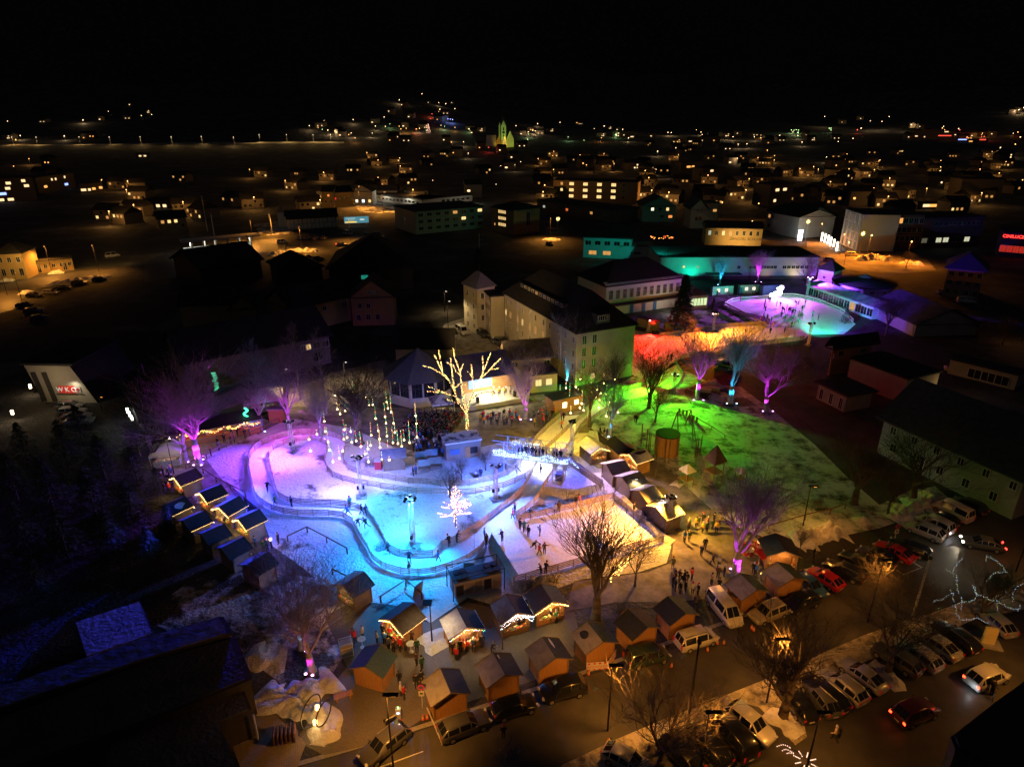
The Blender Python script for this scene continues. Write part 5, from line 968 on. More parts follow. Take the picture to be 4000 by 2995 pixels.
# young trees with stakes
for i, (c, x, yb, yt, lb) in enumerate((('K2', 820,790,540,'young bare tree on the blue snow left of the bridge'), ('K2', 560,900,580,'thin cyan lit sapling tied to stakes by the upper fence'), ('B2', 1440,710,420,'sapling on a square of snow by the red stall'), ('B1', 175,780,300,'sapling with three stakes on the plaza'), ('K3', 990,860,650,'young tree by the toy hut'))):
    put(TV[i % 4], c, x, yb, yt, lb, name='young_tree', group='young staked trees', wide=.8)
# the two great light trees
GT1, hgt1 = put(TV[0], 'D4', 560, 1330, 470, 'great dark tree whose branches carry the hanging bulb strings', wide=1.8, rz=1.0)
# tree wrapped in fairy lights
pA = G('D4', 1730, 1195); hA = HT('D4', 1730, 1195, 300); t = thing('wrapped_tree', 'pollarded tree on the plaza wrapped in golden fairy lights from foot to tips', 'tree', pA, 0, 'trees dressed with fairy lights')
limbs = [[(1730,1195),(1725,1100),(1720,1000)], [(1720,1000),(1640,900),(1590,760),(1530,650),(1460,560),(1370,370)], [(1530,650),(1470,590),(1350,520),(1240,485)], [(1460,560),(1440,440),(1415,325)], [(1590,760),(1560,560),(1545,410)], [(1545,480),(1510,455)],
   [(1720,1000),(1690,880),(1665,700),(1650,560),(1590,400),(1575,300)], [(1660,600),(1610,560),(1570,480)], [(1650,560),(1680,470)], [(1720,1000),(1750,880),(1800,760),(1860,650),(1920,500),(1975,355)], [(1860,650),(1900,560),(1890,380)], [(1880,620),(1960,540),(2085,410)], [(1990,530),(2070,520)], [(1810,740),(1780,640),(1770,480)], [(1790,620),(1730,550)],
   [(1640,900),(1560,870),(1490,840)], [(1600,820),(1480,780),(1290,765)], [(1480,780),(1300,715)], [(1780,840),(1850,790),(1940,770),(2040,790)], [(1590,740),(1640,690),(1700,700)]]
rng = random.Random(3); T = MB(); Cn = MB(); Bb = MB(); P0 = ray('D4', 1730, 1195)
for li, lm in enumerate(limbs):
    pts = []
    dep = rng.uniform(-1.6, 1.6) if li > 1 else 0
    for (x, y) in lm:
        r_ = ray('D4', x, y); yy = pA.y+dep*max(0, (1000-y)/500); k_ = yy/r_.y; v = Vector((r_.x*k_, yy, H+r_.z*k_))-pA; pts.append(v)
    for j, (a, b) in enumerate(zip(pts, pts[1:])):
        z0 = a.z/hA; z1 = b.z/hA; rad = lambda z: max(.04, .22*(1-z*1.05)**1.2 if z < .95 else .04)
        (T if li == 0 else Cn).tube(a, b, rad(z0), rad(z1), 7, False); n = int((b-a).length/(.03 if li == 0 else .05))
        for i in range(n):
            f = rng.random(); p = a.lerp(b, f); rr = rad(z0)*(1-f)+rad(z1)*f+.03; A = rng.uniform(0, 2*pi); Bb.mi(rng.choice((0,0,0,0,0,1,2))).ball(p+Vector((rr*cos(A), rr*sin(A), rng.uniform(-.05,.05))), .03, 4)
T.build('trunk', M_bark, t, smooth=True); Cn.build('crown', M_bark, t, smooth=True); q = Bb.build('fairy_lights', [BULB['gold'], MIXB[0], MIXB[1]], None, pA)
tag(q, 'golden fairy light chain wound round the pollarded plaza tree', 'fairy lights', None, 'stuff')
for z in (1.5, 4, 6.5): lamp('POINT', pA+Vector((0,-.9,z)), (1,.6,.2), 90, t, .6)
# fir on the island, lit warm
pB = G('K2', 497, 1395); hB = HT('K2', 497, 1395, 935); t = thing('wrapped_tree', 'small conical tree on the island snow wrapped in pinkish gold lights', 'tree', pB, 0, 'trees dressed with fairy lights'); T = MB(); Cn = MB(); Bb = MB()
T.tube((0,0,-.1), (0,0,hB), .13, .02, 7, False)
for i in range(46):
    z = hB*rng.uniform(.18,.97); A = rng.uniform(0, 2*pi); L = (1-z/hB)*2.6+.35; a = Vector((0,0,z)); b = a+Vector((cos(A)*L, sin(A)*L, L*rng.uniform(.1,.55))); Cn.tube(a, b, .035, .01, 4, False)
    for k in range(3): f = rng.uniform(.3,.9); c_ = a.lerp(b, f); e_ = c_+Vector((rng.uniform(-.5,.5), rng.uniform(-.5,.5), rng.uniform(.1,.5))); Cn.tube(c_, e_, .014, .006, 3, False)
    if z < hB*.8:
        for k in range(int(L*9)): Bb.mi(rng.choice((0,0,0,1))).ball(a.lerp(b, rng.random())+Vector((0,0,rng.uniform(-.03,.06))), .032, 4)
for i in range(50): Bb.ball((rng.uniform(-.17,.17), rng.uniform(-.17,.17), hB*.95*rng.random()), .026, 4)
T.build('trunk', M_bark2, t); Cn.build('crown', M_bark2, t); q = Bb.build('fairy_lights', [glow('pink gold bulbs', (1,.55,.3), 15), MIXB[0]], None, pB); tag(q, 'pinkish gold fairy lights on the small island tree', 'fairy lights', None, 'stuff'); lamp('POINT', pB+Vector((0,-.6,hB*.5)), (1,.5,.25), 90, t, .5)
put(TV[2], 'K2', 440, 1080, 720, 'bare dark tree right behind the lit island tree', wide=1.3)
# rope of yellow light on rink corner tree
m = MB(); a = G('K4', 1330, 1150, 1.5); b = G('K4', 1620, 800, 2.2)
for i in range(44): m.ball((b-a)*(i/44)+Vector((rng.uniform(-.25,.25), rng.uniform(-.3,.3), rng.uniform(-.35,.35))), .07, 4)
tag(m.build('light_garland', BULB['warm'], None, a), 'sagging garland of warm bulbs leading from the big tree to the rink corner', 'light garland', None, 'stuff')
# hanging strings of coloured bulbs ending in a warm globe
STR = [('D4', x, y0, y1) for x, y0, y1 in ((120,965,1075),(185,1000,1090),(195,1150,1200),(105,1180,1230),(225,1150,1310),(240,1300,1400),(278,1390,1525),(350,1340,1490),(382,1360,1410),(325,890,960),(355,900,1010),(410,880,975),(400,1070,1180),(395,1180,1285),(430,1130,1265),
   (470,1150,1200),(480,1280,1315),(528,1190,1300),(555,1030,1105),(580,1200,1360),(625,1400,1440),(655,1300,1385),(660,1410,1525),(690,1100,1240),(685,1290,1350),(500,660,820),(635,710,830),(665,830,915),(708,790,910),(738,930,1060),(765,1110,1190),(780,1180,1280),(785,1290,1370),(855,730,880),
   (870,860,950),(840,900,1040),(850,1050,1110),(860,1140,1250),(875,1290,1430),(805,1420,1500),(885,1470,1505),(905,820,990),(932,1010,1110),(945,1100,1210),(925,1150,1320),(978,1180,1330),(1020,1190,1360),(1045,1180,1290),(1105,1080,1320),(1168,890,1030),(1178,1040,1115),(1183,1130,1260),(300,790,812),(35,1390,1410),(20,1270,1285))]
STR += [('D8', x, y0, y1) for x, y0, y1 in ((655,690,780),(720,640,730),(757,680,860),(825,600,720),(830,380,510),(835,700,750),(850,740,800),(875,500,635),(895,760,830),(890,800,900),(910,900,970),(990,600,775),(1060,690,750),(1095,680,790),(1125,570,680),(1155,690,800),(1080,790,860),(1075,880,945),(1040,800,832),(870,880,945),(1155,980,1035),(1190,830,885),(1280,960,995),(770,930,1000),(1250,570,640))]
SM = {}
def hang(c, x, y0, y1, label):
    p = G(c, x, y1, 2.2); k_ = rng.uniform(-2.5, 2.5) if c == 'D4' else rng.uniform(-1.5, 1.5); ybase = p.y+k_*0
    r_ = ray(c, x, y1); kk = max(20, ybase)/r_.y; zb = H+r_.z*kk; r0 = ray(c, x, y0); zt = H+r0.z*kk*(r_.y/r0.y if False else 1)*(r_.y/r0.y)
    L = max(.3, min(5.5, zt-zb)); n = max(2, int(L/.24)); key = (n, rng.randrange(3))
    if key not in SM:
        m = MB(); m.mi(4).tube((0,0,.1), (0,0,n*.24+.15), .012, .012, 3, False)
        for i in range(n): m.mi(rng.choice((0,1,1,2,2))).ball((rng.uniform(-.03,.03),0,.3+i*.24), .034, 4)
        s_ = m.mesh('bulb_string', [MIXB[0], glow('small gold bulb', (1,.7,.25), 9), glow('small green bulb', (.1,.9,.35), 6), MIXB[3], M_black])
        g_ = MB().ball((0,0,0), .13, 7).mesh('globe', glow('globe bulb', (1,.7,.25), 14)); SM[key] = (s_, g_)
    t = thing('hanging_bulb_string', label, 'string lights', (r_.x*kk, ybase, zb), 0, 'coloured bulb strings '+c); obj('cord', SM[key][0], t); obj('globe', SM[key][1], t)
for (c, x, y0, y1) in STR:
    hang(c, x, y0, y1, 'string of tiny coloured bulbs with warm end globe '+('in the great dark tree' if c == 'D4' else 'by the yellow lanes'))
for x, y in ((225,1250),(600,1250),(850,1150),(1050,1250)): lamp('POINT', G('D4', x, y, 3), (1,.68,.3), 60, None, .8)
for x, y in ((850,800),(1090,800)): lamp('POINT', G('D8', x, y, 3), (1,.68,.3), 160, None, .8)
# conifers: red lit one, small ones, dark wood at left
def conifer(c, x, yb, yt, label, colr=(.05,.07,.04), group='conifers', wide=.34, seed=1, h=None, p=None, n=1500):
    p = p or G(c, x, yb); h = h or HT(c, x, yb, yt); rg = random.Random(seed); t = thing('conifer', label, 'tree', p, rg.uniform(0,6), group)
    MB().tube((0,0,0), (0,0,h), .02*h, .004*h, 7, False).build('trunk', M_bark, t); m = MB()
    for i in range(n):
        z = h*(rg.random()**1.3*.88+.1); R_ = (h-z)*wide*rg.uniform(.25,1.08); A = rg.uniform(0, 2*pi); L = h*.055*rg.uniform(.6,1.5); w_ = L*.28
        b = Vector((R_*cos(A), R_*sin(A), z-.12*R_)); d = Vector((cos(A), sin(A), rg.uniform(-.5,.1))); s_ = Vector((-sin(A), cos(A), rg.uniform(-.5,.5)))*w_
        m.face([b-s_, b+d*L, b+s_])
    m.build('crown', mat('needles', colr, .85, n=.4, ns=1), t); return t
conifer('D2', 615, 920, 400, 'tall conifer glowing red behind the ice bend', seed=2, wide=.26, n=3000)
lamp('SPOT', G('D2', 560, 1010)+Vector((0,0,2)), RED, 9000, None, .2, G('D2', 615, 900)+Vector((0,0,8)), 1.2, .8)
conifer('D2', 905, 760, 620, 'small dark pine before the far ice rink', seed=3, wide=.35)
conifer('D3', 165, 600, 500, 'dark pine right in front of the teal ice', seed=4, wide=.4)
conifer('D2', 490, 700, 560, 'dark pine beside the lit gym doorway', seed=5, wide=.4)
conifer('D1', 400, 480, 150, 'dark spruce behind the left end of the school', seed=6, wide=.3)
rw = random.Random(5)
for i, (x, y, h) in enumerate(((60,1000,13),(150,1010,15),(230,1040,14),(300,1050,12),(40,1080,14),(120,1110,16),(210,1120,15),(290,1130,12),(60,1190,13),(150,1210,14),(250,1200,12),(330,1210,9),(0,1250,13),(90,1290,10),(370,1150,8),(180,960,13),(290,980,9),(345,1060,7))):
    conifer('O', x, y, 0, 'black conifer in the unlit wood at the left', (.035,.045,.03), 'conifers of the dark wood at the left', .4, i+20, h*.55, n=1000)
for i, (x, y, h) in enumerate(((540,560,9),(500,610,10),(640,620,9),(420,600,8))):
    conifer('O', x, y, 0, 'black garden conifer among the dark roofs', (.035,.045,.03), 'conifers among the dark roofs', .3, i+60, h, n=500)
# snow heaps
def heap(c, pts, wd, h, m_=None, name='snow_heap', seed=0):
    P = smooth_line([G(c, pts[i], pts[i+1]) for i in range(0, len(pts), 2)], .25); m = MB(); K = 19; vs = []
    for i, p in enumerate(P):
        q = P[min(i+1, len(P)-1)]-P[max(i-1, 0)]; nn = Vector((-q.y, q.x, 0)).normalized(); e = sin(pi*min(1, (i+.4)/min(8, len(P)))/2)*sin(pi*min(1, (len(P)-i-.6)/min(8, len(P)))/2)
        for k in range(K):
            u = -1+2*k/(K-1); pos = p+nn*(u*wd*(.7+.5*noise.noise(Vector((i*.22, seed, 3)))))
            hh = h*e*(1-u*u)*(.75+.9*noise.noise(pos*.55+Vector((seed,0,0)))+.45*noise.noise(pos*1.9)+.3*noise.noise(pos*4.3)); m.v.append((pos.x, pos.y, max(.0, hh)+.012))
    for i in range(len(P)-1):
        for k in range(K-1): a = i*K+k; m.f.append((a, a+K, a+K+1, a+1)); m.m.append(0)
    tag(m.build(name, m_ or M_bank, smooth=True), kind='structure')
heap('K4', (1400,230, 1560,380, 1720,540, 1880,680, 2010,740), 1.2, .8, seed=1); heap('K4', (300,1230, 500,1170, 760,1100), 1.1, .7, seed=2)
heap('B2', (1400,640, 1560,560, 1750,500, 1950,500), 2.2, 1.3, seed=3); heap('B3', (780,500, 900,450, 1150,300, 1300,230), 2.6, 1.0, seed=4); heap('B3', (380,520, 540,500), 1.5, .9, seed=5)
heap('B7', (300,1110, 430,1170, 600,1130, 760,1070, 860,1010), 2.3, .6, seed=6); heap('B7', (420,1160, 560,1220, 720,1260, 800,1330, 720,1500), 1.8, .45, seed=7); heap('B7', (200,850, 330,880, 500,860), 2.2, .45, seed=8)
heap('B4', (560,520, 700,620, 880,840), 1.1, .5, seed=9); heap('B5', (1650,1050, 1850,1200, 2000,1330), 1.4, .6, seed=10)
heap('B6', (480,200, 560,330, 620,400), 2.0, .7, seed=11); heap('D2', (870,1400, 950,1450), 2.2, 1.2, seed=12); heap('K3', (1280,960, 1180,920), 1.3, .5, seed=13)
heap('D6', (0,410, 120,405), 2, .9, seed=14); heap('D6', (390,350, 520,340), 2, .9, seed=15); heap('D6', (370,450, 560,410, 720,385, 910,370), 1.6, .8, seed=16); heap('D6', (180,520, 230,490), 2, .9, seed=17)
heap('D7', (780,770, 950,740, 1210,730), 3, 1.2, seed=18); heap('D3', (100,130, 160,120), 4, 1.6, seed=19); heap('D3', (250,195, 340,185, 480,200), 3, 1.6, seed=20); heap('D3', (520,210, 680,225), 2.5, 1.4, seed=21)
heap('D7', (700,560, 950,540), 5, .5, seed=22); heap('E3', (1240,670, 1400,665), 4, 1, seed=23); heap('E3', (270,1180, 420,1190), 3, .8, seed=24)
# low leafless shrubs by the lower snow
def shrub(c, x, y, r, h, label, seed, mt=None):
    p = G(c, x, y); t = thing('bare_shrub', label, 'shrub', p, 0, 'leafless shrubs'); m = MB(); rg = random.Random(seed)
    for i in range(70):
        A = rg.uniform(0, 2*pi); el = rg.uniform(.5,1.5); a = Vector((rg.uniform(-r,r)*.5, rg.uniform(-r,r)*.5, 0)); b = a+Vector((cos(A)*cos(el), sin(A)*cos(el), sin(el)))*h*rg.uniform(.6,1); m.tube(a, b, .016, .006, 3, False)
        for k in range(3): c_ = a.lerp(b, rg.uniform(.3,.9)); m.tube(c_, c_+Vector((rg.uniform(-.4,.4), rg.uniform(-.4,.4), rg.uniform(.1,.5))), .009, .004, 3, False)
    m.build('twigs', mt or M_bark2, t)
for i, (c, x, y, r, h, lb) in enumerate((('K4', 700,1150,1.5,1.6,'yellowish shrub below the rink fence'), ('K4', 500,1210,1.2,1.3,'low twiggy shrub left of the big tree'), ('B1', 1450,370,1,1.2,'ochre shrub behind the dark roofed hut'), ('K2', 600,1420,1.4,.9,'low shrubs round the island tree'), ('K1', 1640,740,1.4,1.5,'white twigged shrub by the red box'), ('D1', 680,1010,1.3,2.2,'evergreen bush at the school wall'), ('D1', 80,830,2.0,2.0,'snowy shrub beside the alley'), ('E5', 420,1480,1.2,1.0,'dark shrub in the green snow'), ('K1', 1750,1640,1.2,1,'shrub on the cyan slope'), ('B7', 420,650,1.5,1.5,'dark shrub above the drifted snow'))):
    shrub(c, x, y, r, h, lb, i)
# ================================================================== PEOPLE
objcol('coat cloth', .85); objcol('hat wool', .9)
M_skin = mat('skin', (.5,.32,.24), .6); M_trou = mat('dark trousers', (.03,.032,.045), .85); M_boot = mat('boots', (.02,.018,.016), .7)
POSES = {}
def pose_mesh(name, J, extra=()):
    """J: joint -> (x,y,z,r); one skinned continuous body"""
    E_ = [('pel','bel'),('bel','che'),('che','nek'),('nek','hd0'),('hd0','hd1'),('che','shL'),('shL','elL'),('elL','wrL'),('wrL','haL'),('haL','fiL'),('wrL','thL'),('che','shR'),('shR','elR'),('elR','wrR'),('wrR','haR'),('haR','fiR'),('wrR','thR'),
      ('pel','hpL'),('hpL','knL'),('knL','anL'),('anL','toL'),('pel','hpR'),('hpR','knR'),('knR','anR'),('anR','toR'),('hd0','nos')]
    for s in 'LR':
        w_, h_ = Vector(J['wr'+s][:3]), Vector(J['ha'+s][:3]); d = (h_-w_); J['fi'+s] = (*(h_+d*.9), .028); sx = -1 if s == 'L' else 1
        J['th'+s] = (*(w_+d*.8+Vector((-sx*.045,.03,0))), .018)
    h0, h1 = Vector(J['hd0'][:3]), Vector(J['hd1'][:3]); J['nos'] = (*(h0.lerp(h1,.35)+Vector((0,.085,0))), .018)
    names = list(J); me = bpy.data.meshes.new('b'); me.from_pydata([J[k][:3] for k in names], [(names.index(a), names.index(b)) for a, b in E_], [])
    o = bpy.data.objects.new('b', me); col.objects.link(o); sk = o.modifiers.new('s', 'SKIN'); sk.use_smooth_shade = True
    for i, k in enumerate(names): me.skin_vertices[0].data[i].radius = (J[k][3],)*2; me.skin_vertices[0].data[i].use_root = (k == 'pel')
    me.skin_vertices[0].data[names.index('che')].radius = (J['che'][3]*1.15, J['che'][3]*.85)
    sb = o.modifiers.new('u', 'SUBSURF'); sb.levels = 1; bpy.context.view_layer.update()
    r = bpy.data.meshes.new_from_object(o.evaluated_get(bpy.context.evaluated_depsgraph_get())); bpy.data.objects.remove(o); r.name = 'person'
    r.materials.clear()
    for q in (MT['coat cloth'], M_trou, M_boot, M_skin): r.materials.append(q)
    segs = [(Vector(J[a][:3]), Vector(J[b][:3]), (3 if b in ('hd0','hd1','nos','haL','haR','fiL','fiR','thL','thR') else 2 if b in ('toL','toR') else 1 if b in ('knL','knR','anL','anR') else 0)) for a, b in E_]
    for p in r.polygons:
        c = p.center; best = None
        for a, b, k in segs:
            ab = b-a; t = max(0, min(1, (c-a).dot(ab)/max(1e-6, ab.dot(ab)))); dd = (a+ab*t-c).length
            if best is None or dd < best[0]: best = (dd, k)
        p.material_index = best[1]; p.use_smooth = True
    POSES[name] = (r, Vector(J['hd1'][:3]))
def P(lean=0, armL=(-.25,.08,.9), armR=(.25,.08,.9), elL=(-.25,-.03,1.16), elR=(.25,-.03,1.16), kL=(-.1,.02,.5), kR=(.1,.02,.5), aL=(-.1,0,.1), aR=(.1,0,.1), drop=0, coat=.185, sit=0):
    y = lambda z: (z-.95)*math.sin(lean); zz = lambda z: .95+(z-.95)*cos(lean)-drop if z > .95 else z-drop
    j = dict(pel=(0,0,.95-drop,coat), bel=(0,y(1.12),zz(1.12),.16), che=(0,y(1.36),zz(1.36),.165), nek=(0,y(1.5),zz(1.5),.065), hd0=(0,y(1.56)+.02,zz(1.58),.085), hd1=(0,y(1.68)+.02,zz(1.71),.092),
      shL=(-.19,y(1.42),zz(1.42),.08), shR=(.19,y(1.42),zz(1.42),.08), hpL=(-.1,0,.88-drop,.105), hpR=(.1,0,.88-drop,.105))
    for s, e, a, k, an in (('L',elL,armL,kL,aL), ('R',elR,armR,kR,aR)):
        j['el'+s] = (e[0], e[1]+y(1.2)*1.2, e[2]-drop, .06); j['wr'+s] = (a[0], a[1]+y(1.2)*1.4, a[2]-drop, .045); ev, av = Vector(j['el'+s][:3]), Vector(j['wr'+s][:3]); j['ha'+s] = (*(av+(av-ev).normalized()*.08), .04)
        j['kn'+s] = (*k, .075); j['an'+s] = (*an, .05); j['to'+s] = (an[0], an[1]+.15, max(.05, an[2]-.05), .05)
    return j
pose_mesh('stand', P()); pose_mesh('stand2', P(.05, armR=(.12,.28,1.2), elR=(.27,.03,1.15), kL=(-.12,.05,.5)))
pose_mesh('walk', P(.06, armL=(-.24,.25,.95), armR=(.24,-.15,.92), kL=(-.1,-.05,.5), aL=(-.1,-.32,.16), kR=(.1,.2,.52), aR=(.1,.22,.08)))
pose_mesh('skate', P(.5, armL=(-.5,.15,1.05), armR=(.5,.05,1.0), elL=(-.36,0,1.2), elR=(.36,-.05,1.2), kL=(-.16,.22,.46), aL=(-.16,.05,.08), kR=(.16,-.12,.5), aR=(.3,-.5,.2), drop=.08))
pose_mesh('arms', P(0, armL=(-.55,.1,1.5), armR=(.3,.2,1.0), elL=(-.4,.03,1.35))); pose_mesh('photo', P(0, armL=(-.1,.32,1.5), armR=(.1,.32,1.5), elL=(-.26,.16,1.25), elR=(.26,.16,1.25)))
pose_mesh('coat', P(0, coat=.22, armL=(-.2,.15,1.0), armR=(.2,.15,1.0)))
pose_mesh('lean', P(.35, armL=(-.2,.35,1.0), armR=(.2,.35,1.0)))
hatm = MB(); hatm.ball((0,0,0), .115, 8, 1.0); hatm.tube((0,0,-.06), (0,0,-.01), .122, .12, 10, False); hatm.ball((0,0,.125), .04, 5)
HAT = hatm.mesh('hat', MT['hat wool'], True); hm = MB(); hm.ball((0,-.02,-.01), .112, 8, 1.1).tube((0,-.06,-.02), (0,-.08,-.22), .09, .05, 8); HAIR = hm.mesh('hair', MT['hat wool'], True)
CW = dict(black=(.012,.012,.014), navy=(.02,.03,.08), grey=(.12,.12,.13), brown=(.10,.055,.03), beige=(.42,.33,.22), red=(.55,.02,.03), blue=(.05,.16,.45), white=(.6,.6,.6), green=(.03,.12,.05), yellow=(.65,.45,.03), pink=(.6,.12,.25), orange=(.7,.2,.03), turquoise=(.05,.35,.35))
HC = [(.01,.01,.01,1), (.08,.045,.02,1), (.3,.2,.08,1), (.5,.5,.5,1), (.4,.03,.03,1), (.12,.12,.15,1)]
NP = [0]; MASS = []
def person(p, colr, pose, label, rz=None, group=None, s=None):
    if s == 0: MASS.append((p, colr, pose, random.uniform(0, 6.28) if rz is None else rz)); return
    if NP[0] >= 300: return
    NP[0] += 1; me, hd = POSES[pose]; o = obj('person', me, None, p, random.uniform(0, 6.28) if rz is None else rz); s = s or random.uniform(.94, 1.08); o.scale = (s,)*3
    c = CW[colr]; k = random.uniform(.8,1.2); o.color = (c[0]*k, c[1]*k, c[2]*k, 1); tag(o, label, 'person', group)
    h = obj('hat' if random.random() < .65 else 'hair', None) if False else None
    if random.random() < .65: h = obj('hat', HAT, o, hd+Vector((0,0,.015)))
    else: h = obj('hair', HAIR, o, hd+Vector((0,0,.0)))
    h.color = random.choice(HC); return o
ang_to = lambda p, q: atan2(q.y-p.y, q.x-p.x)-pi/2
# skaters and rink visitors, one by one
ICE = [('K1',540,1020,'black','skate','skater in black bending forward on the left straight of the track'),('K1',625,1165,'green','walk','skater in dark green coat at the lower left corner of the track'),('K1',803,1185,'navy','stand','blurred skater in navy by the inner fence of the lower left straight'),
 ('K1',1430,1195,'turquoise','stand','skater in teal holding the inner fence'),('K1',1410,1280,'blue','skate','skater in blue near the outer fence where the lane drops'),('K1',1555,1270,'black','walk','taller skater of the pair passing the fence corner'),('K1',1600,1270,'navy','walk','skater with light cap, second of the pair at the fence corner'),
 ('K1',1515,1400,'black','skate','skater with spread arms in the cyan lane'),('K1',1605,1415,'black','skate','skater crouching with one leg back in the cyan lane'),('K5',825,130,'navy','skate','skater with lit cap on the lowest bend'),('K5',1138,120,'blue','walk','skater near the lowest bend fence'),('K5',600,30,'navy','walk','skater on the left part of the lowest bend'),
 ('K2',1165,820,'navy','skate','skater in a pale helmet speeding out below the bridge'),('K2',1412,845,'black','walk','long haired skater in the white light under the bridge'),('K2',1115,1320,'pink','walk','child in pink at the tip of the fence'),('K2',1135,1270,'navy','stand','long haired person in navy at the fence tip'),
 ('K2',1190,1430,'navy','stand','skater in navy, left of the group entering the rink'),('K2',1235,1460,'turquoise','arms','skater in pale teal jacket entering the rink'),('K2',1280,1505,'black','stand','skater with hood standing on the white ice'),('K2',1405,1500,'blue','photo','skater facing away alone on the white ice'),
 ('K4',515,815,'black','skate','skater in black mid stride on the rink'),('K4',570,880,'red','walk','child in red jacket on the rink'),('K4',625,865,'brown','arms','adult guiding the child in red on the rink'),('K4',465,480,'navy','skate','person behind the double fence at the top of the rink'),
 ('K4',740,440,'white','walk','person in white jacket leaving the rink through the top fence'),('K4',780,420,'brown','stand','person in brown jacket by the gap in the top fence'),('K4',962,350,'black','stand','left one of two people leaning at the top rink fence'),('K4',1010,340,'pink','lean','right one of two people leaning at the top rink fence'),
 ('K4',590,1100,'navy','lean','left one of two watchers at the lower rink fence'),('K4',637,1085,'navy','lean','right one of two watchers at the lower rink fence'),('K4',1260,890,'black','stand','person behind the big tree branches on the orange ice'),('K4',1295,860,'navy','stand','second person behind the big tree branches'),('K4',1350,920,'brown','coat','person in brown coat by the lower rink fence behind the tree'),
 ('K4',1585,430,'black','coat','person at the snow heap beside the rink side fence'),('K2',770,870,'navy','stand','person with pram on the blue snow'),('K1',2110,860,'navy','coat','person in long coat on the snow above the upper lane'),('K1',2140,840,'blue','stand','person in light blue beside the one in a long coat'),
 ('K2',1000,1560,'navy','lean','watcher at the island fence'),('K2',510,1570,'navy','lean','watcher leaning on the lowest island fence'),('K2',430,1620,'black','lean','second watcher at the lowest island fence'),('K2',808,1540,'blue','stand','person in pale blue by the cyan net'),('K2',830,1600,'black','stand','person in black by the cyan net'),
 ('K2',1640,345,'orange','walk','small child in orange on the yellow lane'),('K2',1635,250,'pink','stand','child in pink by the yellow lane fence'),('K2',1660,260,'black','walk','adult in black at the head of the yellow lane'),('K5',825,250,'navy','stand','person outside the lowest bend fence'),
 ('D8',1480,1110,'black','walk','right one of a couple walking over the green snow'),('D8',1462,1105,'navy','walk','left one of a couple walking over the green snow'),('D8',1085,1245,'black','stand','person standing by the cyan lit trunk'),('D8',1130,1260,'black','coat','left of two people in black behind the huts'),('D8',1160,1260,'black','coat','right of two people in black behind the huts'),
 ('D8',1815,440,'brown','walk','skater left of the pair on the red ice'),('D8',1850,440,'black','skate','skater right of the pair on the red ice'),('D2',655,1080,'red','skate','skater in red on the orange ice'),('D2',735,1060,'brown','walk','skater in brown on the orange ice'),
 ('K2',1865,630,'beige','photo','man in beige jacket at the stair railing'),('K2',1895,680,'yellow','stand','person in mustard top at the stair railing')]
for c, x, y, cl, ps, lb in ICE: person(G(c, x, y)+Vector((0,0,.03)), cl, ps, lb)
FAR = [(950,600,'black'),(1040,640,'navy'),(1130,650,'navy'),(1160,660,'pink'),(1275,600,'turquoise'),(1300,600,'red'),(1425,665,'black'),(1437,665,'navy'),(1390,690,'brown'),(1380,735,'brown'),(1395,745,'blue'),(1497,705,'black'),(1530,710,'navy'),(1548,755,'navy'),(1567,760,'black'),(1540,805,'green'),(1590,745,'black'),(1603,765,'navy'),(1615,760,'black'),(1625,770,'navy'),(1640,780,'black'),(1650,775,'navy'),(1666,775,'green'),(1675,695,'navy'),(1692,695,'black'),
 (1700,800,'green'),(1728,820,'green'),(1650,830,'turquoise'),(1732,745,'black'),(1762,690,'pink'),(1690,860,'turquoise'),(1830,800,'turquoise'),(1880,830,'green'),(1375,820,'black'),(1410,830,'green'),(1425,860,'green'),(1445,860,'navy'),(1400,870,'black'),(1460,900,'orange'),(1437,955,'black'),(1570,950,'black'),(1635,900,'black'),(1575,830,'turquoise'),(1350,850,'orange'),(1640,905,'beige')]
for i, (x, y, cl) in enumerate(FAR): person(G('D2', x, y)+Vector((0,0,.03)), cl, random.choice(('stand','skate','walk','arms')), '', s=0)
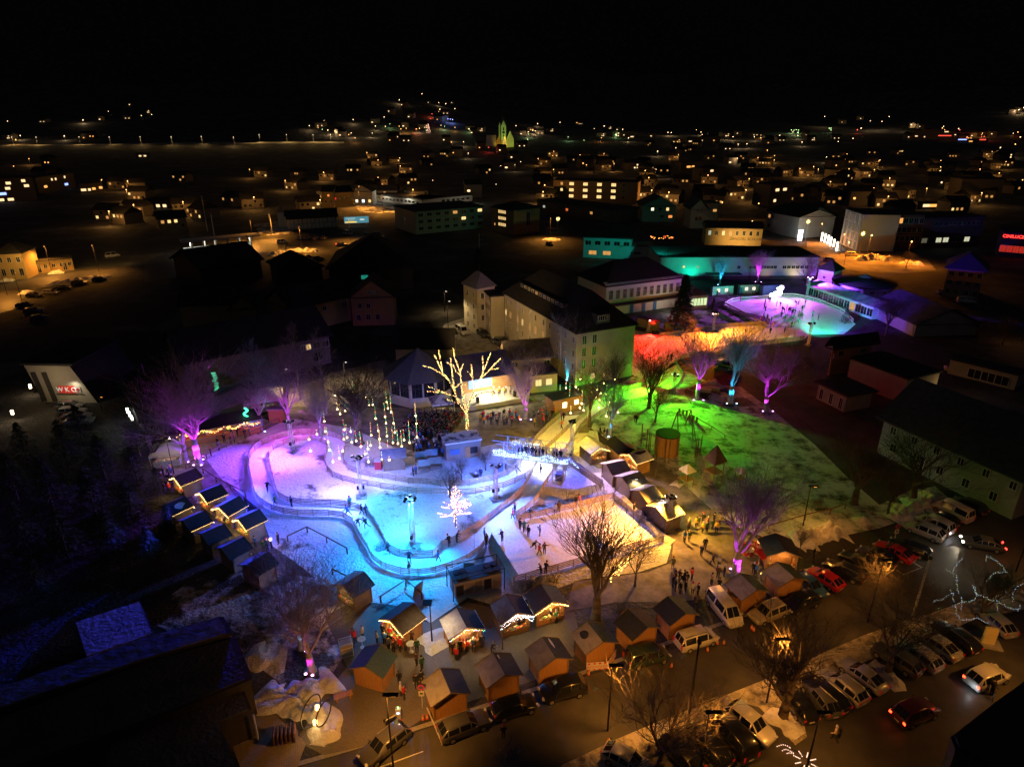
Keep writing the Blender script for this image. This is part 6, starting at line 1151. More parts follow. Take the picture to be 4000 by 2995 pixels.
PLZ = [('K5',245,1000,'red','photo','person in bright red beside the empty standing table'),('K5',330,960,'beige','coat','person in beige by the standing table'),('K5',480,1000,'beige','coat','person in cream coat in the queue behind the blue hut'),('K5',545,930,'black','stand','person in black at the back of the queue'),('K5',560,1010,'blue','stand','person in light blue jacket in the queue'),
 ('K5',605,1070,'grey','stand','person in grey in the queue near the brown hut'),('K5',625,960,'red','stand','person with red hat under the brown roofed hut'),('K5',660,1100,'brown','coat','person with pale hat at the queue end'),('K5',730,1080,'red','coat','person in wine red coat left of the lit table'),('K5',790,1080,'brown','coat','person leaning over the lit standing table'),
 ('K5',855,1000,'brown','coat','person behind the lit standing table'),('K5',910,1095,'green','stand','tall man in olive at the lit standing table'),('K5',910,1240,'brown','stand','person in red-brown jacket below the table'),('K5',965,1285,'green','stand','man with teal cap in the plaza middle'),('K5',905,1480,'black','stand','person in black in front of the rope barrier'),('K5',960,1430,'black','coat','person in black coat on the plaza shadow'),
 ('K5',660,1320,'grey','coat','person in grey jacket beside the blue hut'),('K5',720,1440,'black','walk','person in black walking by the blue hut'),('K5',735,1560,'white','stand','person with white hat left of the one in red'),('K5',770,1600,'red','coat','person in bright red coat near the parking meter'),('K5',1275,1080,'black','coat','person in black at the left of the sausage hut'),
 ('K5',1330,1180,'red','stand','child in red jacket with black trousers before the sausage hut'),('K5',1380,1100,'black','coat','customer in dark coat at the sausage hut'),('K5',1420,1110,'orange','stand','customer in orange at the sausage hut'),('K5',1450,1090,'red','coat','customer in red coat at the sausage hut'),('K5',1520,1090,'black','coat','customer in a dark coat with white trousers'),('K5',1610,1050,'navy','stand','person in navy right of the sausage hut'),
 ('K5',1300,1120,'black','coat','second person queueing left of the sausage hut'),('K5',1710,1120,'black','lean','person crouching by the young tree'),('B1',350,560,'navy','coat','person before the white lit hut'),('B1',690,490,'black','coat','person in black before the warm lit hut by the big tree'),('B1',750,500,'green','stand','person with a dog in front of the warm hut'),('B1',795,450,'beige','coat','person in beige in front of the warm hut'),
 ('B6',1290,1350,'black','coat','person walking on the dark road'),('B2',1590,770,'black','coat','lone person standing by the dark road bend'),('B2',420,680,'black','stand','person in black on the ochre path'),('B2',200,600,'blue','coat','person in blue at the green edge'),('B2',250,590,'green','coat','person in green beside the blue one'),
 ('B2',75,880,'grey','walk','child alone on the ochre path'),('B2',280,1010,'red','photo','person in red jacket filming with raised arms'),('B2',505,840,'black','walk','person striding over the ochre path'),('B2',570,870,'white','coat','person in pale coat left of the violet trunk'),('B2',380,750,'navy','coat','person bending with a pushchair'),
 ('B2',560,990,'brown','stand','person in brown by the frosted hut'),('B2',625,970,'black','stand','person in black by the frosted hut'),('B2',490,1060,'beige','coat','person in beige before the frosted hut'),('B2',285,1160,'white','coat','person in white top before the navy roofed hut'),('B2',345,1170,'black','coat','person in black before the navy roofed hut'),('B2',570,1110,'black','coat','person with bag left of the frosted hut'),
 ('B2',940,950,'black','stand','person left of the one in blue by the leaning table'),('B2',965,960,'blue','stand','person in blue by the two string lit huts'),('B2',310,1290,'brown','stand','person with yellow bag behind the white van'),('B4',160,1370,'beige','walk','person in pale clothes walking in the dark car park'),('B4',1850,880,'black','lean','person with a bicycle behind the pale estate car'),('B2',1300,820,'black','coat','person at the counter of the dark roofed hut'),
 ('K6',400,580,'yellow','stand','person in bright yellow jacket by the food tent'),('K6',400,600,'blue','stand','person in bright blue jacket under the one in yellow'),('K6',335,620,'black','coat','person in black near the food tent'),('K6',380,620,'grey','stand','person with pale hat near the food tent'),('K6',1395,1240,'black','stand','person by the snow at the end of the hut lane'),
 ('K6',1180,1270,'blue','coat','person in blue at the lowest inner hut'),('K6',1260,1310,'green','coat','person in green at the lantern'),('K6',1290,1300,'navy','coat','person in navy by the lantern'),('B7',985,750,'black','stand','person in the shadow by the standing table')]
for c, x, y, cl, ps, lb in PLZ: person(G(c, x, y), cl, ps, lb)
def crowd(n, c, quad, labelf, group, cols, look=None, md=.5, s=None):
    Q = [G(c, quad[i], quad[i+1]) for i in range(0, 8, 2)]; pts = []; tr = 0
    while len(pts) < n and tr < n*60:
        tr += 1; u, v = random.random(), random.random(); p = (Q[0]*(1-u)+Q[1]*u)*(1-v)+(Q[3]*(1-u)+Q[2]*u)*v
        if all((p-q).length > md for q in pts): pts.append(p)
    for p in pts:
        cl = random.choice(cols); person(p, cl, random.choice(('coat','coat','stand','stand2','photo')), labelf % cl, None if look is None else ang_to(p, look)+random.uniform(-.4,.4), group, s)
DK = ['black','black','navy','grey','brown','brown','green','navy','beige','red','blue','black']
stg = G('D4', 1900, 900)
crowd(190, 'D4', (960,1280, 1150,1040, 1690,1060, 1500,1330), '%s', None, DK, stg, .42, 0)
crowd(26, 'D4', (1140,1440, 1170,1330, 1480,1310, 1490,1480), 'person in %s in the blue lit end of the crowd above the deck chairs', 'crowd above the deck chairs', ['navy','blue','navy','black','white','grey'], stg, .55)
crowd(24, 'K2', (700,300, 760,230, 1200,210, 1180,330), 'person in %s right of the wrapped tree before the stage', 'crowd right of the wrapped tree', DK+['red','yellow','orange','red'], stg, .7)
crowd(18, 'K2', (1350,330, 1330,220, 1600,170, 1520,290), 'person in %s between the violet tree and the yellow lane', 'crowd by the kiosk', DK+['red','red','yellow'], None, .7)
crowd(10, 'D8', (660,930, 690,850, 900,850, 860,960), 'person in %s waiting at the kiosk', 'queue at the kiosk', DK, None, .7)
crowd(12, 'K3', (1330,1480, 1330,1400, 1700,1330, 1680,1460), 'person in %s in the golden light beyond the rink mast', 'golden lit group beyond the rink', ['green','yellow','orange','brown','beige','black'], None, .6)
crowd(8, 'K3', (430,640, 450,560, 620,600, 600,680), 'person in %s between the upper rink huts', 'people between the upper rink huts', DK, None, .7)
crowd(12, 'B2', (60,1100, 100,1000, 240,1010, 200,1180), 'person in %s in the dim queue behind the navy roofed hut', 'dim queue behind the huts', ['black','black','navy','brown','grey'], None, .55)
crowd(16, 'K6', (900,1100, 700,880, 800,880, 1130,1150), 'person in %s in the narrow lane between the left hut rows', 'people in the left hut lane', ['black','brown','orange','red','beige','grey','navy'], None, .6)
crowd(12, 'K6', (760,440, 800,330, 1090,180, 1180,230), 'person in %s queueing at the fair stall', 'queue at the fair stall', ['black','black','navy','grey','brown'], None, .6)
crowd(8, 'K6', (330,760, 310,640, 430,700, 420,800), 'person in %s at the top of the left hut lane', 'people at the top of the hut lane', ['black','brown','beige','red'], None, .6)
# people on the bridge deck
for i in range(12):
    x = 3.6+i*.52 if i < 9 else 8.9+(i-9)*.5; q = Vector((Pa.x, Pa.y, 0))+bu*x+bn*(.55+.7*random.random())+Vector((0,0,3.2)); person(q, random.choice(('navy','black','black')), 'stand', 'dark figure on the footbridge deck behind the white light band', None, 'people on the footbridge')
# musicians on stage
for i in range(7):
    q = sa+Vector((cos(SAN),sin(SAN),0))*(sL*.42+i*.62)+Vector((-sin(SAN),cos(SAN),0))*(2.4+.8*(i % 2))+Vector((0,0,.9)); person(q, random.choice(('beige','yellow','white')), 'stand2', 'band musician in pale costume on the lit stage', pi+SAN, 'musicians on the stage')

# everyone beyond the 300 nearest people: one mass
def mass():
    V, Fc, Mi = [], [], []; names = list(CW); mats = [mat('mass coat '+k, CW[k], .85) for k in names]+[M_trou, M_boot, M_skin]; nb = len(names); hv = HAT
    for p, colr, pose, rz in MASS:
        me, hd = POSES[pose]; R = Matrix.Translation(p) @ Matrix.Rotation(rz, 4, 'Z'); ci = names.index(colr)
        for m_, off, fn in ((me, Vector(), lambda i: ci if i == 0 else nb+i-1), (hv, hd+Vector((0,0,.015)), lambda i: 0)):
            n = len(V); V.extend(tuple(R @ (v.co+off)) for v in m_.vertices); Fc.extend(tuple(n+i for i in q.vertices) for q in m_.polygons); Mi.extend(fn(q.material_index) for q in m_.polygons)
    k = bpy.data.meshes.new('crowd'); k.from_pydata(V, [], Fc)
    for q in mats: k.materials.append(q)
    k.polygons.foreach_set('material_index', Mi); tag(obj('crowd', k), 'small distant people packed before the stage and skating on the far rink', 'crowd', None, 'stuff')
mass()
# ================================================================== CARS
M_tyre = mat('tyre rubber', (.012,.012,.012), .8); M_rim = mat('alloy rim', (.45,.45,.46), .35, met=.8); M_cglass = mat('car glass', (.012,.014,.018), .08, spec=.8)
M_tail = mat('tail lamp glass', (.35,.01,.01), .3, emit=(.6,.02,.01), es=.12); M_head = mat('head lamp glass', (.55,.56,.6), .15); M_trim = mat('black trim', (.015,.015,.015), .5); M_plate = mat('number plate', (.6,.6,.58), .5)
PAINT = {}
def paint(n):
    C_ = dict(black=(.012,.013,.016), white=(.66,.64,.60), silver=(.36,.36,.37), grey=(.10,.10,.105), green=(.025,.05,.04), red=(.5,.015,.02), blue=(.03,.09,.25), beige=(.42,.38,.31), darkred=(.10,.012,.012))
    return mat('car paint '+n, C_[n], .32, met=.15, coat=.8)
CK = {}
#  length, half width, belt z, roof z, hood z, stations: hood start(front), windscreen base, roof front, roof rear, tail glass base
CT = dict(hatch=(4.2,.88,.92,1.47,.86,(.24,.40,.80,.97)), wagon=(4.65,.9,.93,1.47,.86,(.27,.42,.88,.985)), suv=(4.45,.93,1.02,1.68,.98,(.24,.38,.86,.98)), sedan=(4.6,.9,.92,1.43,.86,(.27,.43,.72,.90)), van=(5.0,.97,1.12,1.98,1.06,(.13,.27,.955,.99)), mpv=(4.5,.92,1.02,1.80,.98,(.18,.33,.93,.99)))
def car_parts(kind):
    if kind in CK: return CK[kind]
    L, w_, zb, zr, zh, (s0, s1, s2, s3) = CT[kind]; zt = zb if kind != 'sedan' else .98
    X = lambda f: L/2-f*L
    #  f, halfwidth factor, bottom, shoulder z, top z, top width factor
    S = [(0,.70,.34,.56,.62,.62),(.03,.86,.24,.62,.70,.74),(.10,.97,.20,zh-.10,zh-.05,.80),(s0,1.0,.20,zb-.06,zh+.03,.84),(s1,1.0,.20,zb-.02,zr-.05,.76),((s1+s2)/2,1.0,.20,zb,zr,.75),(s2,1.0,.20,zb+.02,zr-.05,.74),(s3,.96,.22,zb+.02,zt+.05,.80),(1.0-.004,.90,.30,zb-.08,zt-.12 if kind=='sedan' else zb-.02,.80),(1.0,.84,.38,.62,.66,.80)]
    m = MB(); rings = []
    for (f, k, z0, zs, zt_, kt) in S:
        x = X(f); W_ = w_*k; n = len(m.v); half = [(0,z0),(W_*.86,z0),(W_,z0+.12),(W_,zs),(W_*.985,zs+.02),(w_*kt*min(1,k+.02),zt_-.03),(w_*kt*.86*min(1,k+.02),zt_),(0,zt_+.02)]
        ring = half+[(-y,z) for y, z in half[-2:0:-1]]
        for y, z in ring: m.v.append((x, y, z))
        rings.append(n)
    R_ = 14
    for a, b in zip(rings, rings[1:]):
        for j in range(R_): m.f.append((a+j, a+(j+1) % R_, b+(j+1) % R_, b+j)); m.m.append(0)
    m.f.append(tuple(rings[0]+R_-1-j for j in range(R_))); m.m.append(0); m.f.append(tuple(rings[-1]+j for j in range(R_))); m.m.append(0)
    V = m.v; out = {'body': m.v and m}
    def strip(i, j, pts, off, sx=1):
        """glass quad between ring i and i+1 using the named ring columns, slightly proud"""
        a, b = rings[i], rings[i+1]; q = [Vector(V[a+j]), Vector(V[b+j]), Vector(V[b+j+1]), Vector(V[a+j+1])]; c = sum(q, Vector())/4; nrm = (q[1]-q[0]).cross(q[3]-q[0]).normalized()
        if nrm.dot(c-Vector((0,0,.7))) < 0: nrm = -nrm
        return [c+(p-c)*pts+nrm*off for p in q]
    sg_ = [MB(), MB()]
    for side in (0, 1):
        for i in (3, 4, 5, 6): sg_[side].face(strip(i, 4 if side == 0 else R_-5, .88, .014))
    fw = MB()
    for j in (6, 7): fw.face(strip(3, j, .94, .014))
    rw = MB()
    for j in (6, 7): rw.face(strip(6, j, .92, .014))
    out.update(side_window=sg_[0], side_window2=sg_[1], windscreen=fw, rear_window=rw, L=L, w=w_, zb=zb, zr=zr, X=X, S=(s0,s1,s2,s3)); CK[kind] = out; out['mesh'] = {}
    wm = MB(); wm.tube((0,-.1,0), (0,.1,0), .32, .32, 16); out['tyre'] = wm.mesh('wheel', M_tyre); rm = MB()
    for s in (-1, 1): rm.tube((0,s*.095,0), (0,s*.112,0), .21, .19, 12)
    out['rim'] = rm.mesh('rim', M_rim); return out
def car(kind, colr, c, xr, yr, xf, yf, label, group=None, rails=False, tail=None, head=None, z=.35, parts=True):
    K = car_parts(kind); a, b = G(c, xr, yr, z), G(c, xf, yf, z); mid = (a+b)/2; an_ = atan2((b-a).y, (b-a).x)
    names = dict(hatch='hatchback', wagon='estate_car', suv='suv', sedan='saloon_car', van='van', mpv='people_carrier')
    t = thing(names[kind], label, names[kind].replace('_', ' ') if kind != 'suv' else 'SUV', (mid.x, mid.y, 0), an_, group); mm = K['mesh']
    k = ('b', colr)
    if k not in mm: mm[k] = K['body'].mesh('body', paint(colr), True)
    obj('body', mm[k], t)
    for nm in ('windscreen', 'rear_window', 'side_window', 'side_window2'):
        if nm not in mm: mm[nm] = K[nm].mesh(nm, M_cglass)
        obj(nm.strip('2'), mm[nm], t)
    L, w_ = K['L'], K['w']
    for x in (.19, .80):
        for s in (-1, 1):
            o = obj('wheel', K['tyre'], t, (K['X'](x), s*(w_-.07), .32)); obj('rim', K['rim'], o)
    for s in (-1, 1):
        MB().box((L/2-.10, s*w_*.66, .66), (.22,.34,.13), -s*.35).build('headlight', head or M_head, t)
        MB().box((-L/2+.05, s*w_*.76, .82), (.14,.24,.2 if kind not in ('van','mpv') else .5), s*.2).build('tail_light', tail or M_tail, t)
        MB().box((K['X'](K['S'][0]+.05), s*(w_+.08), K['zb']+.05), (.16,.18,.13)).build('wing_mirror', paint(colr), t)
        if rails: MB().tube((K['X'](K['S'][1]+.03), s*w_*.66, K['zr']+.05), (K['X'](K['S'][2]-.02), s*w_*.66, K['zr']+.05), .025, .025, 5).build('roof_rail', M_rim if colr != 'white' else M_trim, t)
    MB().box((-L/2-.01, 0, .55), (.03,.5,.12)).build('number_plate', M_plate, t)
    return t
SK = 'cars parked along the kerb'; SP = 'cars in the side parking bays'; SC = 'cars in the foreground car park'
car('wagon', 'grey', 'B7', 1300,1430, 1110,1580, 'dark grey estate car with chrome window line near the parking meter', SK, True)
car('wagon', 'grey', 'B6', 690,1290, 1040,1150, 'grey estate car with chrome line parked in the painted bay', SK, True)
car('hatch', 'black', 'B6', 1200,1080, 1610,960, 'black hatchback before the second street hut', SK)
car('suv', 'black', 'B6', 2110,790, 1740,880, 'black car facing left with red tail lamp, before the third street hut', SK)
car('mpv', 'green', 'B1', 1570,920, 1890,840, 'dark green box van with pale rims behind the red-white barrier', SK)
car('mpv', 'white', 'B5', 700,350, 1060,240, 'white people carrier with gold script on its side window and black roof rails', SK, True)
car('van', 'white', 'B2', 520,1210, 740,1480, 'white passenger van parked nose to the road between two huts', SK)
car('suv', 'beige', 'B2', 1250,1320, 960,1430, 'pale beige crossover facing left beside the white van', SK, True)
car('suv', 'black', 'B2', 1590,1210, 1320,1320, 'black SUV behind the beige crossover', SK)
car('hatch', 'blue', 'B2', 1480,1020, 1620,1130, 'small blue car half hidden beside the spotted frost hut', SK)
car('hatch', 'red', 'B2', 1850,1090, 1580,920, 'bright red small car with white lettering on its bonnet', SP)
car('wagon', 'black', 'B2', 2080,1000, 1770,850, 'black estate car right of the bright red one', SP, True)
car('wagon', 'black', 'B3', 600,1040, 280,890, 'black car third from the left in the bays', SP)
car('suv', 'black', 'B3', 800,990, 440,830, 'black car directly left of the red saloon', SP)
car('sedan', 'red', 'B3', 960,930, 660,780, 'shiny red saloon squeezed between black cars in the bays', SP)
car('wagon', 'black', 'B3', 1140,880, 800,750, 'last black car of the bay row next to the white bay marking', SP)
car('sedan', 'grey', 'B3', 1940,800, 1570,730, 'dark car with lit headlamps driving in at the right edge of the light pool', None, False, glow('lit tail lamp', (1,.03,.02), 10), glow('lit head lamp', (1,.85,.6), 14))
car('suv', 'silver', 'B3', 1290,700, 980,570, 'light silver SUV with reversing glow at the snow heap', SP, True, None)
car('mpv', 'silver', 'B3', 1360,620, 1120,500, 'silver car behind the light SUV', SP)
car('hatch', 'black', 'B3', 1450,550, 1180,440, 'small black car between silver car and white transporter', SP)
car('van', 'white', 'B3', 1590,500, 1270,340, 'white transporter van at the farmhouse wall', SP)
car('suv', 'black', 'B3', 1730,420, 1480,300, 'dark car hidden behind the white transporter', SP)
lamp('POINT', G('B3', 1400,690)+Vector((0,0,.7)), (.85,.9,1), 70, None, .1); lamp('SPOT', G('B3', 1530,760)+Vector((0,0,.7)), (1,.85,.6), 1400, None, .1, G('B3', 1200,960), 1.2, .7)
lamp('SPOT', G('B3', 1500,1090)+Vector((0,0,7)), (1,.8,.5), 1500, None, .3, G('B3', 1500,1000), 1.9, .9)
for kd, cl, xr, yr, xf, yf, lb in (('wagon','black',170,980,-60,780,'dark estate car at the left end of the rear row in the car park'),('wagon','silver',380,900,120,680,'silver estate car with a black rear window in the rear row'),('sedan','silver',620,800,300,560,'pale silver coupe beside the snow tongue'),('wagon','grey',980,600,680,410,'brownish grey car in front of the crossing tree'),
      ('wagon','silver',1200,560,900,340,'silver hatch right of the brownish grey car'),('sedan','silver',1410,450,1110,240,'silver car with glass roof in the rear row'),('wagon','black',1640,400,1290,140,'long black estate next to the ochre sign pillar'),('hatch','silver',1990,190,1800,30,'silver car below the blue light chains'),
      ('suv','white',1640,770,1960,640,'pale estate car with red tail lamps rolling along the aisle'),('suv','darkred',880,1140,1170,1020,'dark red car with glowing brake lamps in the middle of the aisle')):
    br = glow('brake lamp', (1,.04,.01), 9) if 'lamps' in lb else None
    car(kd, cl, 'B4', xr, yr, xf, yf, lb, SC, kd == 'wagon', br)
lamp('SPOT', G('B4', 850,1150)+Vector((-.3,-.3,.8)), (1,.04,.01), 260, None, .1, G('B4', 700,1250), 2.4, 1); lamp('POINT', G('B4', 1620,830)+Vector((-.2,-.4,.6)), (.8,.95,1), 16, None, .1)
for kd, cl, xr, yr, xf, yf, lb in (('suv','white',1300,1080,1620,1340,'white crossover parked nose forward with dark glass roof'),('van','black',1380,1480,1140,1190,'large black van left of the white crossover'),('wagon','black',1100,1550,880,1330,'black estate second from the left in the near row'),('hatch','black',800,1620,620,1430,'black hatchback partly under the near tree'),
      ('hatch','white',60,1560,210,1640,'white car cut by the bottom edge under a tree'),('wagon','black',2080,1130,1830,800,'black car behind the pruned verge tree'),('hatch','grey',2330,1060,2130,800,'dark grey car at the near row end')):
    car(kd, cl, 'B5', xr, yr, xf, yf, lb, SC, False)
for kd, cl, c, xr, yr, xf, yf, lb, g_ in (('van','white','D1',205,905,290,965,'small white van in the school courtyard','cars in the school courtyard'),('wagon','black','D1',400,930,480,990,'dark car against the school wall','cars in the school courtyard'),('wagon','grey','D1',540,1010,660,1060,'dark car under the purple branches','cars in the school courtyard'),('sedan','black','D1',20,985,140,960,'black car above the white one in the courtyard','cars in the school courtyard'),('van','white','D1',10,1030,150,1070,'white transporter reversing at the pavilion roof','cars in the school courtyard'),('sedan','grey','D1',590,1090,740,1110,'dusty dark car along the stage hall','cars in the school courtyard'),
      ('wagon','grey','E6',380,800,600,790,'top car of the row under the red lettered wall','cars by the office wall'),('wagon','silver','E6',420,860,590,850,'second car of the row under the red lettered wall','cars by the office wall'),('sedan','silver','E6',450,915,650,900,'third car of the row, pale bonnet','cars by the office wall'),('sedan','silver','E6',470,965,690,945,'fourth car of the row beside the dark bushes','cars by the office wall'),
      ('wagon','silver','D6',355,505,470,505,'silver car under the snow heap of the station car park','cars of the station car park'),('hatch','black','D6',240,530,310,530,'dark car left of the silver one at the station','cars of the station car park'),('sedan','black','D6',450,470,560,465,'dark car right of the silver one at the station','cars of the station car park'),('wagon','black','D6',590,430,700,425,'dark car at the end of the station snow heap','cars of the station car park'),('hatch','black','D6',770,400,840,395,'dark orange lit car by the station snow heap','cars of the station car park'),('hatch','grey','D6',140,610,260,605,'dark car on the lower left station row','cars of the station car park'),('wagon','grey','D6',210,660,330,645,'greyish car on the lower left station row','cars of the station car park'),('hatch','black','D6',260,720,360,700,'black car below the greyish one','cars of the station car park'),
      ('van','white','D6',890,210,930,205,'ambulance-like white van lit under the platform canopy',None),('mpv','white','D7',840,660,940,655,'white car with red tail lamp on the station road','cars on the station road'),('sedan','white','D7',1350,680,1460,675,'white car braking on the station road','cars on the station road'),('van','white','D7',1410,575,1510,590,'white minibus in front of the billboard','cars on the station road'),('hatch','grey','D7',1610,590,1670,595,'grey car right of the minibus','cars on the station road'),('hatch','grey','D7',1690,585,1740,590,'last car right of the minibus','cars on the station road'),
      ('hatch','silver','D7',1020,635,1060,610,'first of four cars nose to the rails','cars nose to the rails'),('hatch','silver','D7',1090,635,1130,610,'second of four cars nose to the rails','cars nose to the rails'),('hatch','silver','D7',1160,635,1200,610,'third of four cars nose to the rails','cars nose to the rails'),('hatch','silver','D7',1230,635,1270,610,'fourth of four cars nose to the rails','cars nose to the rails'),
      ('hatch','green','D7',1090,790,1140,785,'green tinted car behind the dark roofs','cars among the dark roofs'),('hatch','green','D7',1170,800,1230,795,'second green tinted car behind the dark roofs','cars among the dark roofs'),('mpv','white','D3',180,160,240,160,'orange lit white car on the main road',None),('hatch','grey','D3',40,195,90,190,'dark car with lamps by the tower',None),('sedan','silver','D3',760,405,860,405,'dusty silver car before the violet roofed hotel','cars behind the barn'),('van','white','D3',915,460,990,465,'white van in the dim yard behind the barn','cars behind the barn'),
      ('sedan','silver','D3',850,900,930,910,'silver car under the garage lamp',None),('sedan','silver','E3',310,1095,370,1085,'pale car beside the golden star decoration','cars by the snow strip'),('sedan','silver','E3',370,1100,420,1095,'second pale car beside the golden star decoration','cars by the snow strip'),('hatch','black','E3',290,1210,360,1240,'dark car on the small lit yard','cars by the snow strip'),('suv','black','D2',970,1240,1080,1270,'dark car turned in the lane behind the cyan lit tree',None)):
    car(kd, cl, c, xr, yr, xf, yf, lb, g_, False, glow('brake lamp', (1,.04,.01), 9) if 'braking' in lb or 'red tail' in lb else None)
# ================================================================== STREET LAMPS AND THEIR LIGHT
SOD = (1,.37,.05)
def street_lamp(c, x, yb, yt, label, power, colr=SOD, h=None, aimoff=(0,3,0), head=(.5,0), cone=2.5, em=None, group='street lamps', lit=False, arm=1.1):
    p = G(c, x, yb); h = h or HT(c, x, yb, yt); t = thing('street_lamp', label, 'street lamp', p, 0, group)
    MB().tube((0,0,0), (0,0,h), .09, .055, 8).build('pole', M_black, t); hd = MB(); hd.box((head[0]*arm*.6, head[1]*arm*.6, h+.05), (abs(head[0])*arm*1.6+.35, abs(head[1])*arm*1.6+.3, .12)).build('lamp_head', M_black, t)
    MB().box((head[0]*arm, head[1]*arm, h-.02), (.4,.26,.03)).build('lamp_glass', glow('sodium lamp glass', SOD, 8) if colr[2] < .1 else glow('white lamp glass', (1,.9,.7), 8), t)
    if lit: MB().ball((head[0]*arm, head[1]*arm, h), .22*lit, 6).build('lamp_bulb', glow('sodium bulb', (1,.5,.14), 14) if colr[2] < .1 else glow('white lamp bulb', (1,.88,.65), 14), t)
    if power: q = p+Vector((head[0]*arm, head[1]*arm, h-.15)); lamp('SPOT', q, colr, power, t, .25, q+Vector(aimoff)+Vector((0,0,-h)), cone, .7)
    return t
street_lamp('B1', 1305, 1660, 1300, 'black street lamp on the road edge, lower centre', 9500, aimoff=(0,6,0), h=7.5)
street_lamp('B5', 1640, 960, 230, 'street lamp standing left of the pruned verge tree', 8000, aimoff=(0,6,0), h=7.5)
street_lamp('K5', 1070, 985, 610, 'street lamp in the middle of the plaza with snow at its foot', 1500, (1,.72,.36), aimoff=(.3,-1.2,0), head=(-.3,-.3), h=5.2)
street_lamp('B6', 100, 1650, 1650, 'street lamp just outside at the lower left road edge', 11000, h=8, aimoff=(-2,5,0))
street_lamp('B3', 520, 1600, 1180, 'street lamp on the road side of the right verge', 5500, aimoff=(-2,6,0), h=8)
street_lamp('B3', 2120, 1050, 850, 'street lamp at the right picture edge', 1500, h=7)
street_lamp('E5', 1280, 1180, 1180, 'unseen-headed lamp by the farmhouse snow heap', 1700, (1,.62,.28), h=7, aimoff=(0,-2,0))
street_lamp('B2', 1480, 420, 360, 'slim lamp by the snowy pole rail', 1800, SOD, h=6, aimoff=(0,-2,0))
street_lamp('K4', 1555, 265, 145, 'small square lantern at the first rink hut corner', 700, (1,.7,.25), h=3.2, aimoff=(0,-2,0), group='square lanterns by the rink huts')
street_lamp('K4', 1825, 495, 365, 'small square lantern at the last rink hut', 700, (1,.7,.25), h=3.2, aimoff=(0,-2,0), group='square lanterns by the rink huts')
street_lamp('D6', 175, 560, 352, 'tall lamp by the station car park', 2400, h=8)
street_lamp('K6', 425, 590, 360, 'slim lamp post beside the cream food tent', 900, (1,.75,.4), h=6, aimoff=(-2,1,0), lit=.6)
for c, x, y, pw, lb in (('D3',305,168,90000,'tall orange lamp on the main road at the corner block'),('D3',160,222,30000,'orange lamp left of the tower'),('E4',620,1320,50000,'orange lamp over the slush before the corner block'),('E3',2050,1190,26000,'orange lamp on the road by the shoe shop'),('D3',560,215,50000,'orange lamp over the slush heaps'),('E4',310,1190,16000,'lamp with golden star decoration at the bus stop'),('E4',435,1215,60000,'orange lamp beside the row of light columns'),('E4',855,1330,80000,'orange lamp at the brick office corner'),('E3',2110,1010,4000,'lamp with red letter sign by the shoe shop'),('E3',1800,1000,3000,'orange lamp in the gap between chalets and shop'),('D7',1290,1300,2500,'lone lamp on the lane below the villa'),('D3',1310,720,1600,'lamp at the right edge over the snowy yard')):
    street_lamp(c, x, y, y, lb, pw*.7, (1,.27,.02) if pw > 10000 else SOD, h=8, lit=1.0, aimoff=(0,-4,0), head=(0,-.5))
for c, x, y, pw, lb in (('D7',640,650,40000,'lamp at the left end of the station road'),('D7',1060,720,36000,'lamp by the snow island of the station road'),('D7',1480,640,26000,'lamp before the minibus'),('D7',800,590,34000,'lamp on the goods yard snow'),('E2',900,1020,60000,'orange lamp in the depot yard'),('E2',1100,1060,40000,'second orange lamp in the depot yard'),('E3',330,1180,30000,'lamp over the snow strip by the office block'),('D6',420,340,24000,'lamp before the low yellow annex'),('D6',800,330,24000,'lamp on the bend of the station street'),('D6',60,520,24000,'lamp at the left picture edge')):
    street_lamp(c, x, y, y, lb, pw, h=9, lit=.5, aimoff=(0,-3,0), head=(0,-.5))
street_lamp('D1', 90, 760, 700, 'lamp in the snowy alley left of the school', 3200, (1,.66,.28), h=6, aimoff=(0,0,0)); street_lamp('D1', 120, 900, 760, 'wall lamp post by the school courtyard', 3600, (1,.72,.34), h=7, aimoff=(4,0,0))
lamp('SPOT', G('D1', 560, 1200)+Vector((-6,-16,10)), (1,.6,.22), 34000, None, .4, G('D1', 700, 800, 6), 1.5, .9)
street_lamp('D4', 420, 760, 700, 'lamp lighting the lane behind the bulb strings', 9000, (1,.7,.35), h=6, aimoff=(0,0,0)); street_lamp('D5', 1720, 980, 900, 'lamp behind the birches', 7000, (1,.66,.3), h=6, aimoff=(0,0,0))
street_lamp('E6', 830, 850, 780, 'small lamp in the sunken yard', 0, h=3)
for i, (x, y) in enumerate(((1098,835),(1120,873),(1145,915))): q = G('E6', x, y, 2.4); t = thing('wall_light', '%s white tube light in the yard right of the lettered office' % ('upper','middle','lower')[i], 'wall light', q); MB().box((0,0,0), (.3,.15,.9)).build('tube', glow('white tubes', (.9,1,.85), 9), t); MB().box((0,.1,0), (.4,.06,1)).build('bracket', M_black, t); lamp('POINT', q+Vector((-.3,-.3,0)), (.9,1,.85), 50, t, .1)
for c, x, y, lb in (('E6',48,575,'small wall lamp left of the lettered office'),('D6',98,1470,'bollard lamp at the lower left drive')): q = G(c, x, y, 1.6); t = thing('wall_light', lb, 'wall light', q); MB().box((0,0,0), (.3,.3,.8)).build('tube', glow('warm tubes', (1,.7,.4), 9), t); MB().box((0,.2,0), (.4,.06,1)).build('bracket', M_black, t); lamp('POINT', q+Vector((0,-.5,.3)), (1,.7,.4), 130, t, .1)
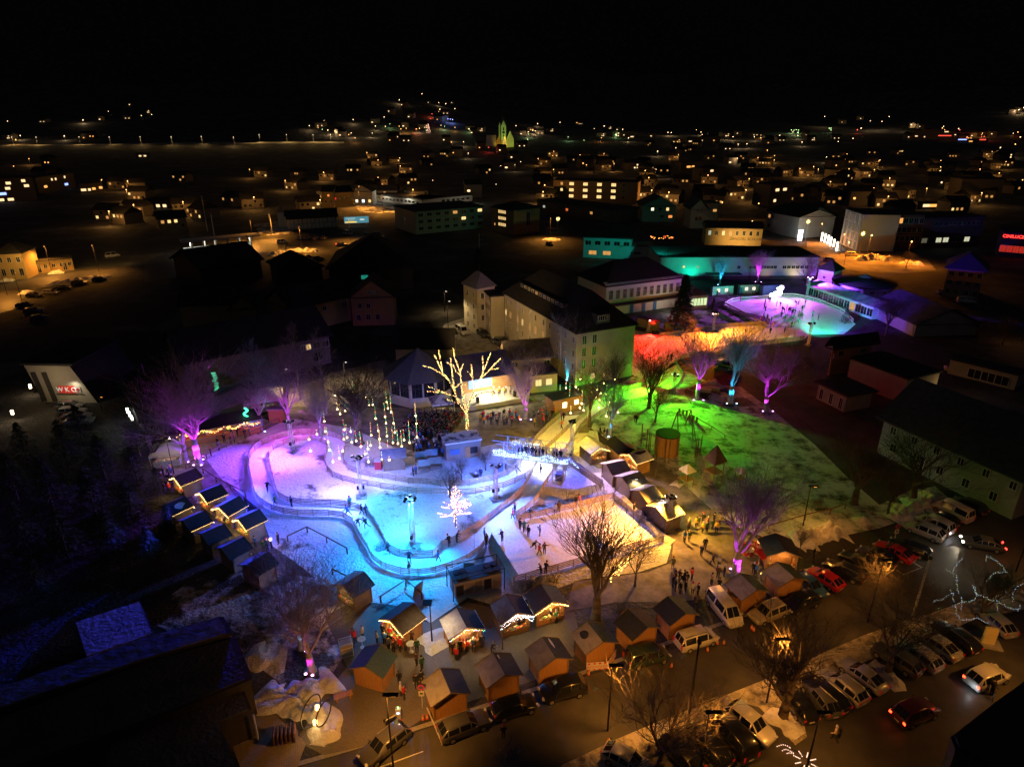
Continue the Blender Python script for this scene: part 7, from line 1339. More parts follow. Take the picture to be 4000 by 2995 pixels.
for i, (x, y) in enumerate(((460,1200),(487,1210),(513,1225),(535,1243),(562,1262),(590,1285))):
    p = G('E4', x, y); t = thing('light_column', 'glowing column %s in the row on the orange lit snow' % ('one','two','three','four','five','six')[i], 'light column', p, 0, 'row of light columns'); MB().box((0,0,1.9), (.5,.5,3.6)).build('glow_panel', glow('column light', (1,.86,.6), 5), t); MB().box((0,0,.05), (.8,.8,.1)).build('base', M_conc, t)
p = G('E4', 270, 1200); t = thing('light_column', 'tall bluish white advertising column at the bus stop', 'light column', p); MB().box((0,0,2.6), (1.6,.6,4.4)).build('glow_panel', glow('cold column', (.8,.95,1), 6), t); MB().box((0,0,.2), (1.8,.8,.4)).build('base', M_conc, t)
for i, (c, x, y, colr) in enumerate((('E4',320,1105,'g'),('E4',785,1225,'g'),('E3',395,1055,'g'))):
    p = G(c, x, y+90 if i < 2 else y+45); h = 8 if i < 2 else 5; t = thing('star_decoration', ('golden star hung on the lamp at the bus stop','golden star on the pole before the corner block','golden star tree by the snow strip')[i], 'christmas star', p, 0, 'street stars'); m = MB()
    for k in range(8): A = pi*k/4; m.tube((0,0,h), (cos(A)*1.0, 0, h+sin(A)*1.0), .12, .02, 4)
    m.build('star', glow('star gold', (1,.75,.2), 6), t); MB().tube((0,0,0), (0,0,h-1), .07).build('pole', M_steel, t)
# lantern with flame, candle bollard
p = G('K6', 1330, 1275); t = thing('fire_lantern', 'small burning lantern on a post at the end of the hut lane', 'lantern', p); MB().tube((0,0,0), (0,0,1.0), .1).build('post', M_black, t); MB().ball((0,0,1.3), .17, 6).build('flame', glow('flame', (1,.6,.2), 14), t); lamp('POINT', p+Vector((0,-.3,1.6)), (1,.5,.15), 60, t, .15)
# wheel sculpture with lit core
p = G('B7', 720, 1370); t = thing('wheel_sculpture', 'two big iron wheel rings with glowing flame lights in the snow', 'sculpture', p, .3); m = MB()
for cx, cz, R_ in ((-.3,2.1,1.4),(.7,1.5,1.1)):
    for k in range(20): A, B = 2*pi*k/20, 2*pi*(k+1)/20; m.tube((cx+R_*cos(A)*.6, R_*cos(A)*.8, cz+R_*sin(A)), (cx+R_*cos(B)*.6, R_*cos(B)*.8, cz+R_*sin(B)), .06, .06, 5)
m.build('ring', M_trim, t)
for q in ((-.1,0,.7),(.2,.7,1.6)):
    f = MB(); f.ball(q, .22, 7, 1.7); f.build('flame', glow('sculpture flame', (1,.55,.15), 7), t)
lamp('POINT', p+Vector((0,-.8,1.6)), (1,.6,.2), 60, t, .2)
# ---- plaza and park furniture
def table(c, x, y, label, top=.42): p = G(c, x, y); t = thing('standing_table', label, 'table', p, 0, 'round standing tables'); MB().tube((0,0,1.08), (0,0,1.12), top, top, 18).build('table_top', M_white, t); MB().tube((0,0,0), (0,0,1.08), .04).tube((0,0,0), (0,0,.04), .25, .25, 10).build('leg', M_steel, t)
table('K5', 845, 1090, 'round white standing table with cups lit by the brown hut', .45); table('K5', 320, 1040, 'empty round standing table near the person in red', .42); table('K6', 650, 855, 'round white standing table between the left huts'); table('D8', 485, 930, 'round standing table left of the kiosk')
p = G('K5', 150, 1110); t = thing('mesh_crate', 'tall wire mesh crate beside the blue roofed hut', 'crate', p, .4); m = MB()
for x in (-.6,.6):
    for y in (-.5,.5): m.tube((x,y,0), (x,y,1.7), .03)
for z in (.1,.6,1.1,1.65):
    for a, b in (((-.6,-.5),(.6,-.5)),((.6,-.5),(.6,.5)),((.6,.5),(-.6,.5)),((-.6,.5),(-.6,-.5))): m.tube((*a,z), (*b,z), .02, .02, 4)
m.build('frame', M_alu, t); MB().box((0,0,.8), (1.12,.92,1.4)).build('liner', M_frost, t)
# refrigeration unit (chiller)
a, b = G('K5', 1310, 530), G('K5', 1830, 400); d = b-a; t = thing('ice_chiller', 'big frost grey chiller unit with round roof fans inside a steel guard frame', 'chiller', a, atan2(d.y, d.x)); L = d.length; D = 2.2; Hh = 2.0
MB().box((L/2, D/2, Hh/2+.15), (L*.96, D, Hh)).build('casing', mat('chiller casing', (.34,.32,.30), .7, n=.3, ns=1), t); MB().box((L/2, D/2, Hh+.2), (L*.97, D+.04, .1)).build('top', mat('chiller top', (.05,.07,.10), .6), t)
for i in range(4):
    for j in range(2):
        fx = L*(.14+.12*i if i < 2 else .46+.16*(i-0)-.02)*1.0; f = MB(); f.tube((fx, D*(.28+.44*j), Hh+.25), (fx, D*(.28+.44*j), Hh+.42), .42, .42, 14).build('fan', M_black, t)
for i in range(5): MB().box((L*(.12+.19*i), -.02, Hh*.55), (L*.15, .04, Hh*.66)).build('grille', M_wood2 if i % 3 else M_black, t)
m = MB()
for x in (-.15, L+.15):
    for y in (-.25, D+.25): m.tube((x,y,0), (x,y,Hh+.9), .05)
for y in (-.25, D+.25): m.tube((-.15,y,Hh+.9), (L+.15,y,Hh+.9), .05)
for x in (-.15, L+.15): m.tube((x,-.25,Hh+.9), (x,D+.25,Hh+.9), .05)
m.build('guard_frame', M_trim, t)
p = G('K5', 925, 470); t = thing('fence_panel', 'slanted pale plywood panel on the blue snow', 'panel', p, 1.0); MB().box((0,0,.8), (1.5,.08,1.6), 0, .2).build('board', M_wood2, t)
p = G('K5', 1470, 200); t = thing('control_box', 'small snowy control cabinet behind the chiller', 'cabinet', p); MB().box((0,0,.6), (1.2,.7,1.2)).build('body', M_wood2, t); MB().box((0,0,1.24), (1.3,.8,.08)).build('lid', M_rsnow, t)
# cyan net along the rink's left edge
a, b = G('K2', 845, 1560), G('K4', 292, 1175); d = b-a; t = thing('shade_net', 'pale net fence leaning along the left end of the rink', 'net fence', a, atan2(d.y, d.x)); L = d.length; m = MB()
m.face([(0,0,0),(L,0,0),(L,.5,1.15),(0,.5,1.15)]); m.face([(0,.03,0),(0,.53,1.15),(L,.53,1.15),(L,.03,0)]); m.build('net', mat('pale net', (.35,.5,.45), .8, n=.3, ns=3), t)
for i in range(7): MB().tube((L*i/6,.52,0), (L*i/6,.52,1.3), .04).build('post', M_steel, t)
p = G('K2', 700, 1650); t = thing('round_sign', 'round teal backed traffic disc on a thin pole inside the track', 'sign', p); MB().tube((0,0,0), (0,0,2.6), .035).build('pole', M_steel, t); MB().tube((0,-.03,2.9), (0,.03,2.9), .38, .38, 16).build('disc', mat('sign back', (.4,.45,.45), .5), t)
# deck chairs / giant loungers by the upper lane
for i, (x, y, lb) in enumerate(((1225,1570,'wide blue lit lounge seat, front left of the four'),(1345,1545,'wide blue lit lounge seat, front right of the four'),(1190,1480,'wide blue lit lounge seat, rear left of the four'),(1300,1455,'wide blue lit lounge seat, rear right of the four'))):
    p = G('D4', x+40, y+40); t = thing('lounge_bench', lb, 'bench', p, .15, 'giant loungers above the track'); MB().box((0,0,.35), (1.9,1.1,.12), 0, -.2).build('seat', M_wood2, t); MB().box((0,.6,.85), (1.9,.1,1.0), 0, -.5).build('backrest', mat('teal slats', (.2,.35,.4), .7, n=.3), t)
    for s in (-1, 1): MB().box((s*.85,0,.17), (.1,1.0,.34)).build('leg', M_wood2, t)
p = G('D4', 770, 1600); t = thing('red_bin', 'red box with snow cap beside the violet cabin', 'box', p); MB().box((0,0,.7), (1.0,.8,1.4)).build('body', mat('red box', (.5,.05,.06), .6), t); MB().box((0,0,1.45), (1.05,.85,.1)).build('lid', M_rsnow, t)
for i, (x, y, lb) in enumerate(((905,1590,'stacked pale crates beside the violet cabin'),(1000,1570,'grey milk can under the violet cabin wall'),(1050,1560,'small lit pot by the violet cabin'))):
    p = G('D4', x, y); t = thing('crate' if i == 0 else 'can', lb, 'crate' if i == 0 else 'can', p); 
    if i == 0: MB().box((0,0,.35), (.8,.5,.7)).build('crate_body', M_wood2, t); MB().box((0,0,.95), (.75,.5,.5), .1).build('top_crate', M_white, t)
    else: MB().tube((0,0,0), (0,0,.5), .2, .2, 10).tube((0,0,.5), (0,0,.7), .2, .1, 10).build('vessel', M_steel, t)
p = G('K2', 720, 880); t = thing('pram', 'dark pushchair with lit hood on the blue snow', 'pram', p, .5); MB().box((0,0,.55), (.45,.8,.35)).build('seat', M_black, t); MB().ball((0,.25,.85), .3, 8).build('hood', mat('pram hood', (.3,.3,.35), .8), t)
for x in (-.25,.25):
    for y in (-.35,.35): MB().tube((x-.02,y,.14), (x+.02,y,.14), .14, .14, 10).build('wheel', M_tyre, t)
# road signs, cones, barrier, meter
def sign(c, x, y, h, label, face, rz=0):
    p = G(c, x, y); t = thing('road_sign', label, 'road sign', p, rz); MB().tube((0,0,0), (0,0,h), .04).build('pole', M_steel, t); MB().tube((0,-.06,h), (0,-.03,h), .32, .32, 18).build('disc', face, t); MB().box((0,-.05,h-.75), (.5,.03,.6)).build('plate', M_white, t)
    MB().box((0,-.07,h-.72), (.26,.012,.2)).build('plate_symbol', M_black, t); MB().tube((0,-.075,h), (0,-.062,h), .2, .2, 14).build('disc_centre', mat('sign blue', (.05,.1,.4), .5), t)
sign('B6', 415, 1020, 2.6, 'red ringed no-stopping sign with white plate at the plaza entrance', mat('sign red', (.55,.03,.05), .5)); sign('B3', 800, 750, 2.6, 'red ringed sign with white plate at the bay row end', MT['sign red'])
for i, (c, x, y, lb) in enumerate((('B1',1100,1055,'small cone before the red-white barrier'),('B1',1995,975,'cone on the kerb right of the green van'),('B5',1003,400,'bright cone beside the white people carrier door'),('B5',1108,325,'cone at the nose of the white people carrier'),('B5',1180,325,'cone by the drain in front of the white people carrier'),('B2',925,1530,'left of two cones below the beige crossover'),('B2',950,1550,'right of two cones below the beige crossover'),('B6',420,1140,'cone left of the red-white cap by the sign post'),('B6',465,1130,'toppled cone by the sign post'))):
    p = G(c, x, y); t = thing('traffic_cone', lb, 'traffic cone', p, 0, 'orange traffic cones'); MB().tube((0,0,.03), (0,0,.55), .16, .04, 10).build('cone', mat('cone orange', (.75,.14,.03), .6), t); MB().box((0,0,.02), (.4,.4,.04)).build('base', M_black, t); MB().tube((0,0,.22), (0,0,.34), .128, .1, 10).build('band', M_white, t)
def barrier(c, x1, y1, x2, y2, label):
    a, b = G(c, x1, y1), G(c, x2, y2); d = b-a; L = d.length; t = thing('barrier_board', label, 'barrier', a, atan2(d.y, d.x), 'red and white barriers'); MB().box((L/2,0,.55), (L,.05,.95)).build('board', mat('barrier white', (.6,.58,.55), .6), t); m = MB()
    n = max(3, int(L/.5))
    for i in range(n): m.box((L*(i+.5)/n, -.03, .9), (L*.42/n,.02,.2)).box((L*(i+.5)/n, -.03, .16), (L*.42/n,.02,.14))
    for i in range(n*2): m.box((L*(i+.5)/(2*n), -.03, .5), (.06,.02,.34), 0, 0, .6)
    m.build('markings', mat('barrier red', (.6,.04,.03), .6), t)
    for s in (.05,.95): MB().box((L*s,.1,.1), (.1,.6,.08)).build('foot', M_black, t)
barrier('B1', 1075, 1020, 1305, 1000, 'front panel of the red-white barrier at the icicle hut'); barrier('B1', 1310, 1000, 1390, 870, 'slanting side panel of the barrier at the icicle hut')
p = G('B6', 165, 1170); t = thing('parking_meter', 'grey ticket machine with a green light beside the leaning banners', 'ticket machine', p); MB().box((0,0,.85), (.45,.35,1.7)).build('body', M_steel, t); MB().box((0,-.19,1.3), (.2,.03,.1)).build('display', glow('meter display', (.7,.9,1), 6), t); MB().box((0,0,1.78), (.08,.08,.14)).build('beacon', glow('meter green', (.2,1,.2), 5), t)
for i, (x, y, lb) in enumerate(((70,1180,'pale folded banner stand near the ticket machine'),(110,1210,'dark banner base near the ticket machine'))): p = G('B6', x, y); t = thing('banner_stand', lb, 'banner', p, .6+i); MB().box((0,0,.5), (.9,.1,1.0), 0, .5).build('board', M_white if i == 0 else M_black, t); MB().box((0,.3,.05), (.9,.6,.08)).build('base', M_black, t)
p = G('B7', 490, 1450); t = thing('timber_stack', 'square stack of split logs on a pallet in the yard', 'log stack', p, .25); t.scale = (.75,)*3; m = MB(); rg = random.Random(4)
for r_ in range(5):
    for k in range(6): m.tube((-1.1+k*.44, -.8, .25+r_*.28), (-1.1+k*.44, .8, .25+r_*.28), .14*rg.uniform(.8,1.05), .13, 7)
m.build('logs', mat('split logs', (.22,.11,.06), .85, n=.5, ns=3), t); MB().box((0,0,.06), (2.7,1.7,.12)).build('pallet', M_wood2, t)
p = G('B7', 910, 1160); t = thing('wooden_bench', 'low wooden bench box on the plaza edge', 'bench', p, .4); MB().box((0,0,.5), (1.7,.6,.1)).build('seat', M_wood, t)
for s in (-.6,.6): MB().box((s,0,.22), (.12,.5,.44)).build('leg', M_wood, t)
# red goods of the Christmas stall
p = G('B2', 1040, 690); t = thing('goods_display', 'heap of red and gold Christmas goods left of the dark roofed stall', 'goods display', p, .3); m = MB(); rg = random.Random(8)
for i in range(150): m.mi(rg.choice((0,0,0,1,3))).box((rg.uniform(-3,2), rg.uniform(-1,1.1), .25+.9*rg.random()), (.3,.25,.3), rg.random())
tag(m.build('goods', GC, t), kind='stuff'); lamp('POINT', p+Vector((0,0,2.3)), (1,.5,.2), 220, t, .2)
p = G('B2', 1070, 850); t = thing('red_canopy', 'bright red cloth table canopy by the two string lit huts', 'canopy', p, .4); MB().box((0,0,1.9), (2.6,1.4,.08), 0, .25).build('cloth', mat('red cloth', (.65,.02,.02), .7), t)
for x in (-1.1,1.1): MB().tube((x,0,0), (x,0,1.9), .04).build('leg', M_steel, t)
# playground
def post_group(label, pts, h, name='climbing_posts'):
    P_ = [G(*q) for q in pts]; o = P_[0]; t = thing(name, label, 'playground frame', o)
    for q in P_: MB().tube((0,0,0), (0,0,h), .09, .08, 7).build('post', M_pole, t, q-o)
post_group('tall timber posts left of the round tower', [('K3',840,500),('K3',895,560),('K3',915,600),('K3',930,620)], 3.6); post_group('leaning timber post pair with rungs below the round tower', [('K3',1095,710),('K3',1135,710)], 3.4); post_group('timber posts between huts and round tower', [('K3',975,660),('K3',1005,670)], 3.4); post_group('timber posts on the far side of the playground', [('K3',1420,650),('K3',1440,650),('K3',1475,620)], 3.4)
a = G('K3', 1110, 600); t = thing('play_tower', 'round wooden play tower with board walls', 'play tower', a); m = MB(); m.tube((0,0,0), (0,0,3.4), 1.9, 1.9, 14, False); m.tube((0,0,3.4), (0,0,3.4), 1.9); m.build('wall', M_wood, t); MB().tube((0,0,3.35), (0,0,3.5), 1.95, 1.95, 14).build('rim', M_trim, t)
for c, x, y, lb, s, mt in (('K3',1320,960,'little playground hut with four posts and snowy pyramid roof',1.0,M_rsnow),('K3',1610,900,'dark pointed playground turret beyond the little hut',1.3,M_pole),('K3',1900,940,'low playground hut roof in the dark branches',.8,M_rsnow)):
    p = G(c, x, y); t = thing('play_hut', lb, 'playground hut', p, .5); MB().box((0,0,1.3*s), (1.5*s,1.5*s,.12)).build('platform', M_wood, t)
    for i in (-.7,.7):
        for j in (-.7,.7): MB().tube((i*s,j*s,0), (i*s,j*s,2.7*s), .07).build('leg', M_pole, t)
    m = MB(); C_ = [(-.95*s,-.95*s),(.95*s,-.95*s),(.95*s,.95*s),(-.95*s,.95*s)]
    for i in range(4): m.face([(*C_[i],2.65*s), (*C_[(i+1) % 4],2.65*s), (0,0,(3.7 if mt is M_rsnow else 4.6)*s)])
    m.build('roof', mt, t); MB().box((1.4*s,0,.7*s), (1.9*s,.5*s,.06), 0, 0, .7).build('slide', M_wood, t)
a, b = G('K3', 1180, 340), G('K3', 1390, 480); t = thing('swing_frame', 'tripod timber swing frame throwing long shadows on the green snow', 'swing', a); top1 = G('K3', 1215, 330)-a+Vector((0,0,3.0)); top2 = G('K3', 1360, 330)-a+Vector((0,0,3.4)); m = MB(); m.tube(top1, top2, .1)
for tp, fs in ((top1, [('K3',1165,350),('K3',1240,410)]), (top2, [('K3',1310,310),('K3',1400,470),('K3',1430,480)])):
    for f in fs: m.tube(tp, G(*f)-a, .09)
m.build('frame', M_pole, t)
for i, (x, y) in enumerate(((1253,160),(1292,180),(1328,200),(1365,230),(1403,245),(1438,270))): p = G('K3', x, y); t = thing('balance_post', 'stump in the row of timber stepping posts on the green snow', 'post', p, 0, 'timber stepping posts'); MB().tube((0,0,0), (0,0,.75+.15*(i % 3)), .2, .19, 9).build('stump', M_pole, t); MB().tube((0,0,.752+.15*(i % 3)), (0,0,.80+.15*(i % 3)), .2, .18, 9).build('snow_cap', M_rsnow, t)
pole_rail('low log rail running down from the stepping posts', [('K3',1440,255), ('K3',1600,345), ('K3',1740,440)], .5)
for i, (x, y) in enumerate(((830,1490),(910,1475))): p = G('D2', x, y); t = thing('stone_block', 'pale stone bench block between the lane trees, %s' % ('left','right')[i], 'stone bench', p, -.3, 'stone benches'); MB().box((0,0,.3), (2.6,.9,.6)).build('block', M_conc, t); MB().box((0,0,.64), (2.6,.9,.07)).build('snow_cap', M_rsnow, t)
fence('picket_fence', W(px('D2', (820,1165, 960,1145, 1100,1130))), 'dark picket fence under the orange ice', h=1.0, step=2.5, rails=3, group=None)
# ice sculpture, toys of the far rink
p = G('D2', 1485, 625); t = thing('ice_sculpture', 'brilliant white glowing animal shaped frame at the far rink', 'illuminated figure', p, 0); m = MB(); h = 4.0
m.ball((-1.1,0,.9), .8, 8, .9).ball((0,0,1.2), .95, 8, 1.0).ball((1.1,0,1.7), .85, 8, 1.3).ball((1.4,0,3.1), .8, 8, 1.0).ball((.5,0,2.9), .6, 7, .8); m.build('figure', glow('white light figure', (1,.97,.95), 2), t); MB().box((0,0,.1), (3.6,1.4,.2)).build('plinth', M_white, t)
lamp('POINT', p+Vector((0,-2,2.5)), (1,.9,1), 350, t, .5)
m_ = mat('yellow box', (.55,.35,.08), .7, n=.2); p = G('D2', 500, 920); t = thing('play_box', 'ochre lit box and pale slide beyond the red ice', 'box', p); MB().box((0,0,1.0), (2.0,1.4,2.0)).build('body', m_, t); MB().box((-1.8,0,.6), (2.0,.6,.1), 0, 0, .6).build('slide', M_white, t)
p = G('D2', 300, 900); cabin('D2', (215,800, 390,850, 400,835), 2.3, 'pale garden shed fence box behind the red mast', M_wood2, M_roofd, 'shed', 'shed')
# catenary masts and tall poles
for i, (c, x, yb, yt, lb) in enumerate((('D7',245,560,110,'tall lattice catenary mast at the far left'),('D7',305,600,400,'slim mast right of the tall lattice one'),('D7',805,585,380,'dark post before the goods shed'),('D7',1325,490,300,'post behind the goods shed roof'),('D7',930,780,670,'tree-like pole at the station road'),('D1',413,400,28,'tall tube mast behind the spruce'))):
    p = G(c, x, yb); h = min(16, HT(c, x, yb, yt)); t = thing('mast', lb, 'mast', p, 0, 'masts along the railway'); MB().tube((0,0,0), (0,0,h), .2, .14, 6).build('pole', M_steel, t); MB().box((.6,0,h*.85), (1.6,.1,.1)).build('bracket', M_steel, t)
p = G('B3', 1190, 1640); h = 9; t = thing('signal_pole', 'tall leaning-looking steel pole crossing the dark road at right', 'pole', G('B3', 1000, 1560), 0); hh = HT('B3', 1030, 1560, 905); MB().tube((0,0,0), (0,0,hh), .13, .09, 8).build('pole', M_steel, t); MB().box((0,0,hh), (.3,.3,.3)).build('cap', M_black, t)
p = G('B5', 790, 1190); hh = HT('B5', 800, 1190, 305); t = thing('signal_pole', 'tall black steel pole between the verge trees reaching up to the white people carrier', 'pole', p, 0); MB().tube((0,0,0), (0,0,hh), .13, .09, 8).build('pole', M_black, t); MB().box((0,0,hh), (.3,.3,.3)).build('cap', M_black, t)
p = G('B4', 1810, 330); t = thing('sign_pillar', 'ochre lit sign pillar on a kerbed island in the car park', 'sign pillar', p, -.3); MB().box((0,0,1.1), (1.1,.3,2.0)).build('panel', mat('ochre panel', (.5,.3,.06), .6, emit=(.5,.28,.04), es=.12), t); MB().box((0,0,.08), (2.4,1.5,.16)).build('island', M_conc, t)
p = G('B4', 1870, 905); t = thing('bicycle', 'bicycle leaning by the roof edge in the car park', 'bicycle', p, .9); m = MB()
for x in (-.5,.5):
    for k in range(14): A, B = 2*pi*k/14, 2*pi*(k+1)/14; m.tube((x+.33*cos(A),0,.35+.33*sin(A)), (x+.33*cos(B),0,.35+.33*sin(B)), .02, .02, 4)
m.build('wheels', M_tyre, t); f = MB()
for a, b in (((-.5,0,.35),(-.1,0,.35)),((-.1,0,.35),(.35,0,.8)),((-.1,0,.35),(-.2,0,.85)),((-.2,0,.8),(.35,0,.8)),((.35,0,.95),(.5,0,.35)),((-.2,0,.8),(-.5,0,.35))): f.tube(a, b, .025, .025, 5)
f.build('frame', mat('blue frame', (.08,.2,.5), .4), t); MB().box((-.22,0,.9), (.24,.12,.05)).build('saddle', M_black, t); MB().box((.33,0,1.0), (.04,.5,.04)).build('handlebar', M_black, t)
# light chain draped tree at right
pt = G('B3', 1750, 1500); t, hh = put(TV[0], 'B3', 1740, 1560, 900, 'bare tree at the right edge draped with blue-white light chains', wide=1.1, name='bare_tree', group=None); m = MB(); base = t.location; dist = base.y
for ch in (((1545,910),(1490,960),(1440,1050),(1385,1055),(1375,1000)), ((1440,1070),(1480,1110),(1485,1180),(1500,1290)), ((1800,880),(1890,920),(1980,990),(2030,1085)), ((1800,935),(1800,880)), ((2010,1050),(1880,1065),(1800,1170)), ((1240,1400),(1240,1360),(1330,1350),(1410,1290),(1440,1290),(1400,1240)), ((1440,1290),(1450,1390)), ((1290,1440),(1330,1450)),
    ((1420,1425),(1540,1380),(1650,1370),(1700,1320),(1660,1200)), ((1660,1200),(1700,1290),(1830,1350),(1920,1370),(2030,1430),(2150,1470),(2170,1400)), ((2200,1170),(2140,1215),(2080,1200)), ((1995,1215),(2020,1280)), ((2130,1220),(2090,1280),(2090,1380)), ((1540,1320),(1535,1430),(1555,1600),(1580,1640)), ((1470,1420),(1480,1520),(1520,1570),(1640,1570),(1700,1550),(1790,1600),(1880,1620)), ((1910,1400),(1920,1480),(1900,1600),(1800,1640)), ((1920,1175),(2000,1160))):
    dy_ = rng.uniform(-1.5,1.5)
    for a, b in zip(ch, ch[1:]):
        n = max(2, int(hypot(b[0]-a[0], b[1]-a[1])/14))
        for i in range(n):
            x = a[0]+(b[0]-a[0])*i/n; y = a[1]+(b[1]-a[1])*i/n; r_ = ray('B3', x, y); k = (dist+dy_)/r_.y; z = H+r_.z*k
            if z > .1: m.mi(rng.choice((0,0,0,1,2))).ball((r_.x*k-base.x+rng.uniform(-.08,.08), dist+dy_-base.y, z+rng.uniform(-.1,.1)), .022, 4)
q = m.build('light_chain', [glow('ice blue bulb', (.5,.75,1), 2), glow('lime bulb', (.7,1,.3), 1.5), glow('pale warm bulb', (1,.9,.6), 1.6)], None, base); tag(q, 'blue-white light chains looping through the tree at the right edge', 'light chain', None, 'stuff')
# shooting star of bulbs over the car park
m = MB(); o_ = G('B5', 1900, 1500, 5)
for (x, y) in ((1755,1430),(1775,1422),(1797,1415),(1820,1412),(1842,1416),(1865,1425),(1885,1437),(1895,1445),(1812,1475),(1830,1465),(1850,1462),(1872,1468),(1895,1480),(1912,1490),(1928,1500),(1862,1505),(1882,1500),(1905,1502),(1930,1508)): m.ball(G('B5', x, y, 5)-o_, .04, 5)
c_ = G('B5', 2062, 1590, 5)-o_
for k in range(8):
    A = 2*pi*k/8+.2
    for r_ in (.42,.52,.62,.72,.84): m.ball(c_+Vector((cos(A)*r_, sin(A)*r_, 0)), .045, 5)
t = thing('star_lights', 'shooting star made of pinkish white bulbs hanging over the car park', 'christmas lights', o_); m.build('bulbs', glow('star bulbs', (1,.6,.4), 1.8), t); MB().tube(c_+Vector((-1.2,1.4,.3)), c_+Vector((1.0,-1.2,.3)), .02).build('wire', M_black, t)
street_lamp('B5', 2080, 1640, 1350, 'slim lamp pole next to the shooting star', 3000, h=6)
street_lamp('B4', 2350, 1000, 900, 'added street lamp at the right end of the car park aisle', 6000, h=8, aimoff=(-4,3,0))  # added to lift the ambient light in the car park
street_lamp('B5', 900, 1850, 1800, 'added street lamp below the near row of the car park', 5000, h=8, aimoff=(2,4,0))  # another added lamp, brightening the near row of cars
p = G('B2', 1190, 1180); t = thing('a_board', 'leaning white sign board at the back of the spotted frost hut', 'sign board', p, .9); MB().box((0,0,.6), (.7,.05,1.1), 0, .3).build('board', M_wood, t); MB().box((0,-.05,.6), (.5,.03,.8), 0, .3).build('panel', M_white, t)
p = G('B2', 760, 1290); t = thing('cupboard', 'boxy wooden cupboard leaning against the speckled frost hut', 'cupboard', p, .55); MB().box((0,0,.85), (1.3,.7,1.7)).build('body', M_wood, t); MB().box((0,0,1.74), (1.4,.8,.07)).build('lid', M_feltb, t)
# ================================================================== FAR TOWN
FL = []   # crop, x, y, colour, size class
def fl(c, s, kind='w'):
    for i in range(0, len(s), 2): FL.append((c, s[i], s[i+1], kind))
fl('E1', (945,222,1270,205,1318,252,880,270,725,300,1100,262,1228,258,365,290,75,310,1140,155,185,438,565,440,60,430,750,403), 'w'); fl('E1', (740,428,785,432,265,655,400,670,135,725,350,800,148,475,410,790), 'o')
fl('E2', (1435,55,1497,118,1580,140,1640,143,1700,120,1240,120,1275,155,1165,217,843,299,592,305,550,325,1020,298,1110,273,1335,250,1590,205,1635,215,1720,197,1035,355,1290,325,1120,357,465,355,625,390,685,398,1008,423,1450,338,1850,355,1880,385,1930,365,1415,375,1200,425,1295,457,1680,452,1645,467,1795,495,745,405,827,418,720,400), 'w')
fl('E2', (540,370,1240,358,1255,378,1300,372,1390,380,1575,270,1560,255,1630,270,1720,365,1735,580,1170,450,1690,498,1945,518,1440,335,805,435,860,460,1580,220,1600,350), 'o'); fl('E2', (1508,288,1522,245,1385,378,2010,545), 'r'); fl('E2', (1160,335,578,385,1845,375,1475,395,1630,358), 'g'); fl('E2', (1660,290,1680,292,1700,293), 'b'); fl('E2', (2115,720,2190,692,2075,897,1885,940,2130,555,1835,597,1530,860), 'w')
fl('E3', (35,235,95,282,110,278,140,290,180,275,200,280,240,278,220,213,415,197,710,255,770,297,835,232,795,230,330,255,895,305,955,262,920,243,1345,290,1375,290,1215,300,1005,342,1850,298,1960,290,1730,328,1845,322,1905,330,2090,333,2100,290,1630,287,1640,310,1430,405,1255,468,825,572,768,548,1235,630,1045,583,2135,687,25,597,75,570,1860,412,1950,400,1905,535,1940,537,2025,400), 'w')
fl('E3', (160,260,1660,340,635,530,645,570,1590,265,770,340,2145,315,2145,340,350,510,640,600,1865,835,2200,460,1720,320), 'o'); fl('E3', (485,335,140,310,1045,580,895,310,620,365,1795,880), 'g'); fl('E3', (82,388,135,360,20,510), 'w')
fl('E4', (485,148,880,185,980,190,1043,147,808,150,1230,218,1250,216,1322,228,1300,215,1510,235,1640,257,1945,297,1775,297,1690,325,800,250,600,378,288,383,373,335,340,305,253,320,210,285,588,320,497,523,728,348,1395,265,1285,270,1330,292,1360,292,1225,325,1240,300,1470,660,1475,715,1675,738,2160,90,2180,80,2205,70,2110,93,2110,300,2190,310,2170,335,1995,437,2055,490,2070,478,1630,290,10,333,97,318,115,338), 'w')
fl('E4', (645,182,875,560,600,560,1500,250,1520,268,1745,340,1845,300,1160,1045,2150,290,2195,325,2125,405,730,877,795,900,10,360,1850,290,1720,343), 'o'); fl('E4', (767,265,1490,300,1520,300,1550,300,1580,300,1860,328,1705,342,1835,332,1650,268), 'r'); fl('E4', (525,250,540,250,540,270,240,265,258,268,255,290,220,270,198,268), 'g')
LC = dict(w=(1,.66,.32), o=(1,.42,.1), r=(1,.08,.05), g=(.5,.9,.35), b=(.25,.35,1)); HM = {}
rg = random.Random(77); NLAB = dict(w='warm white', o='orange', r='red', g='greenish', b='blue')
wallm = mat('far house wall', (.20,.17,.14), .9, n=.3); nh = 0
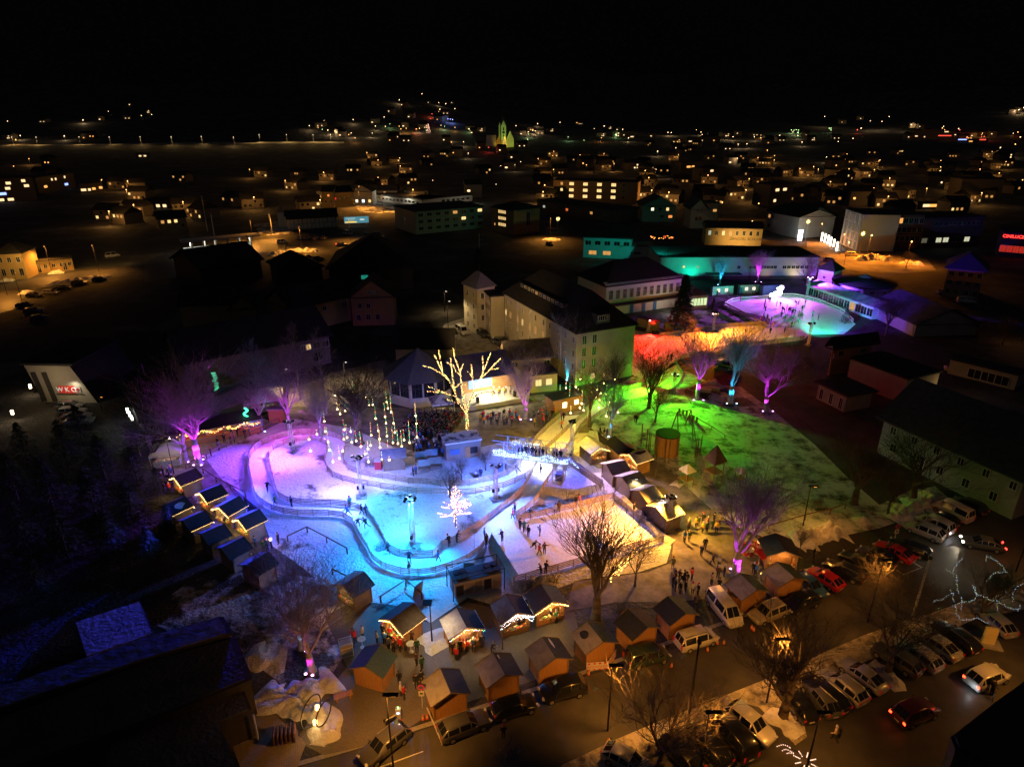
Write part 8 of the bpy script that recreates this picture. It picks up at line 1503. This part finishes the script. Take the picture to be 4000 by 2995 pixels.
for (c, x, y, k) in FL:
    p = GT(c, x, y); d = hypot(p.x, p.y); s = d/900
    if rg.random() < .42 and k in 'wo' and nh < 130:
        nh += 1; key = (k, rg.randrange(4))
        if key not in HM:
            w_, dd, h_ = rg.uniform(10,16), rg.uniform(9,12), rg.uniform(5.5,9); wm = MB().box((0,dd/2,h_/2-1), (w_,dd,h_+2)).mesh('wall', wallm); r = MB(); a, b = (-w_/2-.6,dd/2,h_+3), (w_/2+.6,dd/2,h_+3); q = [(-w_/2-.6,-.6,h_),(w_/2+.6,-.6,h_),(w_/2+.6,dd+.6,h_),(-w_/2-.6,dd+.6,h_)]
            r.face([q[0],q[1],b,a]); r.face([q[2],q[3],a,b]); r.face([q[1],q[2],b]); r.face([q[3],q[0],a]); ws = [(rg.uniform(-w_*.4,w_*.4), rg.choice((1.8,4.4))) for i in range(rg.randint(1,3))]
            HM[key] = (wm, r.mesh('roof', M_roofd), [( (wx,-.05,wz), MB().box((0,0,0), (1.3,.1,1.1)).mesh('window', glow('far window '+k, LC[k], 1.8))) for wx, wz in ws])
        h = HM[key]; t = thing('town_house', 'small distant house with a %s lit window on the dark slope' % NLAB[k], 'house', p, rg.uniform(-.3,.3), 'distant houses with %s windows' % NLAB[k]); t.scale = (1,1,1)
        obj('wall', h[0], t); obj('roof', h[1], t)
        for loc, me in h[2]: obj('window', me, t, loc)
    else:
        hgt = rg.uniform(4,7); t = thing('far_lamp', 'tiny distant %s street light in the far town' % NLAB[k], 'street light', p, 0, 'distant %s street lights' % NLAB[k]); key = ('L', k, round(min(3, max(.5, s)), 1))
        if key not in HM: HM[key] = (MB().tube((0,0,0), (0,0,6), .12, .08, 5).mesh('pole', M_black), MB().ball((0,0,0), .36*key[2]*rg.uniform(.7,1.3), 6, .8).mesh('lamp_head', glow('far lamp '+k, LC[k], 7)))
        obj('pole', HM[key][0], t); obj('lamp_head', HM[key][1], t, (0,0,6))
        if rg.random() < .6: lamp('POINT', p+Vector((0,-1,5.2)), LC[k], 2600*s*s, t, .4)
# dim town between the named buildings
TW = MB().box((0,5,1.6), (12,10,7)).mesh('wall', wallm); r = MB()
for f in ([(-6.6,-.6,5.1),(6.6,-.6,5.1),(6.6,5,8.2),(-6.6,5,8.2)], [(6.6,10.6,5.1),(-6.6,10.6,5.1),(-6.6,5,8.2),(6.6,5,8.2)], [(6,0,5.1),(6,10,5.1),(6,5,8)], [(-6,0,5.1),(-6,5,8),(-6,10,5.1)]): r.face(f)
TR = r.mesh('roof', M_roofd); TWW = [MB().box((0,0,0), (1.3,.1,1.3)).mesh('window', q) for q in (M_glassl2, M_glassl, M_glassd)]
LP_ = MB().tube((0,0,0), (0,0,7), .12, .08, 5).mesh('pole', M_black); LH_ = MB().ball((0,0,7), .3, 6, .8).mesh('lamp_head', glow('town lamp', (1,.5,.14), 6)); placed = []
for (x0, x1, y0, y1, n, lab) in ((2050,3990,590,800,75,'right of the church'), (2950,3990,640,830,30,'at the far right'), (1150,2050,590,790,18,'left of the church'), (0,1300,690,900,22,'beyond the railway'), (2150,3000,560,700,12,'behind the long hotel')):
    for i in range(n):
        p = GT('S', rg.uniform(x0, x1), rg.uniform(y0, y1))
        if any((p-q).length < 15 for q in placed): continue
        placed.append(p); t = thing('town_house', 'dim pitched roof house with a few amber windows, '+lab, 'house', p, rg.uniform(-.7,.7), 'dim town houses '+lab); obj('wall', TW, t); obj('roof', TR, t)
        for k in range(4): obj('window', rg.choices(TWW, (3,1,4))[0], t, (-4.2+2.8*k, -.06, rg.choice((1.6,3.8))))
        if i % 2 == 0:
            t = thing('far_lamp', 'small amber street lamp between dim houses, '+lab, 'street light', p+Vector((rg.uniform(-8,8), -7, 0)), 0, 'amber town lamps '+lab); obj('pole', LP_, t); obj('lamp_head', LH_, t); lamp('POINT', t.location+Vector((0,-.6,6.2)), (1,.45,.1), 2600, t, .4)
# windows of the apartment blocks at the far left and a few lit fronts
def lit_block(c, x1, y1, x2, y2, wins, label, h=9, k='w'):
    a, b = GT(c, x1, y1), GT(c, x2, y2); b = Vector((b.x, a.y+(b.y-a.y), a.z)); d = b-a; t = thing('apartment_block', label, 'building', a, atan2(d.y, d.x), None); L = d.length
    MB().box((L/2,6,h/2-2), (L,12,h+4)).build('wall', wallm, t); MB().box((L/2,6,h+.2), (L+1,13,.4)).build('roof', M_roofd, t)
    for (u, z, w_, kk) in wins: MB().box((L*u,-.06,z), (w_,.1,1.5)).build('window', glow('block window '+kk, LC[kk], 1.2 if kk != 'b' else 2), t)
lit_block('E1', 0, 980, 330, 960, [(.05,1.5,3,'w'),(.3,1.5,3,'w'),(.1,5,5,'b'),(.3,8,2.5,'w'),(.05,11,2,'w'),(.35,11,2.5,'w'),(.8,9,2.5,'w'),(.75,12,2,'w')], 'far left apartment block with scattered lit windows', 14)
lit_block('E1', 340, 900, 660, 850, [(.2,3.5,3,'o'),(.4,7.5,1.4,'w'),(.5,7.5,1.4,'w'),(.75,3,3.5,'b'),(.75,8,1.4,'w')], 'second dim apartment block with a blue lit balcony', 10)
lit_block('E1', 700, 900, 900, 890, [(.15,2,3,'w'),(.4,2,1.6,'w'),(.6,2.5,2,'o'),(.9,3,2,'o')], 'low block with four glowing windows', 6)
lit_block('E1', 1180, 600, 1300, 600, [(.3,3,2.4,'w'),(.65,3,2.4,'w')], 'dark block with two small lit windows under the valley road', 5)
lit_block('E1', 1260, 1040, 1540, 1030, [(.05,1.5,1.5,'w'),(.4,1.6,2,'w'),(.6,1.6,2,'w'),(.95,1.6,2.4,'w')], 'long dark house with four lit ground floor windows', 5)
lit_block('E3', 550, 195, 620, 195, [(.15,5,4,'o'),(.6,2,10,'w')], 'stepped bright lit building on the slope right of the church', 6)
lit_block('E3', 1450, 650, 1640, 640, [(.35,8,4,'o'),(.55,8,3,'o')], 'white sided block with two amber windows', 12); lit_block('E3', 1640, 690, 1830, 680, [(.4,8,3,'w')], 'apartment house with one lit window', 10); lit_block('E3', 1510, 350, 1800, 345, [(.1,2,5,'w'),(.45,3,2,'w'),(.8,3,2,'o')], 'far row house with a bright entrance', 8); lit_block('E3', 900, 310, 1060, 310, [(.1,8,3,'w'),(.1,4,3,'w'),(.4,5,2,'w'),(.85,2,7,'w')], 'far block with a lit stair tower', 11)
lit_block('E4', 1240, 320, 1600, 320, [(.1,5,4,'w'),(.3,4,2,'w'),(.8,12,6,'w'),(.78,6,20,'r')], 'far shop block with a long red neon band', 13); lit_block('E4', 1650, 345, 1900, 345, [(.1,4,12,'b'),(.4,1.5,5,'o'),(.8,4,9,'r')], 'far petrol station like front with red and white lights', 5); lit_block('E4', 480, 650, 600, 650, [(.9,2,2,'o')], 'ochre transformer house on the lit snow bank', 6); lit_block('E4', 1640, 840, 2000, 840, [(.15,5,2,'g')], 'big dim house with one greenish lamp', 12); lit_block('E4', 1280, 930, 1680, 930, [(.2,2,4,'w'),(.35,2,5,'o'),(.75,2,11,'o')], 'pale long building with three window bands', 4); lit_block('E4', 0, 900, 200, 880, [(.3,9,3,'w'),(.62,9,3,'w'),(.25,3,2,'w')], 'dark gabled house with two bright upper windows', 12)
# road of the valley with its row of lamps
for a, b, xs in ((('E1',50,488),('E1',2212,470), (960,1225,1492,1752,2028,700,330,120)), (('E2',0,467),('E2',760,462), (35,272,500,650))):
    A, B = GT(*a), GT(*b); d = (B-A).normalized(); n_ = Vector((-d.y, d.x, 0))*9; L = (B-A).length; s = MB(); N = 30
    for i in range(N):
        p, q = A+(B-A)*(i/N), A+(B-A)*((i+1)/N); z = lambda v: terr(v.x, v.y)+.6; s.face([(*(p-n_).xy, z(p-n_)), (*(q-n_).xy, z(q-n_)), (*(q+n_).xy, z(q+n_)), (*(p+n_).xy, z(p+n_))])
    struct('valley_road', s, mat('snowy road', (.5,.46,.36), .9, n=.3, ns=.02))
    for x in xs: p = GT(a[0], x, a[2]-3); t = thing('far_lamp', 'street light in the single row along the lit valley road', 'street light', p, 0, 'lights along the valley road'); MB().tube((0,0,0), (0,0,10), .15, .1, 5).build('pole', M_steel, t); MB().ball((0,0,10.2), .38, 6, .7).build('lamp_head', glow('road lamp', (1,.8,.5), 6), t); lamp('SPOT', p+Vector((0,-2,9.8)), (1,.6,.2), 11000, t, .5, p+Vector((0,-6,0)), 2.75, .4)
# the church
p = GT('E2', 2140, 500); s = hypot(p.x, p.y)/950; hs_ = HT; t = thing('church', 'floodlit church with green spired tower and yellow nave gable', 'church', p, 0); r0 = ray('E2', 2140, 500); rt = ray('E2', 2125, 160); rz_ = lambda y: H+ray('E2', 2140, y).z*(p.y/ray('E2', 2140, y).y)-p.z
wid = lambda dx: dx/2.212/F*sqrt(p.x**2+p.y**2+50**2)
tw_ = wid(40); z1 = rz_(315); z2 = rz_(265); z3 = rz_(150)
MB().box((0,tw_/2,z1/2), (tw_,tw_,z1)).build('tower', P_white, t); m = MB()
for s_ in (0,1): pass
m.tube((0,tw_/2,z1), (0,tw_/2,z3), tw_*.5, .05, 8); m.build('spire', M_roofd, t); m = MB(); m.face([(-tw_/2,-.05,z1),(tw_/2,-.05,z1),(0,-.05,z2)]); m.face([(-tw_/2,.3,z1),(0,.3,z2),(tw_/2,.3,z1)]); m.build('tower_gable', P_white, t)
for (x, z, a_, b_) in ((0,z1*.86,.9,2.6),(0,z1*.55,.7,1.6)): MB().box((x,-.12,z), (a_*1.6,.1,b_*1.6)).build('window', M_glassd, t)
cl = MB(); cl.tube((0,-.1,z1*.70), (0,-.25,z1*.70), tw_*.26, tw_*.26, 16); cl.build('clock', M_roofd, t)
nx0, nx1 = wid(22), wid(82); zn = rz_(430); zr = rz_(355); m = MB(); m.prism([(nx0,1),(nx1,1),(nx1,20),(nx0,20)], 0, zn); m.face([(nx0,1,zn),(nx1,1,zn),((nx0+nx1)/2,1,zr)]); m.build('nave', P_white, t)
m = MB(); q = (nx0+nx1)/2; m.face([(nx1+.5,.6,zn),(nx1+.5,20,zn),(q,20,zr+.2),(q,.6,zr+.2)]); m.face([(nx0-.5,.6,zn),(q,.6,zr+.2),(q,20,zr+.2),(nx0-.5,20,zn)]); m.build('roof', M_roofd, t)
m = MB(); x0, x1 = -wid(62), -wid(22); m.prism([(x0,1),(x1,1),(x1,16),(x0,16)], 0, rz_(450)); m.face([(x0,1,rz_(450)),(x1,1,rz_(450)),((x0+x1)/2,1,rz_(400))]); m.build('side_chapel', P_yel, t)
m = MB(); x0, x1 = -wid(140), -wid(62); m.box(((x0+x1)/2, 8, rz_(455)/2), (x1-x0, 14, rz_(455))); m.build('choir', P_white, t); m = MB(); m.face([(x0,1,rz_(455)),(x1,1,rz_(455)),(x1,8,rz_(395)),(x0,8,rz_(395))]); m.build('choir_roof', M_rsnow, t)
m = MB(); x0 = -wid(33); m.box((x0,2,rz_(320)/2), (wid(14),wid(14),rz_(320))); m.tube((x0,2,rz_(320)), (x0,2,rz_(275)), wid(9), .05, 6); m.build('small_turret', P_grey, t)
pp = lambda x, y, z: p+Vector((x, y, z))
lamp('SPOT', pp(-2,-34,1), (.55,1,.12), 60000, t, .5, pp(0,0,z1*.75), .62, .7); lamp('SPOT', pp(nx1,-24,1), (.8,1,.1), 26000, t, .5, pp((nx0+nx1)/2,0,zn*.8), .9, .7); lamp('SPOT', pp(-wid(45),-18,1), (1,.6,.05), 16000, t, .5, pp(-wid(42),0,rz_(440)*.7), .9, .7); lamp('SPOT', pp(-wid(33),-25,1), (1,.7,.6), 9000, t, .5, pp(-wid(33),0,rz_(300)), .35, .7)
for i, (c, x, yb, yt, lb) in enumerate((('E2',2150,508,415,'golden lit Christmas tree before the church'),('E2',1492,378,300,'pinkish lit Christmas tree on the hillside'))):
    q = GT(c, x, yb); h = (ray(c, x, yt).z/ray(c, x, yt).y-ray(c, x, yb).z/ray(c, x, yb).y)*q.y; t = thing('lit_fir', lb, 'christmas tree', q, 0, None); MB().tube((0,0,0), (0,0,h*.9), .2, .05, 6).build('trunk', M_bark, t); m = MB()
    for k in range(150): z = h*rg.random(); R_ = (h-z)*.27; A = rg.uniform(0, 2*pi); m.ball((R_*cos(A), R_*sin(A), z+.5), h*.012, 4)
    tag(m.build('bulbs', glow('tree bulbs %d' % i, (1,.55,.08) if i == 0 else (1,.5,.35), 3), t), kind='stuff')
